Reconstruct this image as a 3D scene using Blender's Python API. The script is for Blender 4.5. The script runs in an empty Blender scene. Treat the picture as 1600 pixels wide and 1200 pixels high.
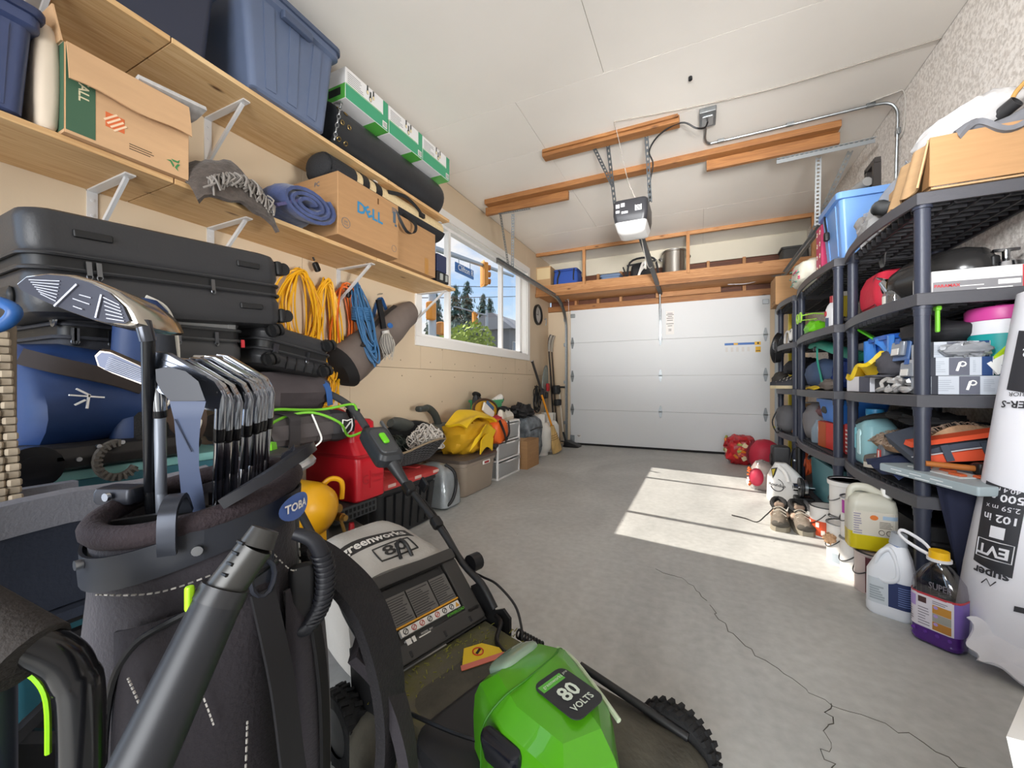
import bpy, bmesh, math, random
from mathutils import Vector as V, Matrix, Euler, noise as mnoise
PI = math.pi
S = bpy.context.scene
C = S.collection
# ------------------------------------------------------------------ camera, sky, sun, area lights, exposure
cam = bpy.data.objects.new('camera', bpy.data.cameras.new('camera'))
C.objects.link(cam)
cam.data.sensor_width = 36.0
cam.data.lens = 36.0 * 622 / 1600
cam.data.clip_start = 0.02
cam.data.clip_end = 400
cam.location = (0, 0, 0.97)
cam.rotation_euler = (PI / 2, 0, math.radians(25.15))
S.camera = cam
S.view_settings.view_transform = 'Standard'
S.view_settings.look = 'None'
S.view_settings.gamma = 1
S.view_settings.use_curve_mapping = False
S.view_settings.exposure = 0.12
S.cycles.use_denoising = True
S.cycles.max_bounces = 10
S.cycles.diffuse_bounces = 6
S.cycles.transparent_max_bounces = 16
S.cycles.sample_clamp_indirect = 6
S.cycles.caustics_reflective = False
S.cycles.caustics_refractive = False

W = bpy.data.worlds.new('sky')
S.world = W
W.use_nodes = True
nt = W.node_tree
nt.nodes.clear()
wo = nt.nodes.new('ShaderNodeOutputWorld')
bg = nt.nodes.new('ShaderNodeBackground')
sky = nt.nodes.new('ShaderNodeTexSky')
sky.sky_type = 'NISHITA'
sky.sun_disc = False
sky.sun_elevation = math.radians(38.5)
sky.sun_rotation = math.radians(-99)
skm = nt.nodes.new('ShaderNodeVectorMath'); skm.operation = 'SCALE'; skm.inputs['Scale'].default_value = 0.30
tc = nt.nodes.new('ShaderNodeTexCoord')
mp = nt.nodes.new('ShaderNodeMapping'); mp.inputs['Scale'].default_value = (1, 1, 2.2)
nz = nt.nodes.new('ShaderNodeTexNoise'); nz.inputs['Scale'].default_value = 3.3; nz.inputs['Detail'].default_value = 8; nz.inputs['Roughness'].default_value = 0.55
cr = nt.nodes.new('ShaderNodeValToRGB'); cr.color_ramp.elements[0].position = 0.44; cr.color_ramp.elements[1].position = 0.58
mx = nt.nodes.new('ShaderNodeMix'); mx.data_type = 'RGBA'; mx.inputs[7].default_value = (1.5, 1.5, 1.52, 1)
L = nt.links.new
L(tc.outputs['Generated'], mp.inputs['Vector']); L(mp.outputs[0], nz.inputs['Vector']); L(nz.outputs['Fac'], cr.inputs[0])
L(sky.outputs[0], skm.inputs[0]); L(skm.outputs[0], mx.inputs[6]); L(cr.outputs[0], mx.inputs[0]); L(mx.outputs[2], bg.inputs[0])
bg.inputs[1].default_value = 0.62
L(bg.outputs[0], wo.inputs[0])

sun = bpy.data.objects.new('sun', bpy.data.lights.new('sun', 'SUN'))
C.objects.link(sun)
sun.data.energy = 7.8
sun.data.angle = 0.0093
sun.data.color = (1, 0.92, 0.82)
sun.rotation_euler = V((1, -0.168, -0.80)).to_track_quat('-Z', 'Y').to_euler()

def area(name, loc, target, sx, sy, power, col, spread=180):
    l = bpy.data.lights.new(name, 'AREA'); l.shape = 'RECTANGLE'; l.size = sx; l.size_y = sy; l.energy = power; l.color = col; l.spread = math.radians(spread)
    o = bpy.data.objects.new(name, l); C.objects.link(o); o.location = loc
    o.rotation_euler = (V(target) - V(loc)).to_track_quat('-Z', 'Y').to_euler()
    return o
area('doorway_daylight', (0.1, -3.3, 1.35), (-0.5, 3, 1.5), 2.8, 2.4, 250, (0.96, 0.98, 1.0))
area('side_door_daylight', (-2.1, -0.75, 1.3), (0.6, 2.0, 0.9), 1.0, 1.9, 16, (0.50, 0.70, 1.0))
area('added_fill_far', (0.5, -0.6, 1.15), (-0.45, 5.2, 2.55), 0.7, 0.7, 17, (1.0, 0.98, 0.96), 36)  # added fill for the far ceiling and door, no such lamp in the garage
area('added_fill_left_wall', (1.1, 0.55, 0.9), (-2.2, 2.7, 1.9), 0.6, 0.6, 14, (1.0, 0.99, 0.97), 70)  # unseen fill light put in to brighten the window wall
area('added_fill_right_wall', (-0.9, -0.9, 2.3), (1.2, 2.7, 2.2), 0.6, 0.6, 19, (0.98, 0.99, 1.0), 62)  # fill light added to lift the rough wall, stands for no real source
# ------------------------------------------------------------------ materials
def lin(h):
    if not isinstance(h, str): return tuple(h) + (1,)
    h = h.lstrip('#'); o = []
    for i in (0, 2, 4):
        c = int(h[i:i + 2], 16) / 255
        o.append(c / 12.92 if c <= .04045 else ((c + .055) / 1.055) ** 2.4)
    return tuple(o) + (1,)
_mc = {}
def M(col, rough=.5, metal=0, var=0, vs=8, bump=0, bs=60, trans=0, alpha=1, coat=0, sheen=0, ior=1.45, col2=None, stretch=None, emit=0):
    key = (col, rough, metal, var, vs, bump, bs, trans, alpha, coat, sheen, ior, col2, stretch, emit)
    if key in _mc: return _mc[key]
    m = bpy.data.materials.new('material_%d' % len(_mc)); m.use_nodes = True
    t = m.node_tree; b = t.nodes['Principled BSDF']; k = t.links.new
    c = lin(col)
    b.inputs['Base Color'].default_value = c
    b.inputs['Roughness'].default_value = rough
    b.inputs['Metallic'].default_value = metal
    b.inputs['IOR'].default_value = ior
    b.inputs['Transmission Weight'].default_value = trans
    b.inputs['Alpha'].default_value = alpha
    b.inputs['Coat Weight'].default_value = coat
    if sheen: b.inputs['Sheen Weight'].default_value = sheen; b.inputs['Sheen Roughness'].default_value = .5
    if emit: b.inputs['Emission Color'].default_value = c; b.inputs['Emission Strength'].default_value = emit
    if var or bump:
        g = t.nodes.new('ShaderNodeTexCoord'); src = g.outputs['Object']
        if stretch:
            mp_ = t.nodes.new('ShaderNodeMapping'); mp_.inputs['Scale'].default_value = stretch; k(src, mp_.inputs['Vector']); src = mp_.outputs[0]
    if var:
        n = t.nodes.new('ShaderNodeTexNoise'); n.inputs['Scale'].default_value = vs; n.inputs['Detail'].default_value = 5; k(src, n.inputs['Vector'])
        r = t.nodes.new('ShaderNodeValToRGB')
        e = r.color_ramp.elements
        e[0].position = .3; e[1].position = .7
        e[0].color = lin(col2) if col2 else tuple(max(0, x * (1 - var)) for x in c[:3]) + (1,)
        e[1].color = c if col2 else tuple(min(1, x * (1 + var)) for x in c[:3]) + (1,)
        k(n.outputs['Fac'], r.inputs[0]); k(r.outputs[0], b.inputs['Base Color'])
    if bump:
        n2 = t.nodes.new('ShaderNodeTexNoise'); n2.inputs['Scale'].default_value = bs; n2.inputs['Detail'].default_value = 4; k(src, n2.inputs['Vector'])
        bp = t.nodes.new('ShaderNodeBump'); bp.inputs['Strength'].default_value = bump; bp.inputs['Distance'].default_value = .01
        k(n2.outputs['Fac'], bp.inputs['Height']); k(bp.outputs[0], b.inputs['Normal'])
    _mc[key] = m
    return m

def wood(light, dark, knot='5e3a1c', axis='Y', rough=.6, seed=0.0):
    key = ('w', light, dark, axis, seed)
    if key in _mc: return _mc[key]
    m = bpy.data.materials.new('wood_%d' % len(_mc)); m.use_nodes = True
    t = m.node_tree; b = t.nodes['Principled BSDF']; k = t.links.new; N = t.nodes.new
    b.inputs['Roughness'].default_value = rough
    g = N('ShaderNodeTexCoord'); mp_ = N('ShaderNodeMapping')
    sc = {'Y': (14, .8, 14), 'X': (.8, 14, 14), 'Z': (14, 14, .8)}[axis]
    mp_.inputs['Scale'].default_value = sc; mp_.inputs['Location'].default_value = (seed, seed * 1.7, seed * .6)
    k(g.outputs['Object'], mp_.inputs['Vector'])
    n = N('ShaderNodeTexNoise'); n.inputs['Scale'].default_value = 2.2; n.inputs['Detail'].default_value = 6; n.inputs['Distortion'].default_value = .6; k(mp_.outputs[0], n.inputs['Vector'])
    w = N('ShaderNodeMath'); w.operation = 'SINE'; w2 = N('ShaderNodeMath'); w2.operation = 'MULTIPLY'; w2.inputs[1].default_value = 42; k(n.outputs['Fac'], w2.inputs[0]); k(w2.outputs[0], w.inputs[0])
    r = N('ShaderNodeValToRGB'); r.color_ramp.elements[0].position = .15; r.color_ramp.elements[1].position = .85
    r.color_ramp.elements[0].color = lin(dark); r.color_ramp.elements[1].color = lin(light)
    ad = N('ShaderNodeMath'); ad.operation = 'MULTIPLY_ADD'; ad.inputs[1].default_value = .16; k(w.outputs[0], ad.inputs[0]); k(n.outputs['Fac'], ad.inputs[2])
    k(ad.outputs[0], r.inputs[0])
    mp2 = N('ShaderNodeMapping'); s2 = {'Y': (9, 3.2, 9), 'X': (3.2, 9, 9), 'Z': (9, 9, 3.2)}[axis]
    mp2.inputs['Scale'].default_value = s2; mp2.inputs['Location'].default_value = (seed * 2, seed, seed); k(g.outputs['Object'], mp2.inputs['Vector'])
    vo = N('ShaderNodeTexVoronoi'); vo.inputs['Scale'].default_value = 1.0; k(mp2.outputs[0], vo.inputs['Vector'])
    kr = N('ShaderNodeValToRGB'); kr.color_ramp.elements[0].position = .04; kr.color_ramp.elements[1].position = .13
    kr.color_ramp.elements[0].color = (1, 1, 1, 1); kr.color_ramp.elements[1].color = (0, 0, 0, 1); k(vo.outputs['Distance'], kr.inputs[0])
    mx_ = N('ShaderNodeMix'); mx_.data_type = 'RGBA'; mx_.inputs[7].default_value = lin(knot); k(r.outputs[0], mx_.inputs[6]); k(kr.outputs[0], mx_.inputs[0])
    k(mx_.outputs[2], b.inputs['Base Color'])
    bp = N('ShaderNodeBump'); bp.inputs['Strength'].default_value = .15; bp.inputs['Distance'].default_value = .004; k(n.outputs['Fac'], bp.inputs['Height']); k(bp.outputs[0], b.inputs['Normal'])
    _mc[key] = m
    return m

# ------------------------------------------------------------------ mesh builder
def rotm(rx=0, ry=0, rz=0): return Euler((rx, ry, rz)).to_matrix().to_4x4()
def fr(o, x, y):
    "frame: origin o, axes x and y (z = x cross y)"
    x = V(x).normalized(); z = x.cross(V(y)).normalized(); y = z.cross(x)
    m = Matrix((x, y, z)).transposed().to_4x4(); m.translation = V(o)
    return m
def smoothpts(P, n=6, closed=False):
    P = [V(p) for p in P]; o = []; k = len(P)
    for i in range(k if closed else k - 1):
        g = (lambda j: P[j % k]) if closed else (lambda j: P[min(max(j, 0), k - 1)])
        a, b, c, d = g(i - 1), g(i), g(i + 1), g(i + 2)
        for q in range(n):
            t = q / n
            o.append(.5 * (2 * b + (c - a) * t + (2 * a - 5 * b + 4 * c - d) * t * t + (3 * b - a - 3 * c + d) * t ** 3))
    if not closed: o.append(P[-1])
    return o
def rrect(hx, hy, r, n=3):
    r = min(r, hx, hy); o = []
    for cx, cy, a in ((hx - r, hy - r, 0), (-hx + r, hy - r, PI / 2), (-hx + r, -hy + r, PI), (hx - r, -hy + r, 1.5 * PI)):
        for q in range(n + 1):
            t = a + q / n * PI / 2
            o.append((cx + r * math.cos(t), cy + r * math.sin(t)))
    return o
_fonts = {}
class B:
    def __init__(s): s.v = []; s.f = []; s.mi = []; s.c = 0; s.T = None
    def mat(s, i): s.c = i; return s
    def add(s, vs, fs):
        o = len(s.v)
        if s.T is not None: vs = [s.T @ V(p) for p in vs]
        s.v += [tuple(p) for p in vs]; s.f += [tuple(o + i for i in f) for f in fs]; s.mi += [s.c] * len(fs)
        return s
    def at(s, T): s.T = T; return s
    def box(s, c, d, R=None):
        x, y, z = d[0] / 2, d[1] / 2, d[2] / 2
        vs = [V((i, j, k)) for k in (-z, z) for j in (-y, y) for i in (-x, x)]
        if R is not None: vs = [R @ p for p in vs]
        vs = [p + V(c) for p in vs]
        return s.add(vs, [(0, 2, 3, 1), (4, 5, 7, 6), (0, 1, 5, 4), (2, 6, 7, 3), (0, 4, 6, 2), (1, 3, 7, 5)])
    def hexa(s, p): return s.add(p, [(3, 2, 1, 0), (4, 5, 6, 7), (0, 1, 5, 4), (1, 2, 6, 5), (2, 3, 7, 6), (3, 0, 4, 7)])
    def beam(s, a, b, w, h, up=(0, 0, 1)):
        a, b = V(a), V(b); d = (b - a).normalized(); u = V(up); x = d.cross(u)
        if x.length < 1e-4: x = d.cross(V((1, 0, 0)))
        x.normalize(); y = x.cross(d)
        q = lambda p: [p - x * w / 2 - y * h / 2, p + x * w / 2 - y * h / 2, p + x * w / 2 + y * h / 2, p - x * w / 2 + y * h / 2]
        return s.hexa(q(a) + q(b))
    def loft(s, rings, cap=True, closed=True):
        n = len(rings[0]); vs = [p for r in rings for p in r]; fs = []
        for i in range(len(rings) - 1):
            for j in range(n if closed else n - 1):
                fs.append((i * n + j, i * n + (j + 1) % n, (i + 1) * n + (j + 1) % n, (i + 1) * n + j))
        if cap: fs.append(tuple(range(n - 1, -1, -1))); fs.append(tuple(range((len(rings) - 1) * n, len(rings) * n)))
        return s.add(vs, fs)
    def rbox(s, c, d, r=.01, e=None, R=None, taper=1.0, n=3, bulge=0):
        "box with rounded vertical corners r and rounded top and bottom edges e; taper scales the bottom"
        e = min(r if e is None else e, d[2] * .49); hx, hy, hz = d[0] / 2, d[1] / 2, d[2] / 2
        zs = [(-hz + e * (1 - math.cos(t)), e * (1 - math.sin(t))) for t in [PI / 2 * q / 2 for q in range(3)]]
        if bulge: zs += [(-hz * .4, -bulge * .8), (0, -bulge), (hz * .4, -bulge * .8)]
        zs += [(-z, i) for z, i in reversed(zs[:3])]
        rings = []
        for z, ins in zs:
            k = taper + (1 - taper) * (z + hz) / (2 * hz)
            rings.append([V((x * k, y * k, z)) for x, y in rrect(max(hx - ins, .001), max(hy - ins, .001), max(r - ins * .5, .001), n)])
        m = (Matrix.Translation(V(c)) @ (R.to_4x4() if R is not None else Matrix()))
        return s.loft([[m @ p for p in q] for q in rings])
    def tub(s, c, d, t=.006, r=.03, taper=.88, R=None, lip=.012):
        "open container standing on c, wall thickness t, with an outer lip"
        hx, hy, h = d[0] / 2, d[1] / 2, d[2]
        m = (Matrix.Translation(V(c)) @ (R.to_4x4() if R is not None else Matrix()))
        g = lambda k, ins, z: [m @ V((x, y, z)) for x, y in rrect(hx * k - ins, hy * k - ins, r, 4)]
        return s.loft([g(taper, 0, 0), g(1, 0, h - lip * 2), g(1, -lip, h - lip * 2), g(1, -lip, h), g(1, t, h), g(taper, t, t)])
    def cyl(s, a, b, r, r2=None, n=14, cap=True):
        a, b = V(a), V(b); r2 = r if r2 is None else r2
        q = (b - a).to_track_quat('Z', 'Y')
        ring = lambda p, R: [p + q @ V((R * math.cos(2 * PI * i / n), R * math.sin(2 * PI * i / n), 0)) for i in range(n)]
        return s.loft([ring(a, r), ring(b, r2)], cap)
    def tube(s, pts, r, n=8, sm=0, closed=False, flat=None):
        if sm: pts = smoothpts(pts, sm, closed)
        pts = [V(p) for p in pts]; k = len(pts); rings = []; pn = None
        for i, p in enumerate(pts):
            a = pts[i - 1] if (i or closed) else p; b = pts[(i + 1) % k] if (i < k - 1 or closed) else p
            d = (b - a)
            if d.length < 1e-9: d = V((0, 0, 1))
            d.normalize()
            if pn is None: pn = d.orthogonal()
            x = pn - d * pn.dot(d)
            if x.length < 1e-6: x = d.orthogonal()
            x.normalize(); y = d.cross(x); pn = x
            R = r(i / max(1, k - 1)) if callable(r) else r
            rings.append([p + x * R * math.cos(2 * PI * j / n) + y * R * math.sin(2 * PI * j / n) * (flat or 1) for j in range(n)])
        if closed: rings.append(rings[0])
        return s.loft(rings, not closed)
    def strap(s, pts, w, t, side, sm=5):
        "flat band along pts; side = direction of its width"
        if sm: pts = smoothpts(pts, sm)
        pts = [V(p) for p in pts]; rings = []
        for i, p in enumerate(pts):
            d = (pts[min(i + 1, len(pts) - 1)] - pts[max(i - 1, 0)]).normalized()
            x = V(side(i / (len(pts) - 1)) if callable(side) else side); x = (x - d * x.dot(d)).normalized(); y = d.cross(x)
            ww = w(i / (len(pts) - 1)) if callable(w) else w
            rings.append([p - x * ww / 2 - y * t / 2, p + x * ww / 2 - y * t / 2, p + x * ww / 2 + y * t / 2, p - x * ww / 2 + y * t / 2])
        return s.loft(rings)
    def lathe(s, prof, c=(0, 0, 0), n=24, R=None, sx=1, sy=1, cap=True):
        m = Matrix.Translation(V(c)) @ (R.to_4x4() if R is not None else Matrix())
        return s.loft([[m @ V((r * sx * math.cos(2 * PI * i / n), r * sy * math.sin(2 * PI * i / n), z)) for i in range(n)] for r, z in prof], cap)
    def rsec(s, prof, c=(0, 0, 0), n=4, R=None):
        "stack of rounded rectangles (z, half x, half y, corner radius[, dx, dy])"
        m = Matrix.Translation(V(c)) @ (R.to_4x4() if R is not None else Matrix())
        return s.loft([[m @ V((x + (p[4] if len(p) > 4 else 0), y + (p[5] if len(p) > 5 else 0), p[0])) for x, y in rrect(p[1], p[2], p[3], n)] for p in prof])
    def blob(s, c, d, amp=0, fq=3, seed=0, R=None, nu=20, nv=12, e=1.0, flat=None):
        "lumpy superellipsoid of size d; e < 1 is boxier; flat cuts the underside"
        vs = []; fs = []; m = Matrix.Translation(V(c)) @ (R.to_4x4() if R is not None else Matrix())
        pw = lambda x: math.copysign(abs(x) ** e, x)
        for i in range(nv + 1):
            th = -PI / 2 + PI * i / nv
            for j in range(nu):
                ph = 2 * PI * j / nu
                p = V((pw(math.cos(th)) * pw(math.cos(ph)), pw(math.cos(th)) * pw(math.sin(ph)), pw(math.sin(th))))
                q = V((p.x * d[0] / 2, p.y * d[1] / 2, p.z * d[2] / 2))
                if amp:
                    k = mnoise.noise(p * fq + V((seed, seed * 2.3, 1))) + .5 * mnoise.noise(p * fq * 2.3 + V((seed, 5, seed)))
                    q += p.normalized() * amp * k
                if flat is not None: q.z = max(q.z, flat)
                vs.append(m @ q)
        for i in range(nv):
            for j in range(nu): fs.append((i * nu + j, i * nu + (j + 1) % nu, (i + 1) * nu + (j + 1) % nu, (i + 1) * nu + j))
        return s.add(vs, fs)
    def prism(s, poly, T, h):
        "2D polygon extruded by h along the frame's z"
        n = len(poly); vs = [T @ V((x, y, 0)) for x, y in poly] + [T @ V((x, y, h)) for x, y in poly]
        return s.add(vs, [tuple(range(n - 1, -1, -1)), tuple(range(n, 2 * n))] + [(i, (i + 1) % n, n + (i + 1) % n, n + i) for i in range(n)])
    def grid(s, f, nu, nv, t=0.0):
        "sheet f(u,v); t gives it thickness"
        P = [[V(f(i / nu, j / nv)) for j in range(nv + 1)] for i in range(nu + 1)]
        vs = [p for r in P for p in r]; w = nv + 1
        fs = [(i * w + j, (i + 1) * w + j, (i + 1) * w + j + 1, i * w + j + 1) for i in range(nu) for j in range(nv)]
        if t:
            k = len(vs); nn = []
            for i in range(nu + 1):
                for j in range(nv + 1):
                    a = P[min(i + 1, nu)][j] - P[max(i - 1, 0)][j]; b = P[i][min(j + 1, nv)] - P[i][max(j - 1, 0)]
                    q = a.cross(b); nn.append(q.normalized() if q.length > 1e-12 else V((0, 0, 1)))
            vs = vs + [p - q * t for p, q in zip(vs, nn)]
            fs = fs + [tuple(reversed([k + i for i in f_])) for f_ in fs]
            bd = [i * w for i in range(nu)] + [nu * w + j for j in range(nv)] + [i * w + nv for i in range(nu, 0, -1)] + list(range(nv, 0, -1))
            fs += [(bd[i], k + bd[i], k + bd[(i + 1) % len(bd)], bd[(i + 1) % len(bd)]) for i in range(len(bd))]
        return s.add(vs, fs)
    def band(s, c, r, z0, z1, a0, a1, n=12, t=.0008):
        c = V(c)
        return s.grid(lambda u, v: c + V((r * math.cos(a0 + (a1 - a0) * u), r * math.sin(a0 + (a1 - a0) * u), z0 + (z1 - z0) * v)), n, 1, -t)
    def quad(s, T, x0, y0, x1, y1, t=.0006):
        p = [T @ V((x, y, z)) for z in (0, t) for x, y in ((x0, y0), (x1, y0), (x1, y1), (x0, y1))]
        return s.hexa(p)
    def lines(s, T, x0, y0, x1, y1, n, seed=0, th=.45, t=.0008):
        "rows of fine print"
        rd = random.Random(seed); dy = (y1 - y0) / n
        for i in range(n): s.quad(T, x0, y0 + dy * i, x0 + (x1 - x0) * rd.uniform(.6, 1), y0 + dy * (i + th), t)
        return s
    def text(s, st, T, size, align='CENTER', t=.0008, bold=0, fn=None, shear=0, sx=1):
        key = (st, bold, shear, align)
        if key not in _fonts:
            cu = bpy.data.curves.new('lettering', 'FONT'); cu.body = st; cu.size = 1; cu.align_x = align; cu.align_y = 'CENTER'; cu.resolution_u = 2; cu.offset = bold; cu.shear = shear
            ob = bpy.data.objects.new('lettering', cu); me = ob.to_mesh()
            _fonts[key] = ([tuple(p.co) for p in me.vertices], [tuple(p.vertices) for p in me.polygons])
            ob.to_mesh_clear(); bpy.data.objects.remove(ob); bpy.data.curves.remove(cu)
        vs, fs = _fonts[key]
        if fn: return s.add([fn(x * size * sx, y * size) for x, y, z in vs], fs)
        return s.add([T @ V((x * size * sx, y * size, t)) for x, y, z in vs], fs)
    def wrap(s, st, c, r, z, a, size, **k):
        "lettering wrapped round a vertical cylinder, centred at angle a"
        c = V(c)
        return s.text(st, None, size, fn=lambda x, y: c + V((r * math.cos(a + x / r), r * math.sin(a + x / r), z + y)), **k)

def obj(name, b, mats, parent=None, world=False, label=None, kind=None, flat=False, ang=.7):
    me = bpy.data.meshes.new(name)
    vs = b.v
    if world and parent is not None:
        im = wm(parent).inverted(); vs = [im @ V(p) for p in vs]
    me.from_pydata([tuple(p) for p in vs], [], b.f)
    if not isinstance(mats, (list, tuple)): mats = [mats]
    for m in mats: me.materials.append(m)
    if len(mats) > 1: me.polygons.foreach_set('material_index', b.mi)
    bm = bmesh.new(); bm.from_mesh(me); bmesh.ops.recalc_face_normals(bm, faces=bm.faces); bm.to_mesh(me); bm.free()
    if not flat:
        me.polygons.foreach_set('use_smooth', [True] * len(me.polygons))
        me.set_sharp_from_angle(angle=ang)
    o = bpy.data.objects.new(name, me); C.objects.link(o)
    if not flat and len(b.f) < 4000:
        w_ = o.modifiers.new('weighted_normal', 'WEIGHTED_NORMAL'); w_.keep_sharp = True; w_.mode = 'FACE_AREA'; w_.weight = 50
    if parent is not None: o.parent = parent
    if label: o['label'] = label
    if kind: o['kind'] = kind
    return o
def wm(o):
    m = Matrix.LocRotScale(o.location, o.rotation_euler, None)
    return wm(o.parent) @ m if o.parent else m
def thing(name, label, cat, loc=(0, 0, 0), rot=(0, 0, 0), group=None):
    o = bpy.data.objects.new(name, None); C.objects.link(o); o.empty_display_size = .05
    o.location = loc; o.rotation_euler = rot if isinstance(rot, (tuple, list)) else (0, 0, rot)
    o['label'] = label; o['category'] = cat
    if group: o['group'] = group
    return o
def tag(o, label, cat, group=None):
    o['label'] = label; o['category'] = cat
    if group: o['group'] = group
    return o
def solo(name, label, cat, b, mats, loc=(0, 0, 0), rot=(0, 0, 0), group=None, **k):
    "a thing that is one mesh, given in world coordinates; its origin is put at loc"
    o = obj(name, b, mats, **k); o.location = loc; o.rotation_euler = rot if isinstance(rot, (tuple, list)) else (0, 0, rot)
    return tag(o, label, cat, group)
def struct(name, b, mats, parent=None, **k): return obj(name, b, mats, parent, kind='structure', **k)
def dup(root, loc, rot=None, label=None, group=None):
    r = root.copy(); C.objects.link(r); r.location = loc
    if rot is not None: r.rotation_euler = rot
    if label: r['label'] = label
    if group: r['group'] = group
    for ch in root.children:
        c = ch.copy(); C.objects.link(c); c.parent = r
        for g in ch.children:
            d = g.copy(); C.objects.link(d); d.parent = c
    return r
def share(o, loc, rot=(0, 0, 0), parent=None):
    c = o.copy(); C.objects.link(c); c.location = loc; c.rotation_euler = rot
    if parent is not None: c.parent = parent
    return c
# common materials
K_ = M('17181a', .5); BLK = M('0c0c0e', .45); BLKS = M('101013', .25); RUB = M('19191a', .8, bump=.2, bs=120)
STEEL = M('b9bcc0', .3, 1); GALV = M('9b9fa1', .42, 1, var=.12, vs=30); CHR = M('b4b6bb', .14, 1); WHT = M('eceae6', .45); WPL = M('f1f0ee', .35)
CARD = M('a27c55', .85, var=.07, vs=5, bump=.08, bs=25, stretch=(1, 1, 10)); CARDL = M('b5936c', .85, var=.06, vs=5, bump=.08, bs=25, stretch=(1, 1, 10)); CARDD = M('8f6a42', .9)
INK = M('1c1c1e', .6); PAPER = M('efeeea', .6)
# ------------------------------------------------------------------ the setting
XL, XR, YD, ZC, YF, YB = -2.25, 1.26, 6.2, 2.955, 5.66, -1.5
def concrete():
    m = bpy.data.materials.new('concrete_floor'); m.use_nodes = True
    t = m.node_tree; b = t.nodes['Principled BSDF']; k = t.links.new; N = t.nodes.new
    g = N('ShaderNodeTexCoord')
    n1 = N('ShaderNodeTexNoise'); n1.inputs['Scale'].default_value = 1.1; n1.inputs['Detail'].default_value = 8; n1.inputs['Roughness'].default_value = .6; n1.inputs['Distortion'].default_value = 1.2
    mp_ = N('ShaderNodeMapping'); mp_.inputs['Scale'].default_value = (1, .55, 1); mp_.inputs['Rotation'].default_value = (0, 0, .5); k(g.outputs['Object'], mp_.inputs[0]); k(mp_.outputs[0], n1.inputs['Vector'])
    r = N('ShaderNodeValToRGB'); e = r.color_ramp.elements
    e[0].position = .3; e[0].color = lin('a0a19f'); e[1].position = .72; e[1].color = lin('c6c7c4'); k(n1.outputs['Fac'], r.inputs[0])
    n2 = N('ShaderNodeTexNoise'); n2.inputs['Scale'].default_value = 26; n2.inputs['Detail'].default_value = 6; k(g.outputs['Object'], n2.inputs['Vector'])
    mx_ = N('ShaderNodeMix'); mx_.data_type = 'RGBA'; mx_.blend_type = 'OVERLAY'; mx_.inputs[0].default_value = .22; k(r.outputs[0], mx_.inputs[6]); k(n2.outputs['Fac'], mx_.inputs[7])
    v = N('ShaderNodeTexVoronoi'); v.inputs['Scale'].default_value = 3.2; k(g.outputs['Object'], v.inputs['Vector'])
    vr = N('ShaderNodeValToRGB'); vr.color_ramp.elements[0].position = .012; vr.color_ramp.elements[1].position = .02; vr.color_ramp.elements[0].color = (.09, .085, .08, 1); vr.color_ramp.elements[1].color = (1, 1, 1, 1); k(v.outputs['Distance'], vr.inputs[0])
    m2 = N('ShaderNodeMix'); m2.data_type = 'RGBA'; m2.blend_type = 'MULTIPLY'; m2.inputs[0].default_value = .8; k(mx_.outputs[2], m2.inputs[6]); k(vr.outputs[0], m2.inputs[7])
    k(m2.outputs[2], b.inputs['Base Color'])
    rr = N('ShaderNodeMapRange'); rr.inputs[3].default_value = .38; rr.inputs[4].default_value = .62; k(n1.outputs['Fac'], rr.inputs[0]); k(rr.outputs[0], b.inputs['Roughness'])
    bp = N('ShaderNodeBump'); bp.inputs['Strength'].default_value = .12; bp.inputs['Distance'].default_value = .004; k(n2.outputs['Fac'], bp.inputs['Height']); k(bp.outputs[0], b.inputs['Normal'])
    return m
def speckle():
    m = bpy.data.materials.new('aggregate_wall'); m.use_nodes = True
    t = m.node_tree; b = t.nodes['Principled BSDF']; k = t.links.new; N = t.nodes.new
    g = N('ShaderNodeTexCoord'); b.inputs['Roughness'].default_value = .85
    n1 = N('ShaderNodeTexNoise'); n1.inputs['Scale'].default_value = 60; n1.inputs['Detail'].default_value = 6; k(g.outputs['Object'], n1.inputs['Vector'])
    r = N('ShaderNodeValToRGB'); e = r.color_ramp.elements; e[0].position = .38; e[0].color = lin('c2bab2'); e[1].position = .6; e[1].color = lin('e2dcd5'); k(n1.outputs['Fac'], r.inputs[0])
    prev = r.outputs[0]
    for sc, lo, hi, dk in ((13, .035, .06, 0), (36, .05, .12, 0)):
        v = N('ShaderNodeTexVoronoi'); v.inputs['Scale'].default_value = sc; k(g.outputs['Object'], v.inputs['Vector'])
        vr = N('ShaderNodeValToRGB'); vr.color_ramp.elements[0].position = lo; vr.color_ramp.elements[1].position = hi
        vr.color_ramp.elements[0].color = (.30, .27, .25, 1); vr.color_ramp.elements[1].color = (1, 1, 1, 1); k(v.outputs['Distance'], vr.inputs[0])
        m2 = N('ShaderNodeMix'); m2.data_type = 'RGBA'; m2.blend_type = 'MULTIPLY'; m2.inputs[0].default_value = .6; k(prev, m2.inputs[6]); k(vr.outputs[0], m2.inputs[7]); prev = m2.outputs[2]
    k(prev, b.inputs['Base Color'])
    bp = N('ShaderNodeBump'); bp.inputs['Strength'].default_value = .35; bp.inputs['Distance'].default_value = .006; k(n1.outputs['Fac'], bp.inputs['Height']); k(bp.outputs[0], b.inputs['Normal'])
    return m
b = B().box(((XL + XR) / 2, (YB + YD) / 2 + .2, -.05), (XR - XL + .3, YD - YB + .7, .1))
floor = struct('floor', b, concrete())
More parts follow.
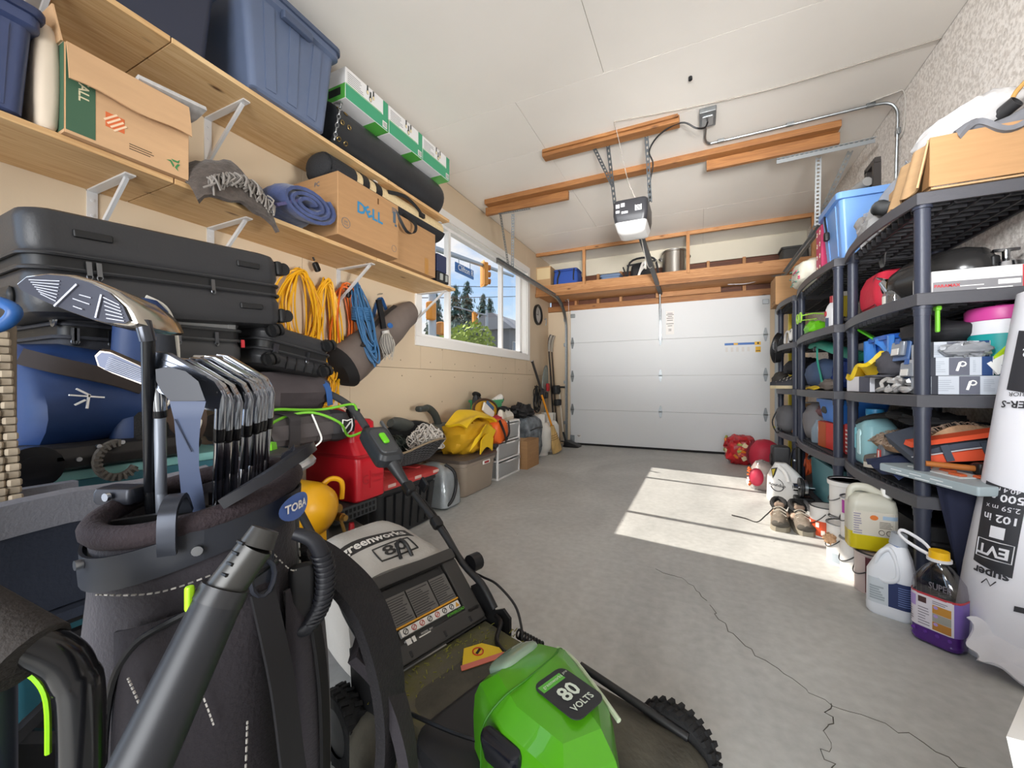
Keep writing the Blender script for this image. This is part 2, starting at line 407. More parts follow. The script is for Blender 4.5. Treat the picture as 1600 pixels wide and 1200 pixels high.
def crack(pts, seed):
    rd = random.Random(seed); P_ = []
    for a, c in zip(pts[:-1], pts[1:]):
        for q in range(7):
            t = q / 7; P_.append((a[0] + (c[0] - a[0]) * t + rd.uniform(-.012, .012), a[1] + (c[1] - a[1]) * t + rd.uniform(-.012, .012), .0004))
    bb = B(); bb.strap(P_, lambda t: .002 + .001 * math.sin(9 * t), .0012, (.3, 1, 0), 0)
    obj('crack', bb, M('5c5952', .9), floor)
crack([(.05, 1.95), (.1, 1.78), (.22, 1.62), (.36, 1.5), (.52, 1.46), (.66, 1.36), (.8, 1.28)], 3)
crack([(.36, 1.5), (.33, 1.4), (.3, 1.28), (.33, 1.15)], 5)
crack([(-.2, 2.2), (-.05, 2.15), (.05, 1.95)], 8)

CEIL = M('efeae2', .42, var=.03, vs=1.5, bump=.05, bs=30)
ceiling = struct('ceiling', B().box(((XL + XR) / 2, (YB + YD) / 2, ZC + .06), (XR - XL + .2, YD - YB + .4, .1)), M('cfcac2', .8))
ys = [YB, .13, 1.34, 2.552, 3.165, 5.0, YD + .1]
for i in range(len(ys) - 1):
    xs = [XL, -1.172, XR] if i in (3, 4) else ([XL, .05, XR] if i % 2 else [XL, -.55, XR])
    for j in range(len(xs) - 1):
        b = B().rbox(((xs[j] + xs[j + 1]) / 2, (ys[i] + ys[i + 1]) / 2, ZC + .006), (xs[j + 1] - xs[j] - .003, ys[i + 1] - ys[i] - .003, .012), .001, .001, n=1)
        struct('panel', b, CEIL, ceiling)
DRY = M('d2bfa4', .75, var=.025, vs=2, bump=.03, bs=90)
wall_left = struct('wall_left', B().box((XL - .14, 1.2, 1.5), (.02, .1, .1)), DRY)
WY0, WY1, WZ0, WZ1 = 2.87, 5.29, 1.395, 2.575
def sheet(y0, y1, z0, z1, par=wall_left, th=.13):
    struct('panel', B().rbox((XL - th / 2, (y0 + y1) / 2, (z0 + z1) / 2), (th, y1 - y0 - .003, z1 - z0 - .003), .001, .001, n=1), DRY, par)
for y0, y1 in ((-.25, .86), (.86, 2.077), (2.077, 4.515), (4.515, 6.3)): sheet(y0, y1, 0, 1.105)
for y0, y1 in ((-.25, 1.7), (1.7, WY0), (WY1, 6.3)): sheet(y0, y1, 1.105, ZC)
for y0, y1 in ((WY0, 3.213), (3.213, 4.894), (4.894, WY1)): sheet(y0, y1, 1.105, WZ0)
sheet(WY0, WY1, WZ1, ZC); sheet(YB, -.25, 2.1, ZC)
b = B()
rd = random.Random(4)
for z in (1.04, 1.17, .62, .2):
    for y in [.2 + .4 * q for q in range(15)]:
        y += rd.uniform(-.03, .03); b.cyl((XL, y, z), (XL + .0015, y, z), .006, n=8)
for z in (.8, 1.3, .4):
    for y in (2.12, 2.03, 3.2, 4.48, 5.5): b.cyl((XL, y, z), (XL + .0015, y, z), .006, n=8)
obj('screw_heads', b, M('8d7d66', .7), wall_left, kind='stuff')
wall_right = struct('wall_right', B().box((XR + .08, (YB + YD) / 2, ZC / 2), (.16, YD - YB + .4, ZC)), speckle())
wb = struct('wall_back', B().box((-1.85, YB - .05, 1.5), (.9, .1, 3)).box((1.12, YB - .05, 1.5), (.4, .1, 3)).box((-.2, YB - .05, 2.7), (2.6, .1, .6)), DRY)
# front wall: beige returns beside the door, lintel, studs and sheathing above it
wf = struct('wall_front', B().box((-2.06, YD + .06, 1.07), (.38, .12, 2.14)).box((1.055, YD + .06, 1.07), (.41, .12, 2.14)), DRY)
FIR = wood('c08e5e', '9a673a', axis='X', seed=1.0); FIRZ = wood('c08e5e', '9a673a', axis='Z', seed=2.0); FIRD = wood('ab7644', '83552e', axis='X', seed=3.0)
struct('sheathing', B().box((-.5, YD + .16, 2.42), (3.5, .02, .6)), wood('6d3d22', '4a2614', axis='X', seed=7.0), wf)
struct('upper_panel', B().box((-.5, YD + .07, 2.83), (3.52, .02, .27)), M('cfc8b6', .7, var=.04, vs=3), wf)
lt = struct('lintel', B().rbox((-.5, YD + .04, 2.19), (3.5, .09, .085), .003), FIRD, wf)
for x in (-1.8, -1.44, -1.09, .12, .56, -.42):
    struct('stud', B().rbox((x, YD + .1, 2.47), (.04, .09, .47), .003), FIRZ, wf)
struct('blocking', B().rbox((-.15, YD + .02, 2.29), (.85, .04, .1), .003), FIR, wf)
# window
win = struct('window_1', B().box((XL - .10, (WY0 + WY1) / 2, WZ0 + .02), (.07, WY1 - WY0, .04)).box((XL - .10, (WY0 + WY1) / 2, WZ1 - .02), (.07, WY1 - WY0, .04)).box((XL - .10, WY0 + .03, (WZ0 + WZ1) / 2), (.07, .06, WZ1 - WZ0)).box((XL - .10, WY1 - .045, (WZ0 + WZ1) / 2), (.07, .09, WZ1 - WZ0)), WPL)
for y in (3.436, 4.651):
    struct('mullion', B().rbox((XL - .10, y, (WZ0 + WZ1) / 2), (.06, .045, WZ1 - WZ0 - .02), .006), WPL, win)
GL = bpy.data.materials.new('window_glass'); GL.use_nodes = True
_t = GL.node_tree; _t.nodes.clear()
_o = _t.nodes.new('ShaderNodeOutputMaterial'); _m = _t.nodes.new('ShaderNodeMixShader'); _tr = _t.nodes.new('ShaderNodeBsdfTransparent'); _g = _t.nodes.new('ShaderNodeBsdfGlossy'); _g.inputs['Roughness'].default_value = .02
_m.inputs[0].default_value = .05; _t.links.new(_tr.outputs[0], _m.inputs[1]); _t.links.new(_g.outputs[0], _m.inputs[2]); _t.links.new(_m.outputs[0], _o.inputs[0])
for y0, y1 in ((WY0 + .06, 3.414), (3.458, 4.629), (4.673, WY1 - .09)):
    struct('pane', B().box((XL - .10, (y0 + y1) / 2, (WZ0 + WZ1) / 2), (.004, y1 - y0, WZ1 - WZ0 - .08)), GL, win)
tw = .085
for nm, y0, y1, z0, z1 in (('trim_1', WY0 - tw, WY1 + tw, WZ0 - tw, WZ0), ('trim_2', WY0 - tw, WY1 + tw, WZ1, WZ1 + tw), ('trim_3', WY0 - tw, WY0, WZ0, WZ1), ('trim_4', WY1, WY1 + tw, WZ0, WZ1)):
    struct(nm, B().rbox((XL + .009, (y0 + y1) / 2, (z0 + z1) / 2), (.018, y1 - y0 - .001, z1 - z0 - .001), .004), WHT)
for nm, c, d in (('trim_5', (XL - .065, (WY0 + WY1) / 2, WZ0 + .006), (.13, WY1 - WY0, .012)), ('trim_6', (XL - .065, (WY0 + WY1) / 2, WZ1 - .006), (.13, WY1 - WY0, .012)), ('trim_7', (XL - .065, WY0 + .006, (WZ0 + WZ1) / 2), (.13, .012, WZ1 - WZ0 - .026)), ('trim_8', (XL - .065, WY1 - .006, (WZ0 + WZ1) / 2), (.13, .012, WZ1 - WZ0 - .026))): struct(nm, B().box(c, d), WHT)
# garage door
door = struct('door_1', B().box((-.51, YD + .03, .015), (2.72, .05, .03)), M('1a1a1b', .8))
DP = M('d5d7d8', .5, var=.015, vs=1, bump=.12, bs=70)
for i in range(4):
    z0 = .03 + .532 * i
    struct('panel', B().rbox((-.51, YD + .03, z0 + .266), (2.72, .05, .5305), .003, .003), DP, door)
# hinges
def hinge_bm(b, x, z):
    T = fr((x, YD + .004, z), (1, 0, 0), (0, 0, 1))
    b.prism([(-.028, 0), (-.009, .09), (.009, .09), (.028, 0), (.009, -.09), (-.009, -.09)], T, .004)
    b.cyl((x - .022, YD - .008, z), (x + .022, YD - .008, z), .008, n=8)
    b.cyl((x, YD - .004, z + .05), (x, YD + .002, z + .05), .006, n=6).cyl((x, YD - .004, z - .05), (x, YD + .002, z - .05), .006, n=6)
for z in (.562, 1.094, 1.626):
    for x in (-1.84, -.51, .80):
        bb = B(); hinge_bm(bb, x, z); obj('hinge', bb, M('84888a', .4, .8), door)
for x in (-1.83, .8):
    obj('roller_bracket', B().rbox((x, YD - .012, 2.06), (.07, .03, .06), .004), GALV, door)
obj('corner_bracket', B().rbox((-1.84, YD - .005, .09), (.07, .02, .12), .004), GALV, door)
T = fr((-.38, YD + .004, 1.86), (1, 0, 0), (0, 0, 1))
b = B().quad(T, -.055, -.17, .055, .17).mat(1)
for k, (y, w) in enumerate(((.13, .035), (.11, .05), (.085, .03), (.06, .045), (.03, .04), (-.02, .05), (-.05, .03), (-.1, .02), (-.12, .02))): b.quad(T, -w, y, w, y + .009, .0012)
obj('label', b, [M('dedbd7', .5), M('6d6a66', .6)], door, label='pale paper instruction label')
T = fr((.53, YD + .004, 1.5), (1, 0, 0), (0, 0, 1))
b = B().quad(T, -.21, 0, .17, .03).mat(1).quad(T, -.1, .004, -.05, .026, .001).quad(T, .145, -.008, .215, .036, .001).quad(T, .155, -.105, .215, -.03, .001).mat(2).quad(T, .175, .004, .195, .028, .0014).quad(T, .16, -.09, .21, -.08, .0014)
b.mat(3)
for k in range(5): b.quad(T, -.2 + k * .065, -.09, -.17 + k * .065, -.03, .001)
obj('sticker', b, [M('3165ad', .5), M('e2b021', .5), INK, M('cfccc8', .6)], door, label='blue and yellow spring warning sticker')
b = B().box((-1.73, YD + .003, .14), (.055, .002, .05)).mat(1).box((-1.735, YD + .001, .15), (.05, .002, .006)).box((-1.735, YD + .001, .135), (.03, .002, .006))
obj('label', b, [M('dedbd7', .5), INK], door)
# loft over the door
loft = thing('storage_loft', 'orange stained timber storage loft with slender posts above the garage door', 'loft', (-.5, YF, 2.31))
wld = dict(world=True)
obj('deck', B().rbox((-.5, (YF + YD) / 2 + .02, 2.325), (3.5, YD - YF + .06, .025), .002), FIR, loft, **wld)
obj('front_beam', B().rbox((-.495, YF, 2.385), (3.5, .045, .135), .004), FIR, loft, **wld)
obj('ledger', B().rbox((-.495, YF - .03, 2.305), (3.5, .04, .05), .004), FIRD, loft, **wld)
obj('top_rail', B().rbox((-.495, YF, 2.93), (3.5, .04, .048), .004), FIR, loft, **wld)
for x in (-1.5, -.128, 1.2):
    obj('post', B().rbox((x, YF - .012, 2.68), (.042, .045, .54), .004), FIRZ, loft, **wld)
# ------------------------------------------------------------------ on the ceiling: boards, opener, straps, track, wiring
b1 = thing('ceiling_board', 'short brown board under the ceiling carrying the opener straps', 'board', (-.67, 3.22, 2.93), group='boards under the ceiling')
obj('board', B().rbox((0, 0, 0), (1.08, .09, .05), .004), FIRD, b1); obj('board', B().rbox((0, -.055, .012), (1.06, .02, .024), .003), FIRD, b1)
b2 = thing('ceiling_board', 'long brown board under the ceiling running wall to wall', 'board', (-.56, 3.80, 2.93), group='boards under the ceiling')
obj('board', B().rbox((0, 0, 0), (3.06, .10, .05), .004), FIRD, b2)
for x, w, l in ((-1.65, .94, 'short brown board end fixed under the long ceiling board by the window wall'), (.52, .92, 'short brown board fixed under the long ceiling board by the rough wall')):
    o = solo('ceiling_board', l, 'board', B().rbox((0, 0, 0), (w, .04, .085), .004), FIRD, (x, 3.85, 2.862), group='boards under the ceiling')
def perf(b, a, c, w, side, n, t=.003):
    "perforated strip: two edge bands and the bridges between the holes"
    a, c, s_ = V(a), V(c), V(side).normalized(); d = (c - a); L_ = d.length; d.normalize(); nr = d.cross(s_).normalized()
    for k in (-1, 1): b.beam(a + s_ * k * w * .36, c + s_ * k * w * .36, t, w * .28, s_) if False else b.hexa([p + s_ * (k * w * .36 + q * w * .14) + nr * r for p, q, r in ((a, -1, -t), (c, -1, -t), (c, 1, -t), (a, 1, -t), (a, -1, 0), (c, -1, 0), (c, 1, 0), (a, 1, 0))])
    for i in range(n):
        m = a + d * (L_ * (i + .5) / n); e = L_ / n * .25
        b.hexa([m + d * u * e + s_ * v * w * .24 + nr * r for u, v, r in ((-1, -1, -t), (1, -1, -t), (1, 1, -t), (-1, 1, -t), (-1, -1, 0), (1, -1, 0), (1, 1, 0), (-1, 1, 0))])
    return b
op = thing('garage_door_opener', 'dark grey garage door opener with white labels hanging from perforated straps', 'opener', (-.50, 3.45, 2.25))
b = B().rsec([(0, .10, .13, .03), (.03, .125, .16, .035), (.09, .135, .17, .03), (.19, .135, .17, .03), (.205, .125, .16, .03)])
obj('housing', b, M('2d2d31', .35), op)
b = B().rsec([(-.055, .07, .06, .03, 0, -.02), (-.03, .11, .13, .04), (.028, .126, .162, .035)])
obj('light_lens', b, M('c9c8c6', .35), op, label='pale frosted lamp cover under the housing')
T = fr((0, -.171, .13), (1, 0, 0), (0, 0, 1))
b = B()
for x, y, w, h in ((-.10, .02, .03, .03), (-.06, .025, .03, .03), (-.10, -.02, .03, .02), (-.055, -.03, .05, .018), (.05, -.02, .05, .045)): b.quad(T, x - .01, y - .01, x - .01 + w, y - .01 + h, .001)
b.mat(1)
for k in range(4): b.quad(T, .045, -.025 + k * .012, .085, -.02 + k * .012, .0016)
obj('label', b, [M('d9d9d7', .5), INK], op)
for nm, pts in (('strap', [(-.67, 3.26, 2.91), (-.64, 3.42, 2.45)]), ('strap', [(-.372, 3.27, 2.91), (-.36, 3.42, 2.45)]), ('strap', [(-.78, 3.25, 2.91), (-.65, 3.36, 2.62)])):
    b = B(); perf(b, pts[0], pts[1], .03, (1, -.2, 0), 12); obj(nm, b, M('55585a', .5, 1), op, world=True)
b = B().beam((-.50, 3.6, 2.40), (-.50, 6.1, 2.275), .05, .035); obj('rail', b, M('2b2d30', .4), op, world=True)
b = B().tube([(-.36, 3.42, 2.46), (-.36, 3.40, 2.6), (-.33, 3.34, 2.72), (-.355, 3.3, 2.8), (-.30, 3.26, 2.87), (-.2, 3.22, 2.905), (-.10, 3.2, 2.90), (-.02, 3.22, 2.85), (.04, 3.26, 2.86), (.062, 3.30, 2.93)], .006, sm=5)
obj('cord', b, BLK, op, world=True)
b = B().cyl((0, 0, 0), (0, 0, .05), .014).cyl((0, 0, -.02), (0, 0, 0), .008, .013)
obj('plug', B().cyl((.058, 3.27, 2.915), (.058, 3.27, 2.95), .014), BLK, op, world=True)
b = B().tube([(-.497, 3.9, 2.38), (-.5, 4.6, 2.25), (-.47, 5.2, 2.5)], .004, sm=6).box((-.55, 4.75, 2.33), (.02, .05, .09))
obj('release_cord', b, M('d9d4cc', .6), op, world=True)
b = B().cyl((-.505, 6.05, 2.38), (-.51, 6.16, 1.9), .012).box((-.51, YD - .01, 1.84), (.03, .012, .46)).rbox((-.505, 6.1, 2.38), (.06, .08, .05), .005)
obj('door_arm', b, GALV, op, world=True)
box = thing('ceiling_outlet', 'galvanised outlet box on the ceiling with the opener plugged in', 'outlet', (.058, 3.27, 2.955))
obj('back_box', B().rbox((0, 0, -.018), (.11, .19, .036), .006, .003), GALV, box)
obj('cover', B().rbox((0, .01, -.039), (.075, .115, .006), .008, .002), M('c9cccd', .4, 1), box)
b = B().tube([(.045, 3.36, 2.94), (.045, 3.46, 2.94), (.045, 3.56, 2.94), (.07, 3.63, 2.94), (.15, 3.645, 2.94), (.6, 3.64, 2.94), (1.0, 3.63, 2.94), (1.12, 3.63, 2.94), (1.2, 3.63, 2.925), (1.24, 3.63, 2.87), (1.245, 3.63, 2.78), (1.245, 3.65, 2.5), (1.245, 3.66, 2.2)], .0095, 8, sm=4)
cd_ = thing('electrical_conduit', 'thin grey steel conduit bending from the ceiling down the rough wall', 'conduit', (.6, 3.64, 2.94))
obj('pipe', b, GALV, cd_, world=True)
for p in ((.16, 3.645, 2.945), (.627, 3.64, 2.945), (1.1, 3.63, 2.945)): obj('clip', B().rbox(p, (.05, .03, .025), .004), GALV, cd_, world=True)
obj('clip', B().rbox((1.25, 3.64, 2.72), (.02, .05, .04), .004), GALV, cd_, world=True)
obj('wire', B().tube([(1.09, 3.6, 2.95), (1.2, 3.56, 2.95), (1.253, 3.55, 2.93), (1.253, 3.56, 2.7), (1.25, 3.62, 2.66)], .004, 6, sm=4), M('a9a49c', .6), cd_, world=True)
b = B().tube([(-.58, 3.05, 2.952), (-.3, 3.09, 2.95), (.02, 3.13, 2.95), (.5, 3.16, 2.95), (1.17, 3.115, 2.95), (1.255, 3.10, 2.95)], .0035, 6, sm=4).tube([(-.58, 3.05, 2.952), (-.56, 3.15, 2.85), (-.52, 3.3, 2.62), (-.46, 3.36, 2.46)], .003, 6, sm=4)
solo('ceiling_wire', 'thin grey wire stapled across the ceiling to the opener', 'wire', b, M('a39c92', .6))
solo('ceiling_hook', 'small dark hook screwed into the ceiling', 'hook', B().cyl((0, 0, 0), (0, 0, -.02), .012, n=8), K_, (-.05, 2.82, 2.955))
b = B().tube([(-.3, 4.16, 2.95), (-.1, 4.3, 2.948), (.08, 4.9, 2.95)], .001)
# perforated hangers and door tracks
def track(x, sgn, label):
    t = thing('door_track', label, 'track', (x, 5.0, 2.27))
    pts = [(x, 3.72, 2.27), (x, 5.55, 2.27)] + [(x, 5.55 + .58 * math.sin(a), 2.27 - .42 * (1 - math.cos(a))) for a in [PI / 2 * q / 8 for q in range(1, 9)]] + [(x, 6.135, .03)]
    b = B(); b.strap(pts, .055, .004, (0, -.3, 1) if False else (lambda u: (0, .2, 1) if u < .5 else (0, 1, .2)), 0)
    for e in (-.026, .026):
        q = [(x, 3.72, 2.27 + e), (x, 5.55, 2.27 + e)] + [(x, 5.55 + (.58 + e) * math.sin(a), 2.27 - .42 + (.42 + e) * math.cos(a)) for a in [PI / 2 * k / 8 for k in range(1, 9)]] + [(x, 6.135 + e, .03)]
        b.strap([(px + .012 * sgn, py, pz) for px, py, pz in q], .026, .004, (1, 0, 0), 0)
    obj('rail', b, GALV, t, world=True)
    for z in (.35, 1.0, 1.6, 2.0): obj('bracket', B().box((x - .02 * sgn, 6.17, z), (.03, .07, .05)), GALV, t, world=True)
    return t
trl = track(-1.93, 1, 'galvanised door track along the window wall curving down to the door')
b = B(); perf(b, (-1.96, 3.84, 2.81), (-1.60, 3.855, 2.81), .035, (0, 1, 0), 14); obj('hanger', b, GALV, trl, world=True)
b = B(); perf(b, (-1.95, 3.86, 2.81), (-1.93, 4.02, 2.29), .034, (.25, .97, 0), 20); obj('hanger', b, GALV, trl, world=True)
b = B(); perf(b, (-1.82, 3.90, 2.81), (-1.92, 4.1, 2.29), .034, (1, .1, 0), 20); obj('hanger', b, GALV, trl, world=True)
GALV2 = GALV; GALV = M('a4a8aa', .45, .8)
trr = track(.92, -1, 'galvanised door track at the shelving side of the garage door')
b = B(); perf(b, (.58, 3.9, 2.82), (1.2, 3.87, 2.82), .045, (0, 1, 0), 20).beam((.58, 3.9, 2.80), (1.2, 3.87, 2.80), .004, .03); obj('hanger', b, GALV, trr, world=True)
b = B(); perf(b, (.883, 4.0, 2.82), (.885, 4.05, 2.28), .04, (1, 0, 0), 18); obj('hanger', b, GALV, trr, world=True)
b = B(); perf(b, (1.09, 4.0, 2.82), (.90, 4.35, 2.28), .04, (1, .3, 0), 18); obj('hanger', b, GALV, trr, world=True)
GALV = GALV2
sp = thing('torsion_spring_shaft', 'black torsion spring on a steel shaft above the garage door', 'spring', (-.5, 6.1, 2.35))
obj('shaft', B().cyl((-1.93, 6.1, 2.352), (.86, 6.1, 2.352), .012), GALV, sp, world=True)
b = B().tube([(-.24 + .6 * q / 220, 6.1 + .026 * math.cos(q * 2 * PI / 5.5), 2.352 + .026 * math.sin(q * 2 * PI / 5.5)) for q in range(221)], .0065, 5)
obj('coil', b, M('17171a', .4, .3), sp, world=True)
for x in (-.25, .37): obj('collar', B().cyl((x - .03, 6.1, 2.352), (x + .03, 6.1, 2.352), .036), STEEL, sp, world=True)
obj('drum', B().lathe([(.03, 0), (.055, .01), (.05, .03), (.04, .04)], (-1.90, 6.1, 2.352), R=rotm(0, PI / 2, 0)), STEEL, sp, world=True)
b = B().box((-1.93, 6.15, 2.35), (.01, .08, .12)).box((.865, 6.15, 2.35), (.01, .08, .12)).box((-.25, 6.16, 2.38), (.05, .04, .12))
obj('bracket', b, GALV, sp, world=True)
obj('cable', B().tube([(.35, 6.08, 2.31), (.6, 6.08, 2.30), (.84, 6.1, 2.37)], .006, sm=6).tube([(-1.88, 6.12, 2.31), (-1.86, 6.14, 1.4), (-1.86, 6.15, .1)], .003), M('cfd1d2', .4, .6), sp, world=True)
# ------------------------------------------------------------------ on the loft
b = B().rbox((0, 0, .205), (.24, .3, .41), .004, .003).mat(1).quad(fr((0, -.151, .25), (1, 0, 0), (0, 0, 1)), -.1, -.03, .11, .14)
solo('cardboard_box', 'brown box wrapped in shiny tape at the window end of the loft', 'box', b, [CARDL, M('d8c49c', .15)], (-2.14, 5.82, 2.338))
c_ = thing('cooler_bag', 'royal blue soft cooler bag with black straps on the loft', 'bag', (-1.8, 5.83, 2.338))
obj('body', B().rbox((0, 0, .16), (.36, .28, .32), .04, .03, bulge=.01), M('2c4fa0', .7, bump=.1, bs=80), c_)
obj('lid', B().rbox((0, 0, .33), (.37, .29, .035), .04, .012), M('2a4790', .7), c_)
obj('strap', B().strap([(-.12, -.14, .05), (-.11, -.155, .2), (-.08, -.16, .29), (-.1, -.15, .33)], .025, .004, (1, 0, 0)).strap([(.14, -.14, .05), (.13, -.15, .2), (.14, -.15, .33)], .02, .004, (1, 0, 0)), K_, c_)
t = thing('storage_tub', 'small slate blue tub with a white label on the loft', 'tub', (-1.14, 5.83, 2.338))
obj('body', B().tub((0, 0, 0), (.27, .26, .18), .006, .03, .9), M('5f7390', .5), t); obj('lid', B().rbox((0, 0, .187), (.285, .275, .02), .03, .006), M('4f617b', .5), t)
obj('label', B().quad(fr((.03, -.124, .09), (1, 0, 0), (0, .05, 1)), -.035, -.05, .035, .06, .002).mat(1).lines(fr((.03, -.126, .09), (1, 0, 0), (0, .05, 1)), -.03, -.045, .03, .055, 7, 2), [WHT, INK], t)
t = thing('camp_stove', 'black folded camp frame with a white strap on the loft', 'frame', (-.72, 5.84, 2.338))
b = B().rbox((0, .05, .17), (.30, .16, .33), .05, .04, bulge=.01).tube([(-.2, -.02, .02), (-.16, -.06, .34), (.1, -.06, .38), (.19, -.03, .3), (.22, 0, .02)], .014, sm=5).tube([(-.2, -.06, .3), (.2, -.06, .33)], .012).tube([(-.2, 0, .1), (-.26, -.02, .3)], .01)
obj('frame', b, M('1c1c20', .6), t); obj('strap', B().strap([(-.06, -.11, .02), (-.02, -.1, .18), (.06, -.09, .28), (.02, -.1, .3), (-.04, -.1, .12)], .03, .004, (1, 0, 0)), WHT, t)
t = thing('stock_pot', 'tall brushed steel stock pot on the loft', 'pot', (-.30, 5.84, 2.338))
obj('body', B().lathe([(.145, 0), (.155, .01), (.155, .40), (.163, .405), (.163, .42), (.15, .42), (.15, .40)], n=32), M('c3bfb8', .28, 1), t)
obj('lid', B().lathe([(.158, .415), (.158, .43), (.1, .445), (.01, .45)], n=32), STEEL, t)
for s_ in (-1, 1): obj('handle', B().tube([(s_ * .15, -.05, .34), (s_ * .19, -.04, .345), (s_ * .19, .04, .345), (s_ * .15, .05, .34)], .008, sm=4), STEEL, t)
obj('emblem', B().text('X', fr((.05, -.158, .08), (1, 0, 0), (0, 0, 1)), .06), INK, t)
b = B()
for i, (x, w, z) in enumerate(((.55, .62, 0), (.62, .5, .04))):
    b.grid(lambda u, v: (x - .5 + (u - .5) * w, (v - .5) * .3, z + .05 * math.sin(u * 5 + i) * math.sin(v * PI) + .03), 12, 6, .02)
solo('folded_tarp', 'grey tarp with a blue edge laid over the loft beam', 'tarp', b, M('8b8a8c', .7, bump=.3, bs=14), (.55, 5.86, 2.345))
t = solo('storage_bin', 'charcoal bin at the shelving end of the loft', 'bin', B().tub((0, 0, 0), (.26, .24, .26), .006, .03, 1.1), M('3a3937', .5), (1.03, 5.78, 2.338))
# wall clock, wheel
t = thing('wall_clock', 'round black wall clock with grey dial beside the window', 'clock', (XL + .001, 5.695, 2.03), (0, PI / 2, 0))
obj('case', B().lathe([(.155, 0), (.158, .03), (.14, .04), (.125, .03), (.125, .0)], n=32), M('1b1b1c', .4), t)
obj('dial', B().lathe([(.127, .012), (.01, .013)], n=32), M('b9b6b0', .5), t)
obj('hand', B().box((-.03, 0, .02), (.08, .008, .003)).box((.0, -.03, .02), (.006, .08, .003)), INK, t)
# ------------------------------------------------------------------ wall shelves at the window side
PINE = [wood('d9b888', 'bf9460', axis='Y', seed=11.0), wood('dcbd8e', 'c49b68', axis='Y', seed=23.0), wood('d5b281', 'ba8e5c', axis='Y', seed=37.0)]
def wall_shelf(z, y1, seams, label, br):
    t = thing('wall_shelf', label, 'shelf', (XL, 1.3, z), group=None)
    ys = [-.24] + seams + [y1]
    for i in range(len(ys) - 1):
        b = B().rbox(((XL - 1.872) / 2, (ys[i] + ys[i + 1]) / 2, z + .011), (.376, ys[i + 1] - ys[i] - .004, .022), .002, .002, n=1)
        obj('plank', b, PINE[(i + int(z * 3)) % 3], t, world=True)
    for y in br:
        b = B().box((XL + .003, y, z - .125), (.006, .032, .25)).box((XL + .16, y, z - .003), (.32, .032, .006)).beam((XL + .008, y, z - .22), (XL + .29, y, z - .008), .016, .012, (0, 1, 0))
        for dz in (.04, .1, .2): b.cyl((XL + .005, y, z - dz), (XL + .009, y, z - dz), .006, n=8)
        obj('bracket', b, M('d8d8d8', .35, .2), t, world=True)
    return t
wall_shelf(2.31, 2.77, [.845, 2.05], 'upper pine wall shelf on white brackets, under the ceiling', [.55, 1.168, 2.0, 2.73])
wall_shelf(1.76, 2.86, [.855, 1.95], 'lower pine wall shelf on white brackets, above the suitcases', [.3, .744, 1.18, 1.974, 2.813])
zu, zl = 2.333, 1.783
# upper shelf
t = thing('storage_tote', 'large slate blue storage tote on the upper wall shelf', 'tote', (-2.03, 1.335, zu), 0)
BLU = M('5b6780', .42, var=.06, vs=4, bump=.03, bs=30)
obj('body', B().rsec([(0, .175, .19, .03), (.01, .185, .20, .03), (.42, .205, .245, .035), (.43, .225, .265, .035), (.46, .225, .265, .035), (.46, .2, .24, .03), (.02, .18, .19, .03)]), BLU, t)
obj('lid', B().rsec([(.462, .235, .275, .04), (.485, .235, .275, .04), (.50, .215, .255, .04)]), M('4a556c', .42), t)
for y in (-.12, 0, .12): obj('rib', B().beam((.186, y * .9, .03), (.206, y * 1.1, .41), .05, .008, (1, 0, 0)), BLU, t)
obj('handle', B().rbox((.228, 0, .41), (.03, .16, .04), .008), M('4a556c', .42), t)
t = thing('storage_tote', 'dark navy tote on the upper shelf left of the slate blue one', 'tote', (-2.05, .82, zu))
obj('body', B().rsec([(0, .16, .16, .03), (.36, .18, .19, .03), (.37, .2, .21, .03), (.39, .2, .21, .03), (.39, .17, .18, .03), (.02, .15, .15, .03)]), M('2c3040', .45), t)
obj('lid', B().rbox((0, 0, .405), (.42, .44, .025), .03, .008), M('23262f', .45), t)
G1, G2, GW = M('3f9a72', .35), M('59b04a', .35), M('e4e3e3', .4)
xw = -1.865
for i, (y0, lab) in enumerate(((1.685, 'green and white string-light carton next to the slate blue tote, first of three'), (2.045, 'green and white string-light carton in the middle of the row above the punching bag'), (2.40, 'green and white string-light carton at the window end above the punching bag'))):
    t = thing('light_carton', lab, 'box', (-1.97, y0 + .175, 2.637), group='string-light cartons on the punching bag')
    obj('carton', B().rbox((0, 0, .092), (.215, .35, .184), .002, .002, n=1), GW, t)
    b = B(); T = fr((.1085, 0, 0), (0, 1, 0), (0, 0, 1))
    b.quad(T, -.174, .003, .174, .085).quad(T, .13, .003, .174, .182, .0009).mat(1).quad(T, -.174, .088, .12, .091, .0007)
    Tb = fr((0, 0, -.0006), (0, 1, 0), (-1, 0, 0)); b.mat(1).quad(Tb, .06, -.107, .174, .107, .0005)
    Te = fr((0, -.1755, 0), (1, 0, 0), (0, 0, 1)); b.mat(1).quad(Te, -.106, .003, .106, .09).mat(3).quad(Te, -.03, .03, .07, .075, .001)
    b.mat(2).quad(T, .125, .01, .165, .05, .001).mat(3)
    for q in range(7): b.quad(T, .13 + q * .005, .014, .132 + q * .005, .045, .0013)
    for q, (x, y, r) in enumerate(((-.005, .155, .011), (.02, .13, .014), (.045, .15, .011))): b.quad(T, x - .005, y, x + .005, y + .03, .0013).prism([(x + r * .8 * math.cos(a), y - r + r * 1.3 * math.sin(a)) for a in [k * PI / 5 for k in range(10)]], T, .0013)
    b.mat(4); b.lines(T, -.16, .10, -.03, .17, 6, i, .3)
    b.mat(5); [b.prism([(x + .008 * math.cos(a), y + .012 * math.sin(a)) for a in [k * PI / 4 for k in range(8)]], T, .0019) for x, y in ((-.005, .142), (.02, .112), (.045, .137))]
    obj('print', b, [G1, G2, WHT, M('2b2f2d', .5), M('9a9a98', .5), M('e9d9ae', .4)], t)
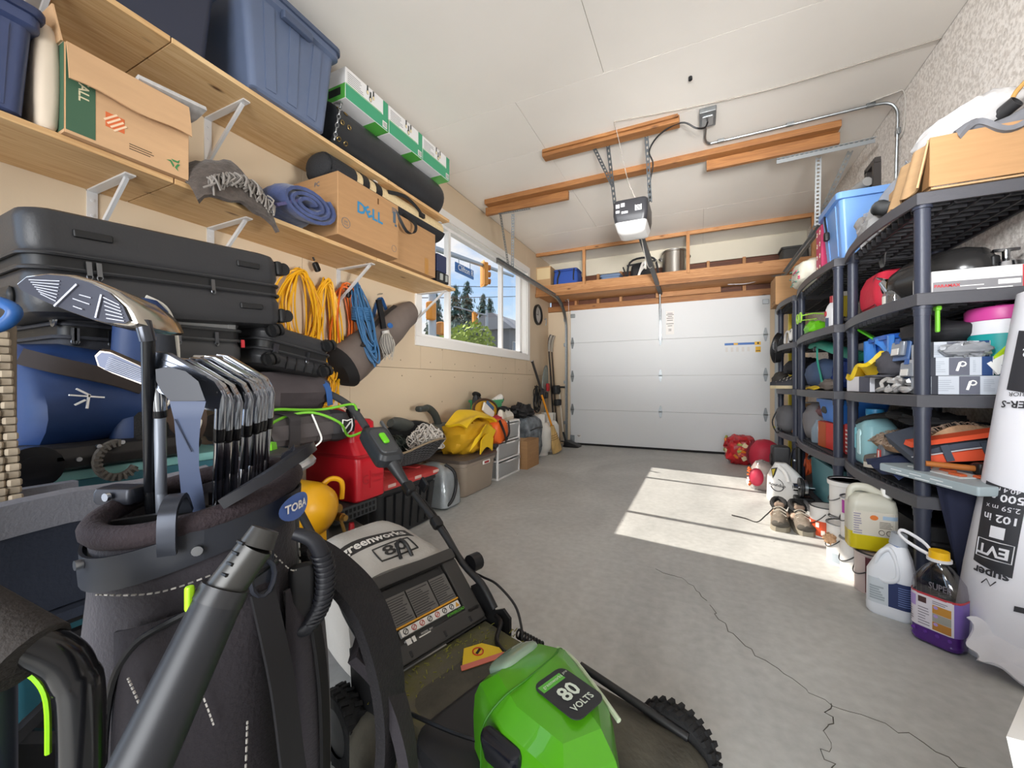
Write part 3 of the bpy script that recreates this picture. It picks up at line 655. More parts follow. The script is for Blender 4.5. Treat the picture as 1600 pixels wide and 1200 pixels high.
t = thing('punching_bag', 'long black punching bag with a chain lying on the upper shelf', 'punching bag', (-2.02, 2.16, zu))
obj('bag', B().lathe([(.02, -.53), (.13, -.53), (.148, -.515), (.15, -.4), (.151, 0), (.15, .5), (.142, .54), (.11, .56), (.02, .565)], (0, 0, .152), 28, rotm(-PI / 2, 0, 0)), M('26282b', .42, var=.15, vs=5, bump=.15, bs=22), t)
b = B()
for k in range(10):
    a = k * 2 * PI / 10
    for y in (-.49, -.44): b.tube([(.152 * math.cos(a) + .0 , y + .012 * math.cos(q), .152 + .152 * math.sin(a) + .0) if False else (.1515 * math.cos(a + .08 * math.sin(q)), y + .012 * math.cos(q), .152 + .1515 * math.sin(a + .08 * math.sin(q))) for q in [j * PI / 4 for j in range(8)]], .003, 5, closed=True)
obj('grommet', b, M('a58e5e', .3, 1), t)
def chain(b, pts, n, r=.011, w=.0028):
    P_ = smoothpts(pts, 8)
    for i in range(n):
        k = i / (n - 1) * (len(P_) - 2); j = int(k); d = (P_[j + 1] - P_[j]).normalized(); p = P_[j].lerp(P_[j + 1], k - j)
        o = d.orthogonal().normalized(); q = d.cross(o); s_ = o if i % 2 else q
        b.tube([p + d * r * 1.6 * math.cos(a) + s_ * r * .8 * math.sin(a) for a in [m * PI / 4 for m in range(8)]], w, 5, closed=True)
    return b
obj('chain', chain(B(), [(.17, -.56, .02), (.16, -.53, .14), (.15, -.50, .25), (.12, -.47, .285)], 13), STEEL, t)
# lower shelf
t = thing('storage_tote', 'dark blue tote at the near end of the lower shelf beside the moving box', 'tote', (-2.03, .27, zl))
obj('body', B().rsec([(0, .15, .18, .03), (.01, .16, .2, .03), (.27, .175, .215, .03), (.28, .19, .23, .03), (.31, .19, .23, .03)]), M('3a4568', .35), t)
obj('lid', B().rbox((0, 0, .325), (.40, .48, .03), .03, .01), M('2d3654', .35), t)
for y in (-.14, 0, .14): obj('rib', B().beam((.158, y * .95, .02), (.174, y, .26), .05, .008, (1, 0, 0)), M('3a4568', .35), t)
solo('paper_sack', 'folded pale paper sack between the dark blue tote and the moving box', 'sack', B().rbox((0, 0, .17), (.3, .05, .34), .02, .02, bulge=.006), M('d6c7b4', .8, bump=.3, bs=12), (-2.03, .522, zl))
t = thing('moving_box', 'open moving box with green printed corner and recycling mark on the lower shelf', 'box', (-2.04, .72, zl))
CB = M('c6a079', .85, var=.05, vs=4, bump=.08, bs=40, stretch=(1, 1, 8))
h, hx, hy = .29, .19, .17
b = B()
for sx in (-1, 1): b.box((sx * hx, 0, h / 2), (.006, hy * 2, h))
for sy in (-1, 1): b.box((0, sy * hy, h / 2), (hx * 2, .006, h))
b.box((0, 0, .004), (hx * 2, hy * 2, .006)); obj('carton', b, CB, t)
obj('flap', B().grid(lambda u, v: (hx + .004 + .03 * v - .008 * v * v, -hy + 2 * hy * u, h - .125 * v + .006 * math.sin(u * 9) * v), 10, 5, .005), CB, t)
obj('flap', B().grid(lambda u, v: (-hx + 2 * hx * u, -hy - .01 - .02 * v, h + .10 * v), 4, 3, .005), CB, t)
b = B(); T = fr((hx + .0032, 0, 0), (0, 1, 0), (0, 0, 1)); Te = fr((0, -hy - .0032, 0), (1, 0, 0), (0, 0, 1))
b.quad(T, -hy, .01, -.10, h - .005).quad(Te, hx - .09, .01, hx, h).mat(1).text('TALL', fr((hx + .0038, -.13, .16), (0, 0, -1), (0, 1, 0)), .035, bold=.02).text('TALL', fr((hx - .045, -hy - .0038, .18), (0, 0, -1), (1, 0, 0)), .035, bold=.02)
obj('print', b, [M('3f5f48', .7), M('d3c9a6', .7)], t, label='green printed corner panel')
b = B().quad(T, -.075, .075, -.025, .125).mat(1)
Tq = T @ Matrix.Translation(V((-.05, .1, .0008))) @ Matrix.Rotation(PI / 4, 4, 'Z')
for q in range(4): b.quad(Tq, -.024, -.022 + q * .012, .024, -.016 + q * .012)
obj('logo', b, [M('d0683a', .7), M('e8c9a8', .7)], t)
obj('fine_print', B().lines(T, -.012, .03, .075, .055, 3, 3, .35), M('5a4a38', .7), t, kind='stuff'); b = B()
for q in range(3):
    Tr = T @ Matrix.Translation(V((.125, .045, .0005))) @ Matrix.Rotation(q * 2 * PI / 3, 4, 'Z'); b.prism([(-.012, .013), (.008, .013), (.016, .022), (.013, .007), (.004, .006), (-.006, .006)], Tr, .0008)
obj('recycling_mark', b, M('3f7d4a', .7), t)
solo('newspaper', 'folded grey newspapers on top of the moving box', 'newspaper', B().grid(lambda u, v: (-.12 + .3 * u, -.1 + .22 * v, .012 * math.sin(u * 7) + .02 * v), 8, 5, .016), M('b9b7b5', .8, var=.2, vs=30), (-2.02, .83, 2.085))
# fur-lined coat, moving blanket
def drape(x0, x1, y0, y1, z, h, seed, over=.05):
    def f(u, v):
        x = x0 + (x1 - x0) * v; y = y0 + (y1 - y0) * u; e = math.sin(u * PI) ** .5
        zz = z + h * e * (1 - (2 * v - 1) ** 4 * .5) * (1 + .3 * mnoise.noise(V((u * 5 + seed, v * 4, seed)))) + .008 * math.sin(v * 21 + u * 4)
        if v > .85: zz -= (v - .85) * over * 6
        return (x, y, zz)
    return f
t = thing('fleece_coat', 'crumpled dark grey fleece with a shaggy edge hanging off the lower shelf', 'coat', (-2.0, 1.02, zl))
obj('body', B().grid(drape(-2.2, -1.80, .905, 1.22, zl + .005, .14, 3, .12), 18, 16, .02), M('4b423c', .95, var=.3, vs=40, bump=.6, bs=60, sheen=.2), t, world=True)
b = B(); rd = random.Random(5)
for k in range(50):
    u = k / 50; p = V((-1.80 + rd.uniform(-.02, .02), .93 + .27 * u, zl + .02 + .07 * math.sin(u * PI)))
    b.tube([p, p + V((.02, rd.uniform(-.02, .02), -.02)), p + V((.015, rd.uniform(-.03, .03), -.05 - .02 * rd.random()))], .004, 5, sm=2)
obj('shaggy_edge', b, M('86807a', .95), t, world=True, kind='stuff')
t = thing('moving_blanket', 'rolled quilted blue moving blanket on the lower shelf beside the computer carton', 'blanket', (-1.9, 1.37, zl))
NB = M('39456e', .9, var=.25, vs=18, bump=.5, bs=35, sheen=.2)
sp_ = []
for k in range(56):
    a = k * 2 * PI / 18 ; r = .035 + .0275 * a / (2 * PI) * 1.0
    sp_.append((r * 1.35 * math.cos(a + .4), r * .8 * math.sin(a + .4)))
b = B()
b.grid(lambda u, v: (-2.23 + .46 * v, 1.39 + sp_[int(u * 55)][0] + .02 * math.sin(v * 6), zl + .115 + sp_[int(u * 55)][1] + .006 * math.sin(v * 40) - .03 * max(0, v - .8) * 5), 55, 14, .016)
obj('roll', b, NB, t, world=True)
obj('loose_fold', B().grid(lambda u, v: (-2.2 + .42 * v, 1.22 + .2 * u, zl + .02 + .11 * u * (1 + .2 * math.sin(v * 9)) + .006 * math.sin(v * 50)), 10, 20, .014), M('4a466a', .9, var=.2, vs=20, bump=.5, bs=30), t, world=True)
# cartons
t = thing('computer_carton', 'brown computer carton with big blue slanted lettering on the lower shelf', 'box', (-1.98, 1.79, zl))
obj('carton', B().rbox((0, 0, .172), (.42, .48, .344), .003, .003, n=1), CARD, t)
b = B(); T = fr((.2105, 0, 0), (0, 1, 0), (0, 0, 1))
b.text('D', T @ Matrix.Translation(V((-.075, .20, 0))), .088, bold=.03, t=.001).text('E', T @ Matrix.Translation(V((-.02, .20, 0))) @ Matrix.Rotation(.55, 4, 'Z'), .084, bold=.03, t=.001).text('L', T @ Matrix.Translation(V((.03, .20, 0))), .088, bold=.03, t=.001).text('L', T @ Matrix.Translation(V((.075, .20, 0))), .088, bold=.03, t=.001)
obj('lettering', b, M('2f78a0', .6), t, label='big blue lettering')
def ring(b, T, x, y, r, w): b.tube([T @ V((x + r * math.cos(a), y + r * math.sin(a), 0)) for a in [k * PI / 10 for k in range(20)]], w, 4, closed=True)
b = B(); ring(b, T, -.185, .08, .028, .0015); b.text('pac', T @ Matrix.Translation(V((-.185, .088, 0))), .02).text('loop', T @ Matrix.Translation(V((-.185, .072, 0))), .018); ring(b, T, .2, .055, .02, .001)
b.quad(T, .19, .22, .215, .29).quad(T, .205, .2, .225, .215).lines(T, .18, .28, .225, .32, 4, 1)
b.text('PC', fr((.05, -.2405, .3), (1, 0, 0), (0, 0, 1)), .035, bold=.01)
obj('print', b, M('4b5a66', .7), t)
obj('hand_hole', B().rbox((.2095, .06, .30), (.003, .012, .035), .002), M('5d3d1d', .9), t)
t = thing('cardboard_carton', 'plain brown carton on the lower shelf next to the window', 'box', (-2.03, 2.285, zl))
obj('carton', B().rbox((0, 0, .165), (.40, .46, .33), .003, .003, n=1), CARD, t)
obj('tape', B().quad(fr((.2005, .12, 0), (0, 1, 0), (0, 0, 1)), -.022, .0, .022, .12), M('a3763f', .3), t)
t = thing('mat_roll', 'rolled tan beach mat in a black mesh bag lying on the cartons', 'mat', (-1.975, 2.1, 2.13))
def matf(b, r, y0, y1, a0, a1, n=28, t_=.006):
    b.grid(lambda u, v: (-1.975 + r * math.cos(a0 + (a1 - a0) * v), y0 + (y1 - y0) * u, 2.215 + .8 * r * math.sin(a0 + (a1 - a0) * v)), n, 14, t_)
b = B(); matf(b, .105, 1.78, 2.68, -.35, PI + .6); obj('mat', b, M('cbb58c', .8, var=.1, vs=60, bump=.3, bs=90), t, world=True)
b = B(); matf(b, .108, 1.60, 2.70, PI + .3, 2 * PI - .25); matf(b, .109, 1.60, 1.78, -.4, PI + .5); b.blob((-1.975, 1.61, 2.215), (.2, .12, .165)); obj('mesh_cover', b, M('232427', .8, bump=.6, bs=150), t, world=True)
b = B(); matf(b, .111, 1.83, 1.88, -.4, PI + .5, 2); matf(b, .111, 1.94, 1.99, -.4, PI + .5, 2); b.strap([(-1.875, 2.05, 2.25), (-1.86, 2.2, 2.28), (-1.855, 2.33, 2.25), (-1.865, 2.41, 2.215)], .025, .005, (0, .3, 1)).box((-1.86, 2.39, 2.22), (.02, .05, .03)); obj('strap', b, K_, t, world=True)
b = B().strap([(-1.87, 1.985, 2.17), (-1.78, 2.0, 2.10), (-1.755, 2.09, 1.985), (-1.755, 2.17, 2.0), (-1.77, 2.2, 2.07), (-1.87, 2.2, 2.16)], .02, .004, (1, .5, .2)); obj('carry_loop', b, K_, t, world=True)
b = B()
for k in range(4): b.tube([(-1.975 + (.02 + .017 * k) * math.cos(a), 1.775, 2.225 + (.016 + .014 * k) * math.sin(a)) for a in [m * PI / 9 for m in range(18)]], .006, 5, closed=True)
obj('rolled_end', b, M('b39c70', .8), t, world=True)
t = thing('parts_case', 'small navy case standing at the window end of the lower shelf', 'case', (-2.02, 2.66, zl))
obj('case', B().rbox((0, 0, .155), (.3, .13, .14), .008), M('2a3352', .4), t); obj('base_box', B().rbox((0, 0, .04), (.32, .16, .08), .006), M('1c1d20', .5), t)
obj('clasp', B().box((.165, -.03, .04), (.01, .03, .05)).box((.165, .04, .04), (.01, .02, .05)), M('9a9c98', .4), t)
# ------------------------------------------------------------------ hanging on the window wall
def coil(b, yc, x, w, z0, z1, n, seed, r, pinch=.45, jit=.18, lean=0):
    rd = random.Random(seed); pts = []
    for k in range(n):
        a = w * rd.uniform(1 - jit * 2, 1 + jit); zb = z0 + (z1 - z0) * rd.uniform(0, .32); zt = z1 - (z1 - z0) * rd.uniform(0, .06); o = rd.uniform(-.3, .3) * w; dx = rd.uniform(0, .07)
        for q in range(8):
            t = q / 8 * 2 * PI; s_ = .5 - .5 * math.cos(t)
            pts.append((x + lean * s_ + dx + .012 * math.sin(t * 2 + k), yc + o * s_ + a * math.sin(t) * (pinch + (1 - pinch) * min(1, s_ * 1.6)), zt + (zb - zt) * s_))
    return b.tube(pts, r, 5, sm=4)
YEL = M('e2a81c', .45); ORG = M('d9661f', .45); BLR = M('3c6b96', .6)
t = thing('cable_hank', 'yellow extension cord in a tangled hank behind the big suitcase wheels', 'cord', (-2.2, 1.62, 1.6), group='yellow cords on the wall')
obj('cable', coil(B(), 1.62, -2.2, .13, 1.06, 1.67, 13, 3, .0055, .7, .22), YEL, t, world=True)
obj('nail', B().cyl((XL, 1.62, 1.665), (-2.17, 1.62, 1.67), .004), STEEL, t, world=True)
t = thing('cable_hank', 'long yellow extension cord hank hanging beside the orange cord', 'cord', (-2.2, 1.80, 1.6), group='yellow cords on the wall')
obj('cable', coil(B(), 1.81, -2.2, .105, .80, 1.66, 22, 7, .0055, .75, .24).tube([(-2.12, 1.86, .95), (-2.08, 1.83, .8), (-2.04, 1.78, .62), (-1.9, 1.62, .6), (-1.82, 1.52, .72), (-1.78, 1.5, .84), (-1.75, 1.44, .86)], .0058, 6, sm=5), YEL, t, world=True)
obj('plug', B().rbox((-2.16, 1.73, 1.70), (.03, .035, .06), .01, R=rotm(.5)).cyl((-2.16, 1.715, 1.735), (-2.16, 1.705, 1.755), .006), BLK, t, world=True)
t = thing('cable_hank', 'orange extension cord hanging in open loops on the wall', 'cord', (-2.2, 1.95, 1.6))
obj('cable', coil(B(), 1.965, -2.215, .10, 1.0, 1.66, 7, 12, .0058, .75, .22), ORG, t, world=True)
obj('plug', B().rbox((-2.17, 1.99, 1.60), (.03, .03, .08), .01), BLK, t, world=True)
t = thing('rope_hank', 'blue rope hank tied round its middle hanging on the wall', 'rope', (-2.2, 2.045, 1.6))
obj('rope', coil(B(), 2.045, -2.2, .055, 1.07, 1.68, 13, 21, .006, .75, .2, .17), BLR, t, world=True)
b = B()
for k in range(7): b.tube([(-2.11 + .06 * math.cos(a), 2.045 + .06 * math.sin(a), 1.41 + .013 * k + .004 * math.sin(a * 2)) for a in [m * PI / 8 for m in range(16)]], .0065, 5, closed=True)
obj('wrap', b, BLR, t, world=True)
t = thing('wall_hook', 'small blue triangular strap hook on the wall above the long bag', 'hook', (-2.22, 2.34, 1.64))
obj('strap', B().strap([(-2.22, 2.27, 1.47), (-2.22, 2.30, 1.57), (-2.22, 2.345, 1.635), (-2.22, 2.39, 1.58), (-2.22, 2.42, 1.52)], .03, .006, (1, 0, 0)), M('1f4f86', .6), t, world=True)
obj('nail', B().cyl((XL, 2.345, 1.66), (-2.20, 2.345, 1.665), .004), STEEL, t, world=True)
obj('clip', B().tube([(-2.215, 2.33, 1.62), (-2.215, 2.36, 1.57), (-2.215, 2.31, 1.55)], .005, 6, sm=4), BLK, t, world=True)
t = thing('hanging_sack', 'long grey-brown carry sack with blue patches slung slantwise on the wall', 'bag', (-2.12, 2.25, 1.35))
ax = [(1.87, 1.045, .05, .04), (1.885, 1.055, .105, .085), (1.93, 1.085, .142, .105), (2.02, 1.15, .140, .105), (2.12, 1.225, .132, .10), (2.25, 1.32, .128, .10), (2.40, 1.42, .118, .095), (2.52, 1.50, .102, .085), (2.61, 1.555, .092, .08), (2.67, 1.59, .075, .06), (2.69, 1.60, .03, .03)]
d2 = V((0, .83, .56)); n2 = V((0, -.56, .83))
rings = []
for i, (y, z, r, rx) in enumerate(ax):
    rings.append([V((-2.245 + rx + .0, y, z)) + n2 * (1.08 * r * math.cos(a)) * (1 + .05 * math.sin(3 * a + i * 1.3)) + V((1, 0, 0)) * rx * math.sin(a) for a in [k * 2 * PI / 22 for k in range(22)]])
b = B().loft(rings); obj('sack', b, M('6b605a', .8, var=.12, vs=7, bump=.45, bs=9), t, world=True)
rr = [[p * 1.0 for p in q] for q in rings[:3]]
b = B().loft([[V((p.x + .002, p.y - .004, p.z - .004)) + (p - V((-2.14, ax[i][0], ax[i][1]))) * .03 for p in q] for i, q in enumerate(rr)])
obj('end_cap', b, M('1b1a1b', .8), t, world=True)
b = B()
for (y, z, s_) in ((2.27, 1.40, .034), (2.23, 1.29, .03), (2.19, 1.26, .026)):
    b.blob((-2.055, y, z), (.012, s_ * 1.7, s_ * 1.2), .004, 2, y)
obj('logo_patch', b, M('2d62a3', .6), t, world=True, kind='stuff')
obj('strap', B().strap([(-2.03, 1.98, 1.22), (-2.06, 2.1, 1.36), (-2.10, 2.25, 1.475), (-2.14, 2.42, 1.58)], .03, .005, (1, .2, -.5)).strap([(-2.2, 2.27, 1.2), (-2.18, 2.36, 1.235), (-2.16, 2.46, 1.335)], .03, .006, (1, 0, 0)), M('2a2727', .8), t, world=True)
t = thing('hanging_bobber', 'black handled grey string bobber hanging in front of the long sack', 'bobber', (-2.03, 2.15, 1.5))  # string bobber on a black handle, not a lamp
obj('handle', B().beam((-2.03, 2.125, 1.56), (-2.02, 2.165, 1.36), .022, .035), BLK, t, world=True)
obj('body', B().blob((-2.01, 2.19, 1.255), (.09, .10, .15), .006, 3, 2), M('74706b', .8, bump=.3, bs=30), t, world=True)
obj('collar', B().cyl((-2.015, 2.175, 1.35), (-2.014, 2.18, 1.33), .026), M('b8b4ae', .5), t, world=True)
b = B(); rd = random.Random(8)
for k in range(16):
    a = k * PI / 8; b.tube([(-2.01 + .02 * math.cos(a), 2.18 + .02 * math.sin(a), 1.335), (-2.01 + .05 * math.cos(a), 2.19 + .055 * math.sin(a), 1.255), (-2.01 + .03 * math.cos(a + .7), 2.195 + .03 * math.sin(a + .7), 1.17 - .03 * rd.random())], .0022, 4, sm=3)
obj('netting', b, M('b8b2a8', .7), t, world=True, kind='stuff')
# ------------------------------------------------------------------ luggage stack
SUIT = M('2b2b2d', .42, var=.06, vs=3, bump=.06, bs=160); SUITG = M('3a3a3b', .36, var=.05, vs=3); TRM = M('151516', .5)
def caster(b, p, ax_, r=.026):
    ax_ = V(ax_).normalized(); p = V(p)
    for s_ in (-1, 1): b.cyl(p + ax_ * (s_ * .012 - .007), p + ax_ * (s_ * .012 + .007), r, n=16)
    return b.cyl(p - ax_ * .02, p + ax_ * .02, r * .35, n=8)
def suitcase(label, loc, rot, d, shell, face, wheel_end=None, pads=True, r=.06, group='suitcases in the stack'):
    t = thing('suitcase', label, 'suitcase', loc, rot, group)
    x, y, z = d
    obj('shell', B().rbox((0, 0, z * .25 + .006), (x, y, z * .5 - .012), r, .035, n=5), shell, t)
    obj('shell', B().rbox((0, 0, -z * .25 - .006), (x, y, z * .5 - .012), r, .035, n=5), shell, t)
    obj('zipper', B().rbox((0, 0, 0), (x - .012, y - .012, .035), r - .01, .002, n=5), TRM, t)
    b = B()
    for s_ in (-1, 1): b.tube([(px, py, s_ * .02) for px, py in rrect(x / 2 + .001, y / 2 + .001, r, 5)], .006, 6, closed=True)
    obj('bead', b, shell, t)
    for q in (-.33, -.30, .12):
        b = B(); b.box((x / 2 + .004, y * q, -.012), (.008, .012, .04)).tube([(x / 2 + .006, y * q + .006 * math.cos(a), -.035 + .01 * math.sin(a)) for a in [k * PI / 4 for k in range(8)]], .002, 4, closed=True)
        obj('zip_pull', b, M('6d6f72', .3, 1), t)
    return t
t = suitcase('largest black hard-shell suitcase lying across the top of the luggage stack', (-1.845, .765, 1.335), (math.radians(4.5), 0, math.radians(-1)), (.48, .72, .30), SUIT, 0)
for y in (-.22, .22):
    for z in (-.075, .085): obj('foot_pad', B().rbox((.243, y, z), (.012, .085, .022), .004, .004), TRM, t)
for px_, pz_ in ((.2, .1), (.2, -.1), (-.2, -.1), (-.2, .1)):
    obj('caster', caster(B(), (px_, .385, pz_), (1, 0, 0)).rbox((px_, .362, pz_), (.05, .03, .06), .01), TRM, t)
obj('side_handle', B().rbox((.05, -.365, -.09), (.2, .02, .05), .02), TRM, t)
t = suitcase('charcoal hard-shell cabin case with a pale emblem under the big black suitcase', (-1.89, .845, 1.155), (math.radians(2), 0, 0), (.50, .285, .235), SUITG, 0, r=.05)
obj('carry_handle', B().rbox((.258, -.01, .075), (.02, .16, .03), .01), M('4a4a4a', .3), t); obj('emblem', B().rbox((.251, -.01, -.088), (.006, .07, .016), .006), M('b8b6b2', .3, .7), t)
obj('tag', B().box((.252, .13, -.03), (.004, .012, .03)), M('b02a30', .5), t)
obj('bumper', B().rbox((.25, .0, .035), (.006, .2, .02), .003).rbox((.2505, -.09, .035), (.008, .03, .022), .003).rbox((.2505, .09, .035), (.008, .03, .022), .003), M('6a6a69', .35), t)
t = suitcase('black cabin case tilted down with four double casters facing out', (-1.885, 1.22, 1.115), (math.radians(-9), 0, 0), (.50, .36, .185), SUIT, 0, r=.05)
for y in (-.135, .135):
    for z in (-.062, .062):
        b = B(); caster(b, (.275, y, z), (0, .9, .4), .026); b.cyl((.245, y, z), (.262, y, z), .03, n=14); obj('caster', b, TRM, t)
b = B()
for q in range(4): b.box((.25, -.05 + q * .045, -.06), (.008, .006, .055))
obj('rib', b, TRM, t)
t = suitcase('dark fabric suitcase with a round badge at the near back of the stack', (-1.98, .60, 1.135), 0, (.46, .19, .19), M('33343a', .7, bump=.2, bs=100), 0, r=.04)
obj('badge', B().cyl((.21, -.097, .03), (.21, -.101, .03), .022, n=16).cyl((.21, -.1, .03), (.21, -.104, .03), .012, n=12), STEEL, t)
DUF = M('40393a', .85, var=.12, vs=9, bump=.3, bs=18)
t = thing('duffel_bag', 'crumpled dark brown duffel under the tilted cabin case', 'bag', (-1.90, 1.26, .845))
obj('body', B().blob((0, 0, .085), (.46, .44, .19), .03, 2.5, 3, e=.5, nu=28, nv=16), DUF, t)
obj('handle', B().strap([(.16, .08, .17), (.245, .12, .12), (.25, .14, .02)], .03, .005, (0, 1, .2)), M('2a4f86', .7), t)
t = thing('hockey_bag', 'grey hockey bag with a white shield emblem above the light blue bin', 'bag', (-1.82, 1.235, .69))
obj('body', B().rbox((0, 0, .078), (.52, .40, .15), .06, .06, bulge=.02), M('4a4444', .8, var=.08, vs=6, bump=.25, bs=30), t)
b = B(); T = fr((.308, .145, .08), (0, 1, 0), (0, 0, 1))
sh = [(-.026, .032), (0, .026), (.026, .032), (.03, 0), (.022, -.022), (0, -.036), (-.022, -.022), (-.03, 0)]
b.tube([T @ V((x, y, 0)) for x, y in sh], .0035, 5, closed=True).beam(T @ V((-.02, -.02, 0)), T @ V((.02, .02, 0)), .006, .004)
obj('emblem', b, WHT, t, label='white shield emblem')
obj('end_panel', B().rbox((.03, .155, .078), (.505, .12, .152), .05, .05, bulge=.02), M('2c2a2c', .7), t)
obj('piping', B().tube([(.285, -.02, .0), (.285, .02, .03), (.283, .0, .09), (.262, -.01, .145)], .004, 5, sm=5), WHT, t)
obj('band', B().strap([(.27, -.11, .0), (.286, -.11, .04), (.286, -.11, .1), (.26, -.11, .15), (0, -.11, .162)], .05, .004, (0, 1, 0)), M('2f2b2c', .8), t)
t = thing('storage_tub', 'light blue plastic tub under the grey hockey bag', 'tub', (-1.84, 1.10, 0))
LB = M('7db4d0', .4)
obj('body', B().tub((0, 0, 0), (.46, .24, .66), .006, .04, .85), LB, t); obj('lid', B().rbox((0, 0, .672), (.50, .27, .03), .04, .01), LB, t)
t = thing('storage_tub', 'teal plastic tub under the blue sports duffel', 'tub', (-1.82, .62, 0))
obj('body', B().tub((0, 0, 0), (.46, .55, .70), .006, .04, .9), M('2f6674', .45), t); obj('lid', B().rbox((0, 0, .715), (.5, .6, .03), .04, .01), M('7fb7b4', .45), t)
# blue sports duffel
BB = M('16305c', .55, var=.22, vs=5, bump=.35, bs=7)
t = thing('sports_duffel', 'blue sports duffel with a white swallow logo, tan panels and black wheels', 'bag', (-1.78, .59, .735))
def dring(y, w):
    return [V((-.02 + w * .25 * math.cos(a) * (1 + .08 * math.sin(3 * a + y * 20)), y, .175 + w * .165 * math.sin(a) * (1 + .1 * math.sin(2 * a + 9 * y)))) for a in [k * 2 * PI / 26 for k in range(26)]]
obj('body', B().loft([dring(-.20, .3), dring(-.19, .8), dring(-.16, .97), dring(-.08, 1.03), dring(0, 1.0), dring(.08, 1.0), dring(.15, .96), dring(.19, .8), dring(.2, .3)]), BB, t)
obj('side_panel', B().grid(lambda u, v: (.225 - .05 * (2 * v - 1) ** 2 + .012, .05 + .16 * u, .03 + .25 * v * (1 - .3 * u)), 8, 8, .006), M('4b3c33', .85), t)
obj('base', B().rbox((0, 0, .035), (.50, .42, .07), .06, .03), M('1d1a1a', .6), t)
obj('piping', B().tube([(.235, .05, .0), (.242, .045, .06), (.245, .06, .12), (.24, .1, .18), (.225, .12, .22), (.2, .11, .28)], .005, 6, sm=5).tube([(.24, .14, .02), (.235, .19, .1), (.2, .2, .2)], .005, 6, sm=5), M('d9d4ca', .6), t)
obj('strap', B().strap([(.12, -.18, .31), (.19, -.13, .285), (.235, -.04, .255), (.24, .03, .225)], .045, .007, (-.3, 0, 1)), M('2b2320', .85), t)
T = fr((.2365, -.09, .195), (0, 1, .05), (0, -.05, 1))
b = B()
for A_, C_ in (((-.035, .012), (.035, 0)), ((-.02, .028), (.006, .008)), ((.004, .01), (-.002, -.028)), ((-.025, -.016), (-.004, -.004))): b.beam(T @ V((A_[0], A_[1], .004)), T @ V((C_[0], C_[1], .004)), .004, .007, (1, 0, 0))
obj('logo', b, WHT, t)
b = B(); b.cyl((.21, -.19, .02), (.25, -.19, .02), .055, n=24).cyl((.24, -.19, .02), (.256, -.19, .02), .03, n=16)
obj('wheel', b, BLKS, t)
b = B(); b.tube([(.25, -.03 + .045 * math.cos(a), .015 + .05 * math.sin(a)) for a in [PI * .5 + k * PI / 12 for k in range(17)]], .011, 8)
for k in range(15):
    a = PI * .5 + k * PI / 11; b.beam((.262, -.03 + .036 * math.cos(a), .015 + .04 * math.sin(a)), (.262, -.03 + .056 * math.cos(a), .015 + .06 * math.sin(a)), .006, .006, (1, 0, 0))
obj('toothed_wheel', b, M('55504a', .6), t)
obj('rivet', B().cyl((.246, -.07, .06), (.256, -.07, .06), .006, n=10).cyl((.246, -.02, .065), (.256, -.02, .065), .006, n=10).cyl((.246, -.11, .03), (.256, -.11, .03), .006, n=10), STEEL, t)
obj('red_tab', B().rbox((.15, -.225, .03), (.08, .03, .04), .01), M('7c1c22', .5), t)
t = thing('sports_pad', 'blue and black padded leg guard with light piping standing against the cases', 'pad', (-1.60, .655, 1.0))
def padr(z, w, d): return [V((-.01 + d * math.cos(a), .8 * w * math.sin(a), z)) for a in [k * 2 * PI / 20 for k in range(20)]]
b = B().loft([padr(-.26, .10, .05), padr(-.2, .105, .055), padr(-.05, .10, .055), padr(.06, .10, .055), padr(.15, .095, .05), padr(.21, .075, .045), padr(.24, .04, .03), padr(.245, .01, .01)])
obj('shell', b, M('1b3460', .5, bump=.1, bs=20, var=.15, vs=6), t)
b = B()
b.tube([(.0, .02, -.26), (.01, .08, -.1), (.01, .082, .06), (.0, .077, .16), (.0, .05, .225), (.0, 0, .25)], .006, 6, sm=5)
obj('piping', b, M('c9c5bb', .6), t)
obj('dark_panel', B().loft([[V((p.x + .004, p.y * .75 + .028, p.z)) for p in r] for r in (padr(-.25, .09, .052), padr(-.05, .09, .056), padr(.06, .09, .056), padr(.16, .07, .05), padr(.2, .04, .03))]), M('23262d', .7), t)
obj('mesh_panel', B().rbox((.035, .0, -.18), (.04, .09, .14), .02, .02), M('1c1b1b', .9, bump=.8, bs=200), t)
obj('d_ring', B().tube([(.055, -.05 + .014 * math.cos(a), .02 + .02 * math.sin(a)) for a in [k * PI / 5 for k in range(10)]], .003, 5, closed=True), STEEL, t)
# ------------------------------------------------------------------ along the window wall on the floor
t = thing('gas_can', 'red plastic gas can standing on the compressor', 'can', (-1.75, 1.58, .365))
RED = M('b01522', .38, bump=.05, bs=25)
obj('body', B().rsec([(0, .185, .09, .02), (.012, .2, .10, .03), (.20, .2, .10, .03), (.235, .19, .097, .03), (.30, .15, .088, .03), (.305, .145, .088, .03), (.40, .14, .085, .03), (.415, .125, .075, .03)]), RED, t)
obj('ridge', B().rsec([(.222, .2, .10, .03), (.232, .203, .102, .03), (.24, .195, .098, .03)]), M('98121d', .4), t)
b = B(); T = fr((.2005, .0, .11), (0, 1, 0), (0, 0, 1))
b.text('G', T @ Matrix.Translation(V((-.05, 0, 0))), .07, t=.002).beam(T @ V((-.018, -.045, .001)), T @ V((-.018, .045, .001)), .003, .004, (1, 0, 0)).text('Danger', T @ Matrix.Translation(V((.035, .015, 0))), .028, t=.002).text('essence', T @ Matrix.Translation(V((.035, -.015, 0))), .02, t=.002)
obj('embossing', b, M('9c141f', .4), t)
obj('spout', B().cyl((.06, 0, .41), (.06, 0, .45), .03, n=16).cyl((.06, 0, .45), (.06, 0, .47), .036, n=16), BLK, t)
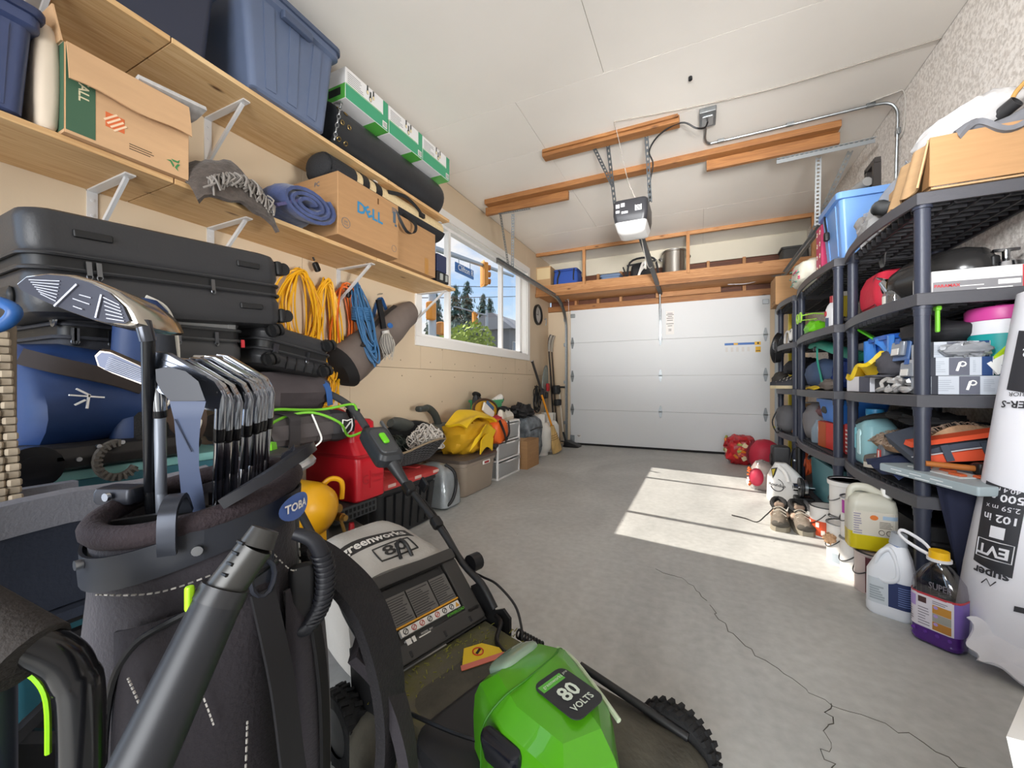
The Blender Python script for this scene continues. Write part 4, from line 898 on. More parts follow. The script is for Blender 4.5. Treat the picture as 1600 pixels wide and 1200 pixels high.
obj('handle', B().tube([(.02, 0, .40), (-.02, 0, .45), (-.09, 0, .45), (-.12, 0, .40)], .015, 8, sm=4), RED, t)
t = thing('air_compressor', 'air compressor with a yellow tank and a silver motor behind the golf bag', 'compressor', (-1.62, 1.4, 0))
YL = M('e0a318', .32, bump=.03, bs=20)
obj('tank', B().lathe([(.01, -.30), (.07, -.285), (.105, -.25), (.118, -.2), (.118, .08), (.105, .125), (.07, .155), (.01, .168)], (-1.62, 1.21, .42), 28, rotm(0, PI / 2, 0)), YL, t, world=True)
obj('tank_leg', B().beam((-1.52, 1.25, 0), (-1.52, 1.24, .36), .03, .03).beam((-1.85, 1.24, 0), (-1.85, 1.22, .36), .03, .03), YL, t, world=True)
obj('cord_loop', B().tube([(-1.62, 1.30, .47), (-1.58, 1.34, .52), (-1.55, 1.38, .50), (-1.55, 1.38, .42)], .012, 8, sm=5), YL, t, world=True)
obj('motor', B().rsec([(.0, .16, .11, .03), (.08, .17, .12, .03), (.20, .15, .11, .03), (.24, .10, .08, .03)], (-1.72, 1.46, .02)), M('8f8a82', .35, .7, var=.2, vs=12), t, world=True)
b = B()
for k in range(4): b.rbox((-1.555, 1.46, .10 + k * .035), (.03, .19, .014), .004)
obj('fin', b, M('b3afa8', .3, .8), t, world=True)
obj('label', B().box((-1.537, 1.47, .10), (.004, .12, .045)), M('c8b52a', .5), t, world=True)
b = B().rbox((-1.72, 1.50, .325), (.30, .27, .075), .01)
obj('grille', b, M('333537', .5), t, world=True)
b = B()
for k in range(9):
    for q in (0, 1): b.box((-1.569, 1.40 + k * .026, .31 + q * .03), (.006, .012, .018))
obj('slot', b, M('0b0b0c', .8), t, world=True)
obj('knob', B().cyl((-1.55, 1.44, .245), (-1.55, 1.44, .285), .016, .012), M('a51a22', .4), t, world=True)
obj('fitting', B().cyl((-1.56, 1.36, .34), (-1.52, 1.36, .34), .02, n=12).cyl((-1.52, 1.36, .34), (-1.50, 1.36, .34), .014).tube([(-1.53, 1.36, .32), (-1.53, 1.38, .26), (-1.55, 1.4, .22)], .008, sm=4).cyl((-1.6, 1.34, .37), (-1.52, 1.34, .39), .02), M('b08a4a', .3, .8), t, world=True)
t = thing('folding_chair_bag', 'maroon fabric bag with pale piping lying in front of the compressor', 'bag', (-1.36, 1.15, 0))
obj('body', B().rsec([(0, .12, .2, .05), (.05, .14, .22, .05), (.2, .13, .21, .05), (.26, .10, .17, .05), (.28, .06, .1, .04)]), M('5a2530', .7, bump=.2, bs=30), t)
obj('piping', B().tube([(.14, -.2, .2), (.13, 0, .235), (.10, .19, .25), (-.05, .2, .25)], .005, sm=4).tube([(.14, -.1, .02), (.135, .02, .22)], .005), M('c7b3ae', .6), t)
def tote(label, x0, x1, y0, y1, h, body, lidm, ribs=0, lidh=.035, taper=.88):
    t = thing('storage_tote', label, 'tote', ((x0 + x1) / 2, (y0 + y1) / 2, 0))
    dx, dy = x1 - x0, y1 - y0; k = taper
    obj('body', B().rsec([(0, dx / 2 * k - .012, dy / 2 * k - .012, .05), (.012, dx / 2 * k, dy / 2 * k, .06), (h - .05, dx / 2 - .012, dy / 2 - .012, .06), (h - .045, dx / 2 - .002, dy / 2 - .002, .06), (h - .012, dx / 2 - .002, dy / 2 - .002, .06)]), body, t)
    if ribs:
        for q in range(ribs):
            f = -1 + 2 * (q + .5) / ribs
            obj('rib', B().hexa([V((dx / 2 * (k if z < .1 else .985) + e, f * dy / 2 * .84 * (k if z < .1 else .985) + s_, z)) for z in (.03, h - .06) for e, s_ in ((-.012, -.028), (.010, -.028), (.010, .028), (-.012, .028))]), body, t)
        for q in range(3):
            f = -1 + 2 * (q + .5) / 3
            obj('rib', B().hexa([V((f * dx / 2 * .8 * (k if z < .1 else .985) + s_, -dy / 2 * (k if z < .1 else .985) - e, z)) for z in (.03, h - .06) for e, s_ in ((-.012, -.028), (.010, -.028), (.010, .028), (-.012, .028))]), body, t)
    b = B().rsec([(h - .016, dx / 2 + .012, dy / 2 + .012, .07), (h + lidh * .35, dx / 2 + .014, dy / 2 + .014, .07), (h + lidh * .6, dx / 2, dy / 2, .065), (h + lidh * .62, dx / 2 - .03, dy / 2 - .03, .06), (h + lidh, dx / 2 - .045, dy / 2 - .045, .06)])
    obj('lid', b, lidm, t)
    return t
t = tote('black storage tote with a red lid behind the mower handle', -2.16, -1.71, 1.78, 2.40, .345, M('222325', .42, var=.1, vs=8), M('b23a38', .45, var=.05, vs=5), 6)
b = B()
for y in (-.2, .05, .25): b.rbox((.237, y, .35), (.006, .07, .02), .003)
obj('latch_label', b, M('c9a8a0', .5), t)
for y in (-.08, 0, .08): obj('lid_rib', B().rbox((0, y * 2.2, .381), (.3, .05, .012), .02, .005), M('b23a38', .45), t)
NET = M('1d1d1e', .8, bump=1.0, bs=230)
t = thing('mesh_bag', 'open black mesh bag lying on the red lid', 'bag', (-1.93, 2.27, .40))
def mesh_open(u, v):
    a = u * 2 * PI; r = .35 + .65 * v
    z = .395 + .20 * v ** 1.6 * (1 + .18 * math.sin(3 * a + 1)) - .065 * v * math.cos(a)
    return (-1.93 + .21 * r * math.cos(a) * (1 + .05 * math.sin(5 * a)), 2.30 + .41 * r * math.sin(a) * (1 + .05 * math.cos(4 * a)), max(.392, z))
obj('bag', B().grid(mesh_open, 40, 8, .006), NET, t, world=True)
b = B()
for k in range(30):
    for s_ in (-1, 1):
        pts = [V(mesh_open(((k / 30 + s_ * .035 * q) % 1), .35 + .63 * q / 8)) * 1 for q in range(9)]
        b.tube([V((-1.93, 2.30, .42)) + (p - V((-1.93, 2.30, .42))) * 1.012 for p in pts], .0022, 4)
obj('netting', b, M('4a4a4b', .7), t, world=True, kind='stuff')
obj('hem', B().tube([V(mesh_open(k / 40, 1.0)) for k in range(40)], .007, 6, closed=True), M('8a7a62', .8), t, world=True)
def tangle(b, c, d, n, seed, r, step=.09, dome=True):
    rd = random.Random(seed); p = V((0, 0, .3)); pts = []
    dr = V((1, 0, 0))
    for k in range(n):
        dr = (dr + V((rd.uniform(-1, 1), rd.uniform(-1, 1), rd.uniform(-.8, .8))) * 1.1).normalized(); p = p + dr * step * 4
        if p.length > 1: p = p.normalized() * rd.uniform(.75, 1); dr = -dr
        pts.append((c[0] + p.x * d[0], c[1] + p.y * d[1], c[2] + (abs(p.z) if dome else p.z) * d[2]))
    return b.tube(pts, r, 4, sm=3)
solo('white_net', 'tangled heap of white cord netting in the black mesh bag', 'net', tangle(B(), (0, 0, 0), (.13, .20, .20), 420, 3, .0045), M('c9c3bb', .8), (-1.89, 2.47, .475))
solo('green_twine', 'tangled heap of dark green cord beside the white netting', 'cord', tangle(B(), (0, 0, 0), (.12, .16, .13), 240, 5, .006), M('1f2722', .6), (-2.02, 2.27, .47))
t = thing('leaf_blower', 'dark grey leaf blower lying on the totes with its tube to the left', 'blower', (-2.12, 2.75, .5))
GRY = M('4a4d4a', .5)
obj('tube', B().tube([(-2.08, 2.30, .68), (-2.10, 2.42, .66), (-2.12, 2.62, .60), (-2.13, 2.85, .545)], lambda u: .05 + .015 * u if u > .1 else .035 + .02 * u, 14, sm=4, flat=.8), GRY, t, world=True)
obj('housing', B().blob((-2.13, 2.98, .50), (.20, .32, .24), .01, 2, 1, e=.7), GRY, t, world=True)
obj('handle', B().tube([(-2.11, 2.95, .60), (-2.10, 2.88, .70), (-2.10, 2.78, .765), (-2.10, 2.70, .76)], .032, 10, sm=4, flat=.7).rbox((-2.10, 2.70, .762), (.07, .12, .05), .02), M('3a3e3b', .55), t, world=True)
obj('trigger', B().rbox((-2.06, 2.80, .585), (.03, .06, .04), .01), M('b8c62a', .4), t, world=True)
t = tote('taupe storage tote with a brown lid under the yellow bag', -2.2, -1.77, 2.84, 3.44, .31, M('988b7d', .45, var=.04, vs=4), M('5e544d', .45))
obj('label', B().rbox((.212, .08, .255), (.008, .13, .035), .003).mat(1).box((.2165, .08, .255), (.003, .08, .018)), [WHT, M('a8292c', .5)], t)
t = thing('chip_sack', 'silver grey plastic sack between the black and the taupe totes', 'sack', (-1.93, 2.64, 0))
obj('sack', B().rsec([(0, .17, .10, .04), (.02, .19, .125, .05), (.14, .185, .12, .05), (.26, .16, .10, .05), (.32, .1, .06, .04), (.34, .04, .02, .01)]), M('a3aaae', .25, .3, var=.15, vs=8, bump=.7, bs=14), t)
b = B().tube([(-1.80, 2.60, .34), (-1.735, 2.63, .28), (-1.72, 2.63, .16), (-1.73, 2.58, .06), (-1.78, 2.54, .02)], .013, 8, sm=6)
solo('black_hose', 'black hose loop hanging down in front of the silver sack', 'hose', b, BLK)
solo('plastic_sack', 'crumpled white plastic sack behind the mower controls on the red lid', 'sack', B().blob((0, 0, .13), (.22, .26, .30), .03, 3, 6, nu=24, nv=14), M('dcd9d6', .3, trans=.25, bump=.6, bs=14), (-2.03, 1.98, .385))
# yellow dry bag / rain gear on the taupe tote
YB_, YB2 = M('dcb416', .5, var=.12, vs=5, bump=.35, bs=9), M('c99a1e', .55, var=.1, vs=5, bump=.35, bs=9)
t = thing('yellow_bag', 'bright yellow gear bag with an orange pocket gaping open on the taupe tote', 'bag', (-1.95, 3.2, .35))
obj('body', B().blob((-1.95, 3.17, .49), (.34, .60, .32), .05, 2.2, 4, e=.8, nu=30, nv=18), YB2, t, world=True)
obj('flap', B().grid(lambda u, v: (-1.76 - .22 * v, 2.86 + .55 * u, .60 + .10 * math.sin(u * PI) * (1 - .2 * v) + .04 * v + .02 * math.sin(u * 8 + v * 5)), 16, 8, .02), YB_, t, world=True)
obj('fold', B().grid(lambda u, v: (-1.74 + .02 * math.sin(u * 6), 2.86 + .40 * u + .1 * v, .40 + .10 * math.sin(u * PI * .9) + .10 * v), 14, 6, .014), YB_, t, world=True)
obj('fold', B().grid(lambda u, v: (-1.735 + .01 * v, 3.05 + .22 * u, .35 + .12 * v + .05 * math.sin(u * PI)), 10, 5, .012), YB_, t, world=True)
obj('orange_pocket', B().blob((-1.83, 3.52, .50), (.2, .26, .24), .02, 3, 6, e=.6), M('e0621e', .5, bump=.3, bs=12), t, world=True)
lidr = [(-1.93 - .03 * math.sin(a), 3.50 + .24 * math.cos(a), .71 + .105 * math.sin(a)) for a in [k * 2 * PI / 24 for k in range(24)]]
obj('lid', B().loft([[V(p) for p in lidr], [V(p) - V((.02, 0, 0)) for p in lidr]]), M('c9981f', .6), t, world=True)
obj('lid_rim', B().tube(lidr, .014, 6, closed=True), M('4a3320', .7), t, world=True)
obj('strap', B().strap([(-1.74, 3.42, .62), (-1.71, 3.47, .5), (-1.73, 3.55, .4), (-1.75, 3.60, .42)], .03, .005, (0, .6, .6)).strap([(-1.74, 3.62, .6), (-1.72, 3.6, .48), (-1.74, 3.56, .42)], .03, .005, (0, 1, 0)), BLK, t, world=True)
solo('blue_booklet', 'white and blue booklet tucked in the gaping lid of the yellow bag', 'booklet', B().rbox((0, 0, 0), (.02, .24, .09), .01, R=rotm(-.5)).mat(1).rbox((-.012, .05, .03), (.02, .16, .09), .01, R=rotm(-.5)), [M('d9d5cb', .6), M('3e5f86', .5)], (-1.90, 3.49, .70))
solo('dark_cushion', 'charcoal cushion leaning beside the yellow bag on the taupe tote', 'cushion', B().rbox((0, 0, 0), (.2, .10, .26), .04, .04, R=rotm(-.6)), M('3d3838', .8), (-1.9, 3.55, .44))
# clear drawers
t = thing('drawer_tower', 'frosted plastic tower of three drawers beside the taupe tote', 'drawers', (-2.0, 3.81, 0))
FRO = M('dfe0e0', .3, trans=.55, var=.03, vs=4); FRM = M('e9e8e6', .4)
for z in (.0, .19, .38, .57):
    obj('frame', B().rbox((0, 0, z + .008 if z == 0 else z), (.37, .55, .018), .02, .006), FRM, t)
for x in (-.17, .17):
    for y in (-.26, .26): obj('frame_post', B().rbox((x, y, .285), (.025, .025, .57), .008), FRM, t)
CONT = [M('b9c1c9', .6, var=.3, vs=14), M('cfc9c2', .6, var=.3, vs=14), M('d6b7bd', .6, var=.3, vs=14)]
for k in range(3):
    z = .018 + .19 * k
    d_ = obj('drawer', B().tub((.005, 0, z), (.36, .50, .155), .005, .02, .95), FRO, t)
    obj('drawer_pull', B().rbox((.19, 0, z + .145), (.02, .22, .02), .008), FRM, d_)
    obj('contents', B().rbox((0, 0, z + .06), (.3, .44, .09), .03, .03), CONT[k], d_)
t = thing('green_bin', 'green plastic bin holding shoes on the frosted drawers', 'bin', (-2.08, 3.78, .58))
obj('body', B().tub((0, 0, 0), (.22, .36, .22), .006, .03, .9), M('3f9b62', .45), t)
def shoe(label, loc, rz, up, sole, name='shoe', L_=.29, cuff=.09, group=None, tilt=0):
    t = thing(name, label, 'shoe', loc, (tilt, 0, rz), group)
    w = .048; pr = [(-.5, .62, .0), (-.46, .8, .02), (-.3, .85, 0), (-.1, .8, 0), (.1, .92, 0), (.3, 1.0, 0), (.43, .85, 0), (.5, .5, 0)]
    obj('sole', B().loft([[V((k * L_, s_ * w * q * (1 if z < .02 else .97), z)) for s_, z in ((-1, 0), (1, 0), (1, .028), (-1, .028))] for k, q, _ in pr]), sole, t)
    hs = [.075, .10, .105, .09, .075, .055, .045, .035]
    rings = []
    for (k, q, _), h in zip(pr, hs): rings.append([V((k * L_, w * q * .95 * math.cos(a), .026 + max(0, h * math.sin(a)) if 0 <= a <= PI else .026)) for a in [PI * j / 10 for j in range(11)]])
    obj('upper', B().loft(rings), up, t)
    obj('collar', B().tube([(-.25 * L_ + .07 * math.cos(a) * .9, .032 * math.sin(a), .118 - .02 * math.cos(a)) for a in [k * 2 * PI / 14 for k in range(14)]], .014, 8, closed=True), M('1d1c1d', .85), t)
    b = B()
    for k in range(4): b.tube([(-.02 * L_ + .05 * k * L_ / .29 * .6, -.03, .10 - .012 * k), (-.02 * L_ + .05 * k * L_ / .29 * .6, 0, .115 - .013 * k), (-.02 * L_ + .05 * k * L_ / .29 * .6 + .01, .03, .10 - .012 * k)], .0035, 5, sm=3)
    obj('lace', b, M('bdb6a8', .8), t)
    return t
shoe('black shoe standing in the green bin', (-2.14, 3.70, .74), 1.9, BLK, BLK, tilt=0)
t = shoe('white and black sports shoe tipped up in the green bin', (-2.04, 3.90, .72), 1.2, M('dcd8d2', .5), BLK); t.rotation_euler = (.3, -.7, 1.2)
shoe('cream trainer lying at the front of the drawer tower top', (-1.90, 3.80, .582), 1.9, M('cfc8b8', .6), M('b3a890', .7))
shoe('white trainer behind the cream one on the drawer tower', (-1.93, 3.98, .582), 1.7, M('dcd7cc', .6), M('c8bca8', .7))
solo('red_cloth', 'red cloth on top of the drawer tower beside the trainers', 'cloth', B().blob((0, 0, .03), (.16, .2, .07), .02, 3, 2, flat=0), M('b3353f', .8, bump=.4, bs=14), (-1.9, 3.62, .58))
t = thing('cardboard_box', 'small open brown box on the floor in front of the camouflage sack', 'box', (-1.875, 4.33, 0))
obj('carton', B().box((0, 0, .006), (.23, .36, .008)).box((.113, 0, .16), (.006, .36, .32)).box((-.113, 0, .16), (.006, .36, .32)).box((0, .178, .16), (.23, .006, .32)).box((0, -.178, .16), (.23, .006, .32)), CARD, t)
obj('flap', B().box((.05, -.0, .318), (.12, .34, .005), rotm(0, .06)), CARD, t); obj('flap', B().box((-.03, -.10, .326), (.16, .14, .005), rotm(.1)), CARDL, t)
CAMO = M('8d959c', .8, var=.0, col2='3b4147', vs=11, bump=.5, bs=10)
b = B().blob((0, 0, .30), (.34, .62, .62), .04, 2, 3, e=.55, nu=28, nv=18, flat=0)
CAMO = M('8d959c', .8, var=.5, col2='3b4147', vs=11, bump=.5, bs=10)
t = thing('camo_sack', 'grey camouflage sack behind the small brown box', 'sack', (-2.03, 4.70, 0))
obj('body', B().blob((0, 0, .285), (.36, .56, .57), .03, 2, 3, e=.5, nu=28, nv=18), CAMO, t); obj('tie', B().tube([(.17, -.2, .4), (.19, 0, .42), (.17, .2, .4)], .006, sm=4), BLK, t)
solo('black_gloves', 'crumpled black glove heap on top of the camouflage sack', 'gloves', B().blob((0, -.04, .06), (.26, .42, .16), .06, 3, 9, e=.9, nu=26, nv=14), M('1b1a1c', .6, bump=.5, bs=14), (-2.02, 4.62, .57))
def propane(label, loc):
    t = thing('propane_tank', label, 'tank', loc, group='propane tanks in the corner')
    W_ = M('d8d5ce', .4, var=.06, vs=6)
    obj('cylinder', B().lathe([(.09, .03), (.12, .035), (.15, .09), (.153, .12), (.153, .32), (.148, .37), (.11, .43), (.05, .455), (.01, .46)], n=28), W_, t)
    obj('foot_ring', B().lathe([(.105, 0), (.11, 0), (.11, .05), (.105, .05)], n=24), W_, t)
    b = B()
    b.grid(lambda u, v: (.105 * math.cos(.6 + u * 5.1), .105 * math.sin(.6 + u * 5.1), .42 + .13 * v), 20, 2, .006)
    obj('collar', b, W_, t); obj('valve', B().cyl((0, 0, .45), (0, 0, .52), .02).cyl((0, 0, .52), (0, 0, .535), .035).cyl((0, 0, .48), (.05, 0, .48), .014), M('8a8378', .4, .6), t)
    return t
propane('white propane tank in the corner behind the camouflage sack, nearer one', (-1.98, 5.13, 0)); propane('white propane tank in the corner nearest the garage door', (-1.98, 5.47, 0))
t = thing('corn_broom', 'corn broom with a yellow handle leaning against the propane tanks', 'broom', (-1.79, 5.28, 0))
hd = [V((-1.79, 5.30, .03)), V((-1.83, 5.18, .40)), V((-1.90, 4.98, .82))]
d = (hd[1] - hd[0]).normalized()
def br(p, w, th): return [p + V((.3, .9, .25)).normalized() * w * math.cos(a) + V((.95, -.3, 0)).normalized() * th * math.sin(a) for a in [k * 2 * PI / 16 for k in range(16)]]
obj('bristles', B().loft([br(hd[0], .105, .035), br(hd[0].lerp(hd[1], .35), .09, .035), br(hd[0].lerp(hd[1], .7), .06, .035), br(hd[1], .03, .028)]), M('c4a268', .9, var=.25, vs=30, bump=.7, bs=70, stretch=(1, 1, .2)), t, world=True)
b = B()
for k in (.5, .58, .66): b.tube([p for p in br(hd[0].lerp(hd[1], k), .085 - .07 * (k - .4), .037)], .003, 5, closed=True)
obj('binding', b, M('6b4a2a', .8), t, world=True)
obj('handle', B().cyl(hd[1], hd[2], .014), M('d68a1e', .4), t, world=True)
t = thing('snow_brush', 'dark long-handled snow brush leaning above the broom', 'brush', (-1.95, 5.0, .6))
obj('handle', B().cyl((-2.0, 4.90, 1.26), (-1.93, 5.05, .88), .016).cyl((-2.003, 4.89, 1.275), (-2.0, 4.90, 1.26), .02), M('241f1d', .5), t, world=True)
obj('head', B().rbox((-1.925, 5.07, .83), (.05, .10, .16), .02, R=rotm(-.3)), M('1f1d1e', .7), t, world=True)
t = thing('ski_pair', 'pair of dark skis with silver tips standing in the corner', 'skis', (-2.12, 5.95, 0))
for y, k in ((5.90, 0), (6.03, 1)):
    b = B().strap([(-2.0, y, .02), (-2.06, y, .5), (-2.10, y, 1.1), (-2.13, y, 1.5), (-2.125, y, 1.66), (-2.09, y, 1.74)], lambda u: .075 - .03 * math.sin(u * PI) + (.01 if u > .8 else 0), .014, (0, 1, 0)); obj('ski', b, M('2b2321', .4) if k == 0 else M('3b302b', .4), t, world=True)
    obj('tip', B().strap([(-2.122, y, 1.48), (-2.118, y, 1.62), (-2.085, y, 1.735)], .07, .012, (0, 1, 0)), M('b9b6b0', .3, .4), t, world=True)
    obj('binding', B().rbox((-2.03, y, .88), (.07, .07, .14), .015).rbox((-2.01, y, .68), (.07, .07, .10), .015), BLK, t, world=True)
t = thing('ski_pole', 'pale ski pole with a black grip standing in the corner by the door track', 'pole', (-1.93, 6.05, 0))
obj('shaft', B().cyl((-1.93, 6.05, .02), (-2.01, 6.05, .86), .011), M('d3cabb', .4), t, world=True); obj('grip', B().cyl((-2.005, 6.05, .84), (-2.02, 6.05, .94), .018).rbox((-1.97, 6.02, .92), (.12, .04, .03), .01), BLK, t, world=True); obj('basket', B().cyl((-1.932, 6.05, .06), (-1.933, 6.05, .07), .05), BLK, t, world=True)
t = thing('snowshoe', 'oval snowshoe with a clear deck and red strap leaning in the corner', 'snowshoe', (-2.14, 5.72, .6))
ov = [V((-2.13 + .02 * math.sin(a), 5.72 + .11 * math.cos(a), .98 + .27 * math.sin(a))) for a in [k * 2 * PI / 28 for k in range(28)]]
obj('frame', B().tube(ov, .010, 6, closed=True), M('7d8480', .4, .5), t, world=True)
obj('tail', B().cyl((-2.13, 5.72, 0), (-2.13, 5.72, .72), .012), M('7d8480', .4, .5), t, world=True)
obj('deck', B().loft([ov, [p - V((.006, 0, 0)) for p in ov]]), M('9fa89f', .3, trans=.5), t, world=True)
obj('strap', B().rbox((-2.11, 5.80, .92), (.04, .07, .12), .01), M('b8252c', .5), t, world=True); obj('binding', B().rbox((-2.11, 5.70, .80), (.05, .12, .10), .02), BLK, t, world=True)
solo('tangled_cable', 'black cable hanks with red clips behind the propane tanks', 'cable', coil(B(), 0, 0, .10, -.25, .15, 6, 31, .008).mat(1).rbox((.03, -.14, -.25), (.04, .05, .10), .01), [BLK, M('b8382c', .5)], (-2.13, 5.30, .80))
t = thing('dustpan', 'black dustpan on the floor by the door track', 'dustpan', (-1.78, 5.98, 0))
obj('pan', B().rsec([(0, .12, .10, .03), (.01, .13, .11, .03), (.03, .11, .10, .03), (.09, .03, .08, .02, -.08)]), BLK, t); obj('grip', B().cyl((-.10, 0, .06), (-.14, 0, .22), .015), BLK, t)
solo('hand_hook', 'small metal hook screwed into the corner of the window wall', 'hook', B().tube([(0, 0, 0), (.03, 0, .02), (.03, 0, -.06), (.02, 0, -.09)], .007, sm=4), GALV, (XL, 6.02, 2.0))
# ------------------------------------------------------------------ golf bag and clubs in the foreground
GB = M('2b272d', .8, var=.08, vs=10, bump=.2, bs=220, sheen=.15); GB2 = M('252126', .8, var=.06, vs=8, bump=.2, bs=200); PIP = M('0d0d10', .4); STI = M('b8b4ae', .7)
BX, BY, BR = -.565, .290, .104
g = thing('golf_bag', 'dark brown stand golf bag full of clubs in the foreground', 'golf bag', (BX, BY, 0), math.radians(-27.4))
def gp(a, r, z): return V((r * math.cos(a), r * math.sin(a), z))
rz = lambda z: BR + .022 * (1 - min(1, z / .78)) + .003 * math.sin(z * 14)
tilt = lambda a: .018 * math.sin(a) - .006 * math.cos(a)
zs = [.0, .03, .12, .24, .36, .48, .58, .68, .76, .80, .825]
b = B().loft([[gp(a, rz(z) * (1 + .012 * math.sin(3 * a + z * 9)), z + (tilt(a) if z > .7 else 0)) for a in [k * 2 * PI / 40 for k in range(40)]] for z in zs] + [[gp(a, BR - .016, .82 + tilt(a)) for a in [k * 2 * PI / 40 for k in range(40)]], [gp(a, BR - .02, .5) for a in [k * 2 * PI / 40 for k in range(40)]]])
obj('body', b, GB, g)
obj('base', B().lathe([(.128, 0), (.132, .01), (.13, .05), (.126, .055)], n=32), BLK, g)
obj('rim', B().tube([gp(a, BR - .006, .830 + tilt(a)) for a in [k * 2 * PI / 40 for k in range(40)]],   .0125, 10, closed=True), M('2a2024', .85, bump=.3, bs=260), g)
obj('rim_band', B().grid(lambda u, v: gp(u * 2 * PI, BR + .0045 + .001 * math.sin(v * 6), .785 + .034 * v + tilt(u * 2 * PI) + .008 * math.sin(u * 2 * PI * 2 + 1)), 48, 3, .003), M('1d2028', .5), g)
for a in (-1.15, -.05, .9): obj('snap', B().cyl(gp(a, BR + .004, .805 + tilt(a)), gp(a, BR + .010, .805 + tilt(a)), .005, n=12), STEEL, g)
obj('divider_clip', B().strap([gp(-.25, BR - .035, .83), gp(-.25, BR - .015, .852), gp(-.25, BR + .010, .843), gp(-.25, BR + .014, .815), gp(-.25, BR + .012, .80)], .015, .005, gp(-.25 + PI / 2, 1, 0)), M('3d4048', .3, .6), g)
obj('divider', B().beam(gp(0, -BR + .02, .80), gp(0, BR - .02, .80), .008, .03).beam(gp(1.57, -BR + .02, .80), gp(1.57, BR - .02, .80), .008, .03), BLK, g)
# front pocket, its piping and stitching
def pk(u, v):
    a = -.62 + 1.25 * u; w = math.sin(max(0, min(1, u)) * PI) ** .35
    return gp(a, rz(.5) + .005 + .024 * w * (math.sin(max(0, min(1, v)) * PI) ** .35), .30 + .43 * v + .03 * u)
obj('pocket', B().grid(pk, 24, 14, .004), GB2, g)
pp = [gp(-.56, rz(.4) + .022, .32), gp(-.60, rz(.5) + .020, .5), gp(-.58, rz(.6) + .020, .66), gp(-.47, rz(.7) + .020, .715), gp(-.2, rz(.7) + .020, .738), gp(.15, rz(.7) + .020, .75), gp(.58, rz(.7) + .016, .765)]
obj('piping', B().tube(pp, .0032, 6, sm=5), PIP, g)
def stitch(b, pts, n=40):
    P_ = smoothpts(pts, 10); m = len(P_) - 1
    for k in range(n):
        i = int(k / n * m); j = min(m, i + max(1, int(m / n * .6)))
        b.beam(P_[i], P_[i].lerp(P_[j], .62), .0014, .0014)
    return b
b = B()
stitch(b, [gp(-.40, rz(.6) + .030, .70), gp(-.3, rz(.6) + .033, .66), gp(-.22, rz(.6) + .034, .60), gp(-.18, rz(.6) + .034, .52)], 26)
stitch(b, [gp(-.13, rz(.6) + .030, .715), gp(-.03, rz(.6) + .034, .68), gp(.06, rz(.6) + .034, .63)], 18)
stitch(b, [gp(.25, rz(.6) + .033, .62), gp(.22, rz(.6) + .034, .54), gp(.12, rz(.6) + .034, .44), gp(-.1, rz(.6) + .03, .36)], 30)
stitch(b, [gp(-.9, rz(.7) + .004, .76), gp(-.3, rz(.7) + .005, .762), gp(.3, rz(.7) + .005, .775), gp(.7, rz(.7) + .005, .79)], 50)
stitch(b, [gp(1.05, rz(.7) + .006, .78), gp(.98, rz(.6) + .01, .66), gp(1.0, rz(.5) + .01, .5), gp(1.0, rz(.4) + .01, .36)], 46)
stitch(b, [gp(.62, rz(.7) + .006, .77), gp(.75, rz(.6) + .01, .745), gp(.88, rz(.5) + .01, .74)], 14)
obj('stitching', b, STI, g, kind='stuff')
# side pocket, straps, carry handle
obj('side_pocket', B().grid(lambda u, v: gp(.72 + .75 * u, rz(.5) + .004 + .03 * (math.sin(u * PI) * math.sin(v * PI)) ** .4 if 0 < u < 1 and 0 < v < 1 else rz(.5) + .004, .26 + .46 * v), 16, 12, .004), GB, g)
obj('zip_band', B().strap([gp(.96, rz(.7) + .020, .73), gp(.96, rz(.6) + .034, .6), gp(.97, rz(.5) + .035, .45), gp(.98, rz(.4) + .03, .28)], .022, .004, gp(.96 + PI / 2, 1, 0)), M('161517', .7), g)
obj('zip_pull', B().rbox(gp(1.0, rz(.4) + .044, .41), (.01, .012, .05), .004), M('2a2a2c', .4, .5), g)
hp = [gp(.84, BR + .014, .785), gp(.90, BR + .036, .772), gp(.95, BR + .046, .735), gp(.93, BR + .044, .695), gp(.86, BR + .032, .67), gp(.82, BR + .018, .665)]
obj('carry_handle', B().tube(hp, lambda u: .0075 + .0035 * math.sin(u * PI), 10, sm=6), M('1c1d23', .5), g)
b = B(); P_ = smoothpts(hp, 6)
for k in range(9, 23): b.tube([P_[k] + (gp(.9, 1, 0) * math.cos(a) + V((0, 0, .2)) * math.sin(a) + gp(.9 + PI / 2, 1, 0) * math.sin(a)) * .0112 for a in [j * PI / 6 for j in range(12)]], .0016, 4, closed=True)
obj('grip_ridge', b, M('191a20', .5), g, kind='stuff')
obj('strap_buckle', B().rbox(gp(.38, BR + .012, .755), (.012, .045, .05), .006, R=rotm(0, 0, .38)).tube([gp(.42 + .10 * math.cos(a), BR + .024, .755 + .02 * math.sin(a)) for a in [k * PI / 6 for k in range(12)]], .003, 6, closed=True), M('22252e', .4), g)
obj('webbing', B().strap([gp(.42, BR + .022, .74), gp(.44, rz(.6) + .045, .65), gp(.50, rz(.5) + .048, .55), gp(.62, rz(.4) + .045, .45), gp(.70, rz(.3) + .05, .36)], .026, .004, gp(.5 + PI / 2, 1, 0)), M('1a191c', .8), g)
sp = [gp(1.25, BR + .01, .75), gp(1.38, BR + .05, .70), gp(1.36, BR + .09, .64), gp(1.25, BR + .115, .56), gp(1.2, BR + .12, .47), gp(1.14, BR + .10, .38), gp(1.1, BR + .06, .30)]
obj('shoulder_strap', B().strap(sp, lambda u: .022 + .045 * math.sin(min(1, u * 1.15) * PI) ** .6, .014, lambda u: gp(1.25 + PI / 2 - .5, 1, .1), 6), M('1c1a1d', .85, bump=.4, bs=240), g)
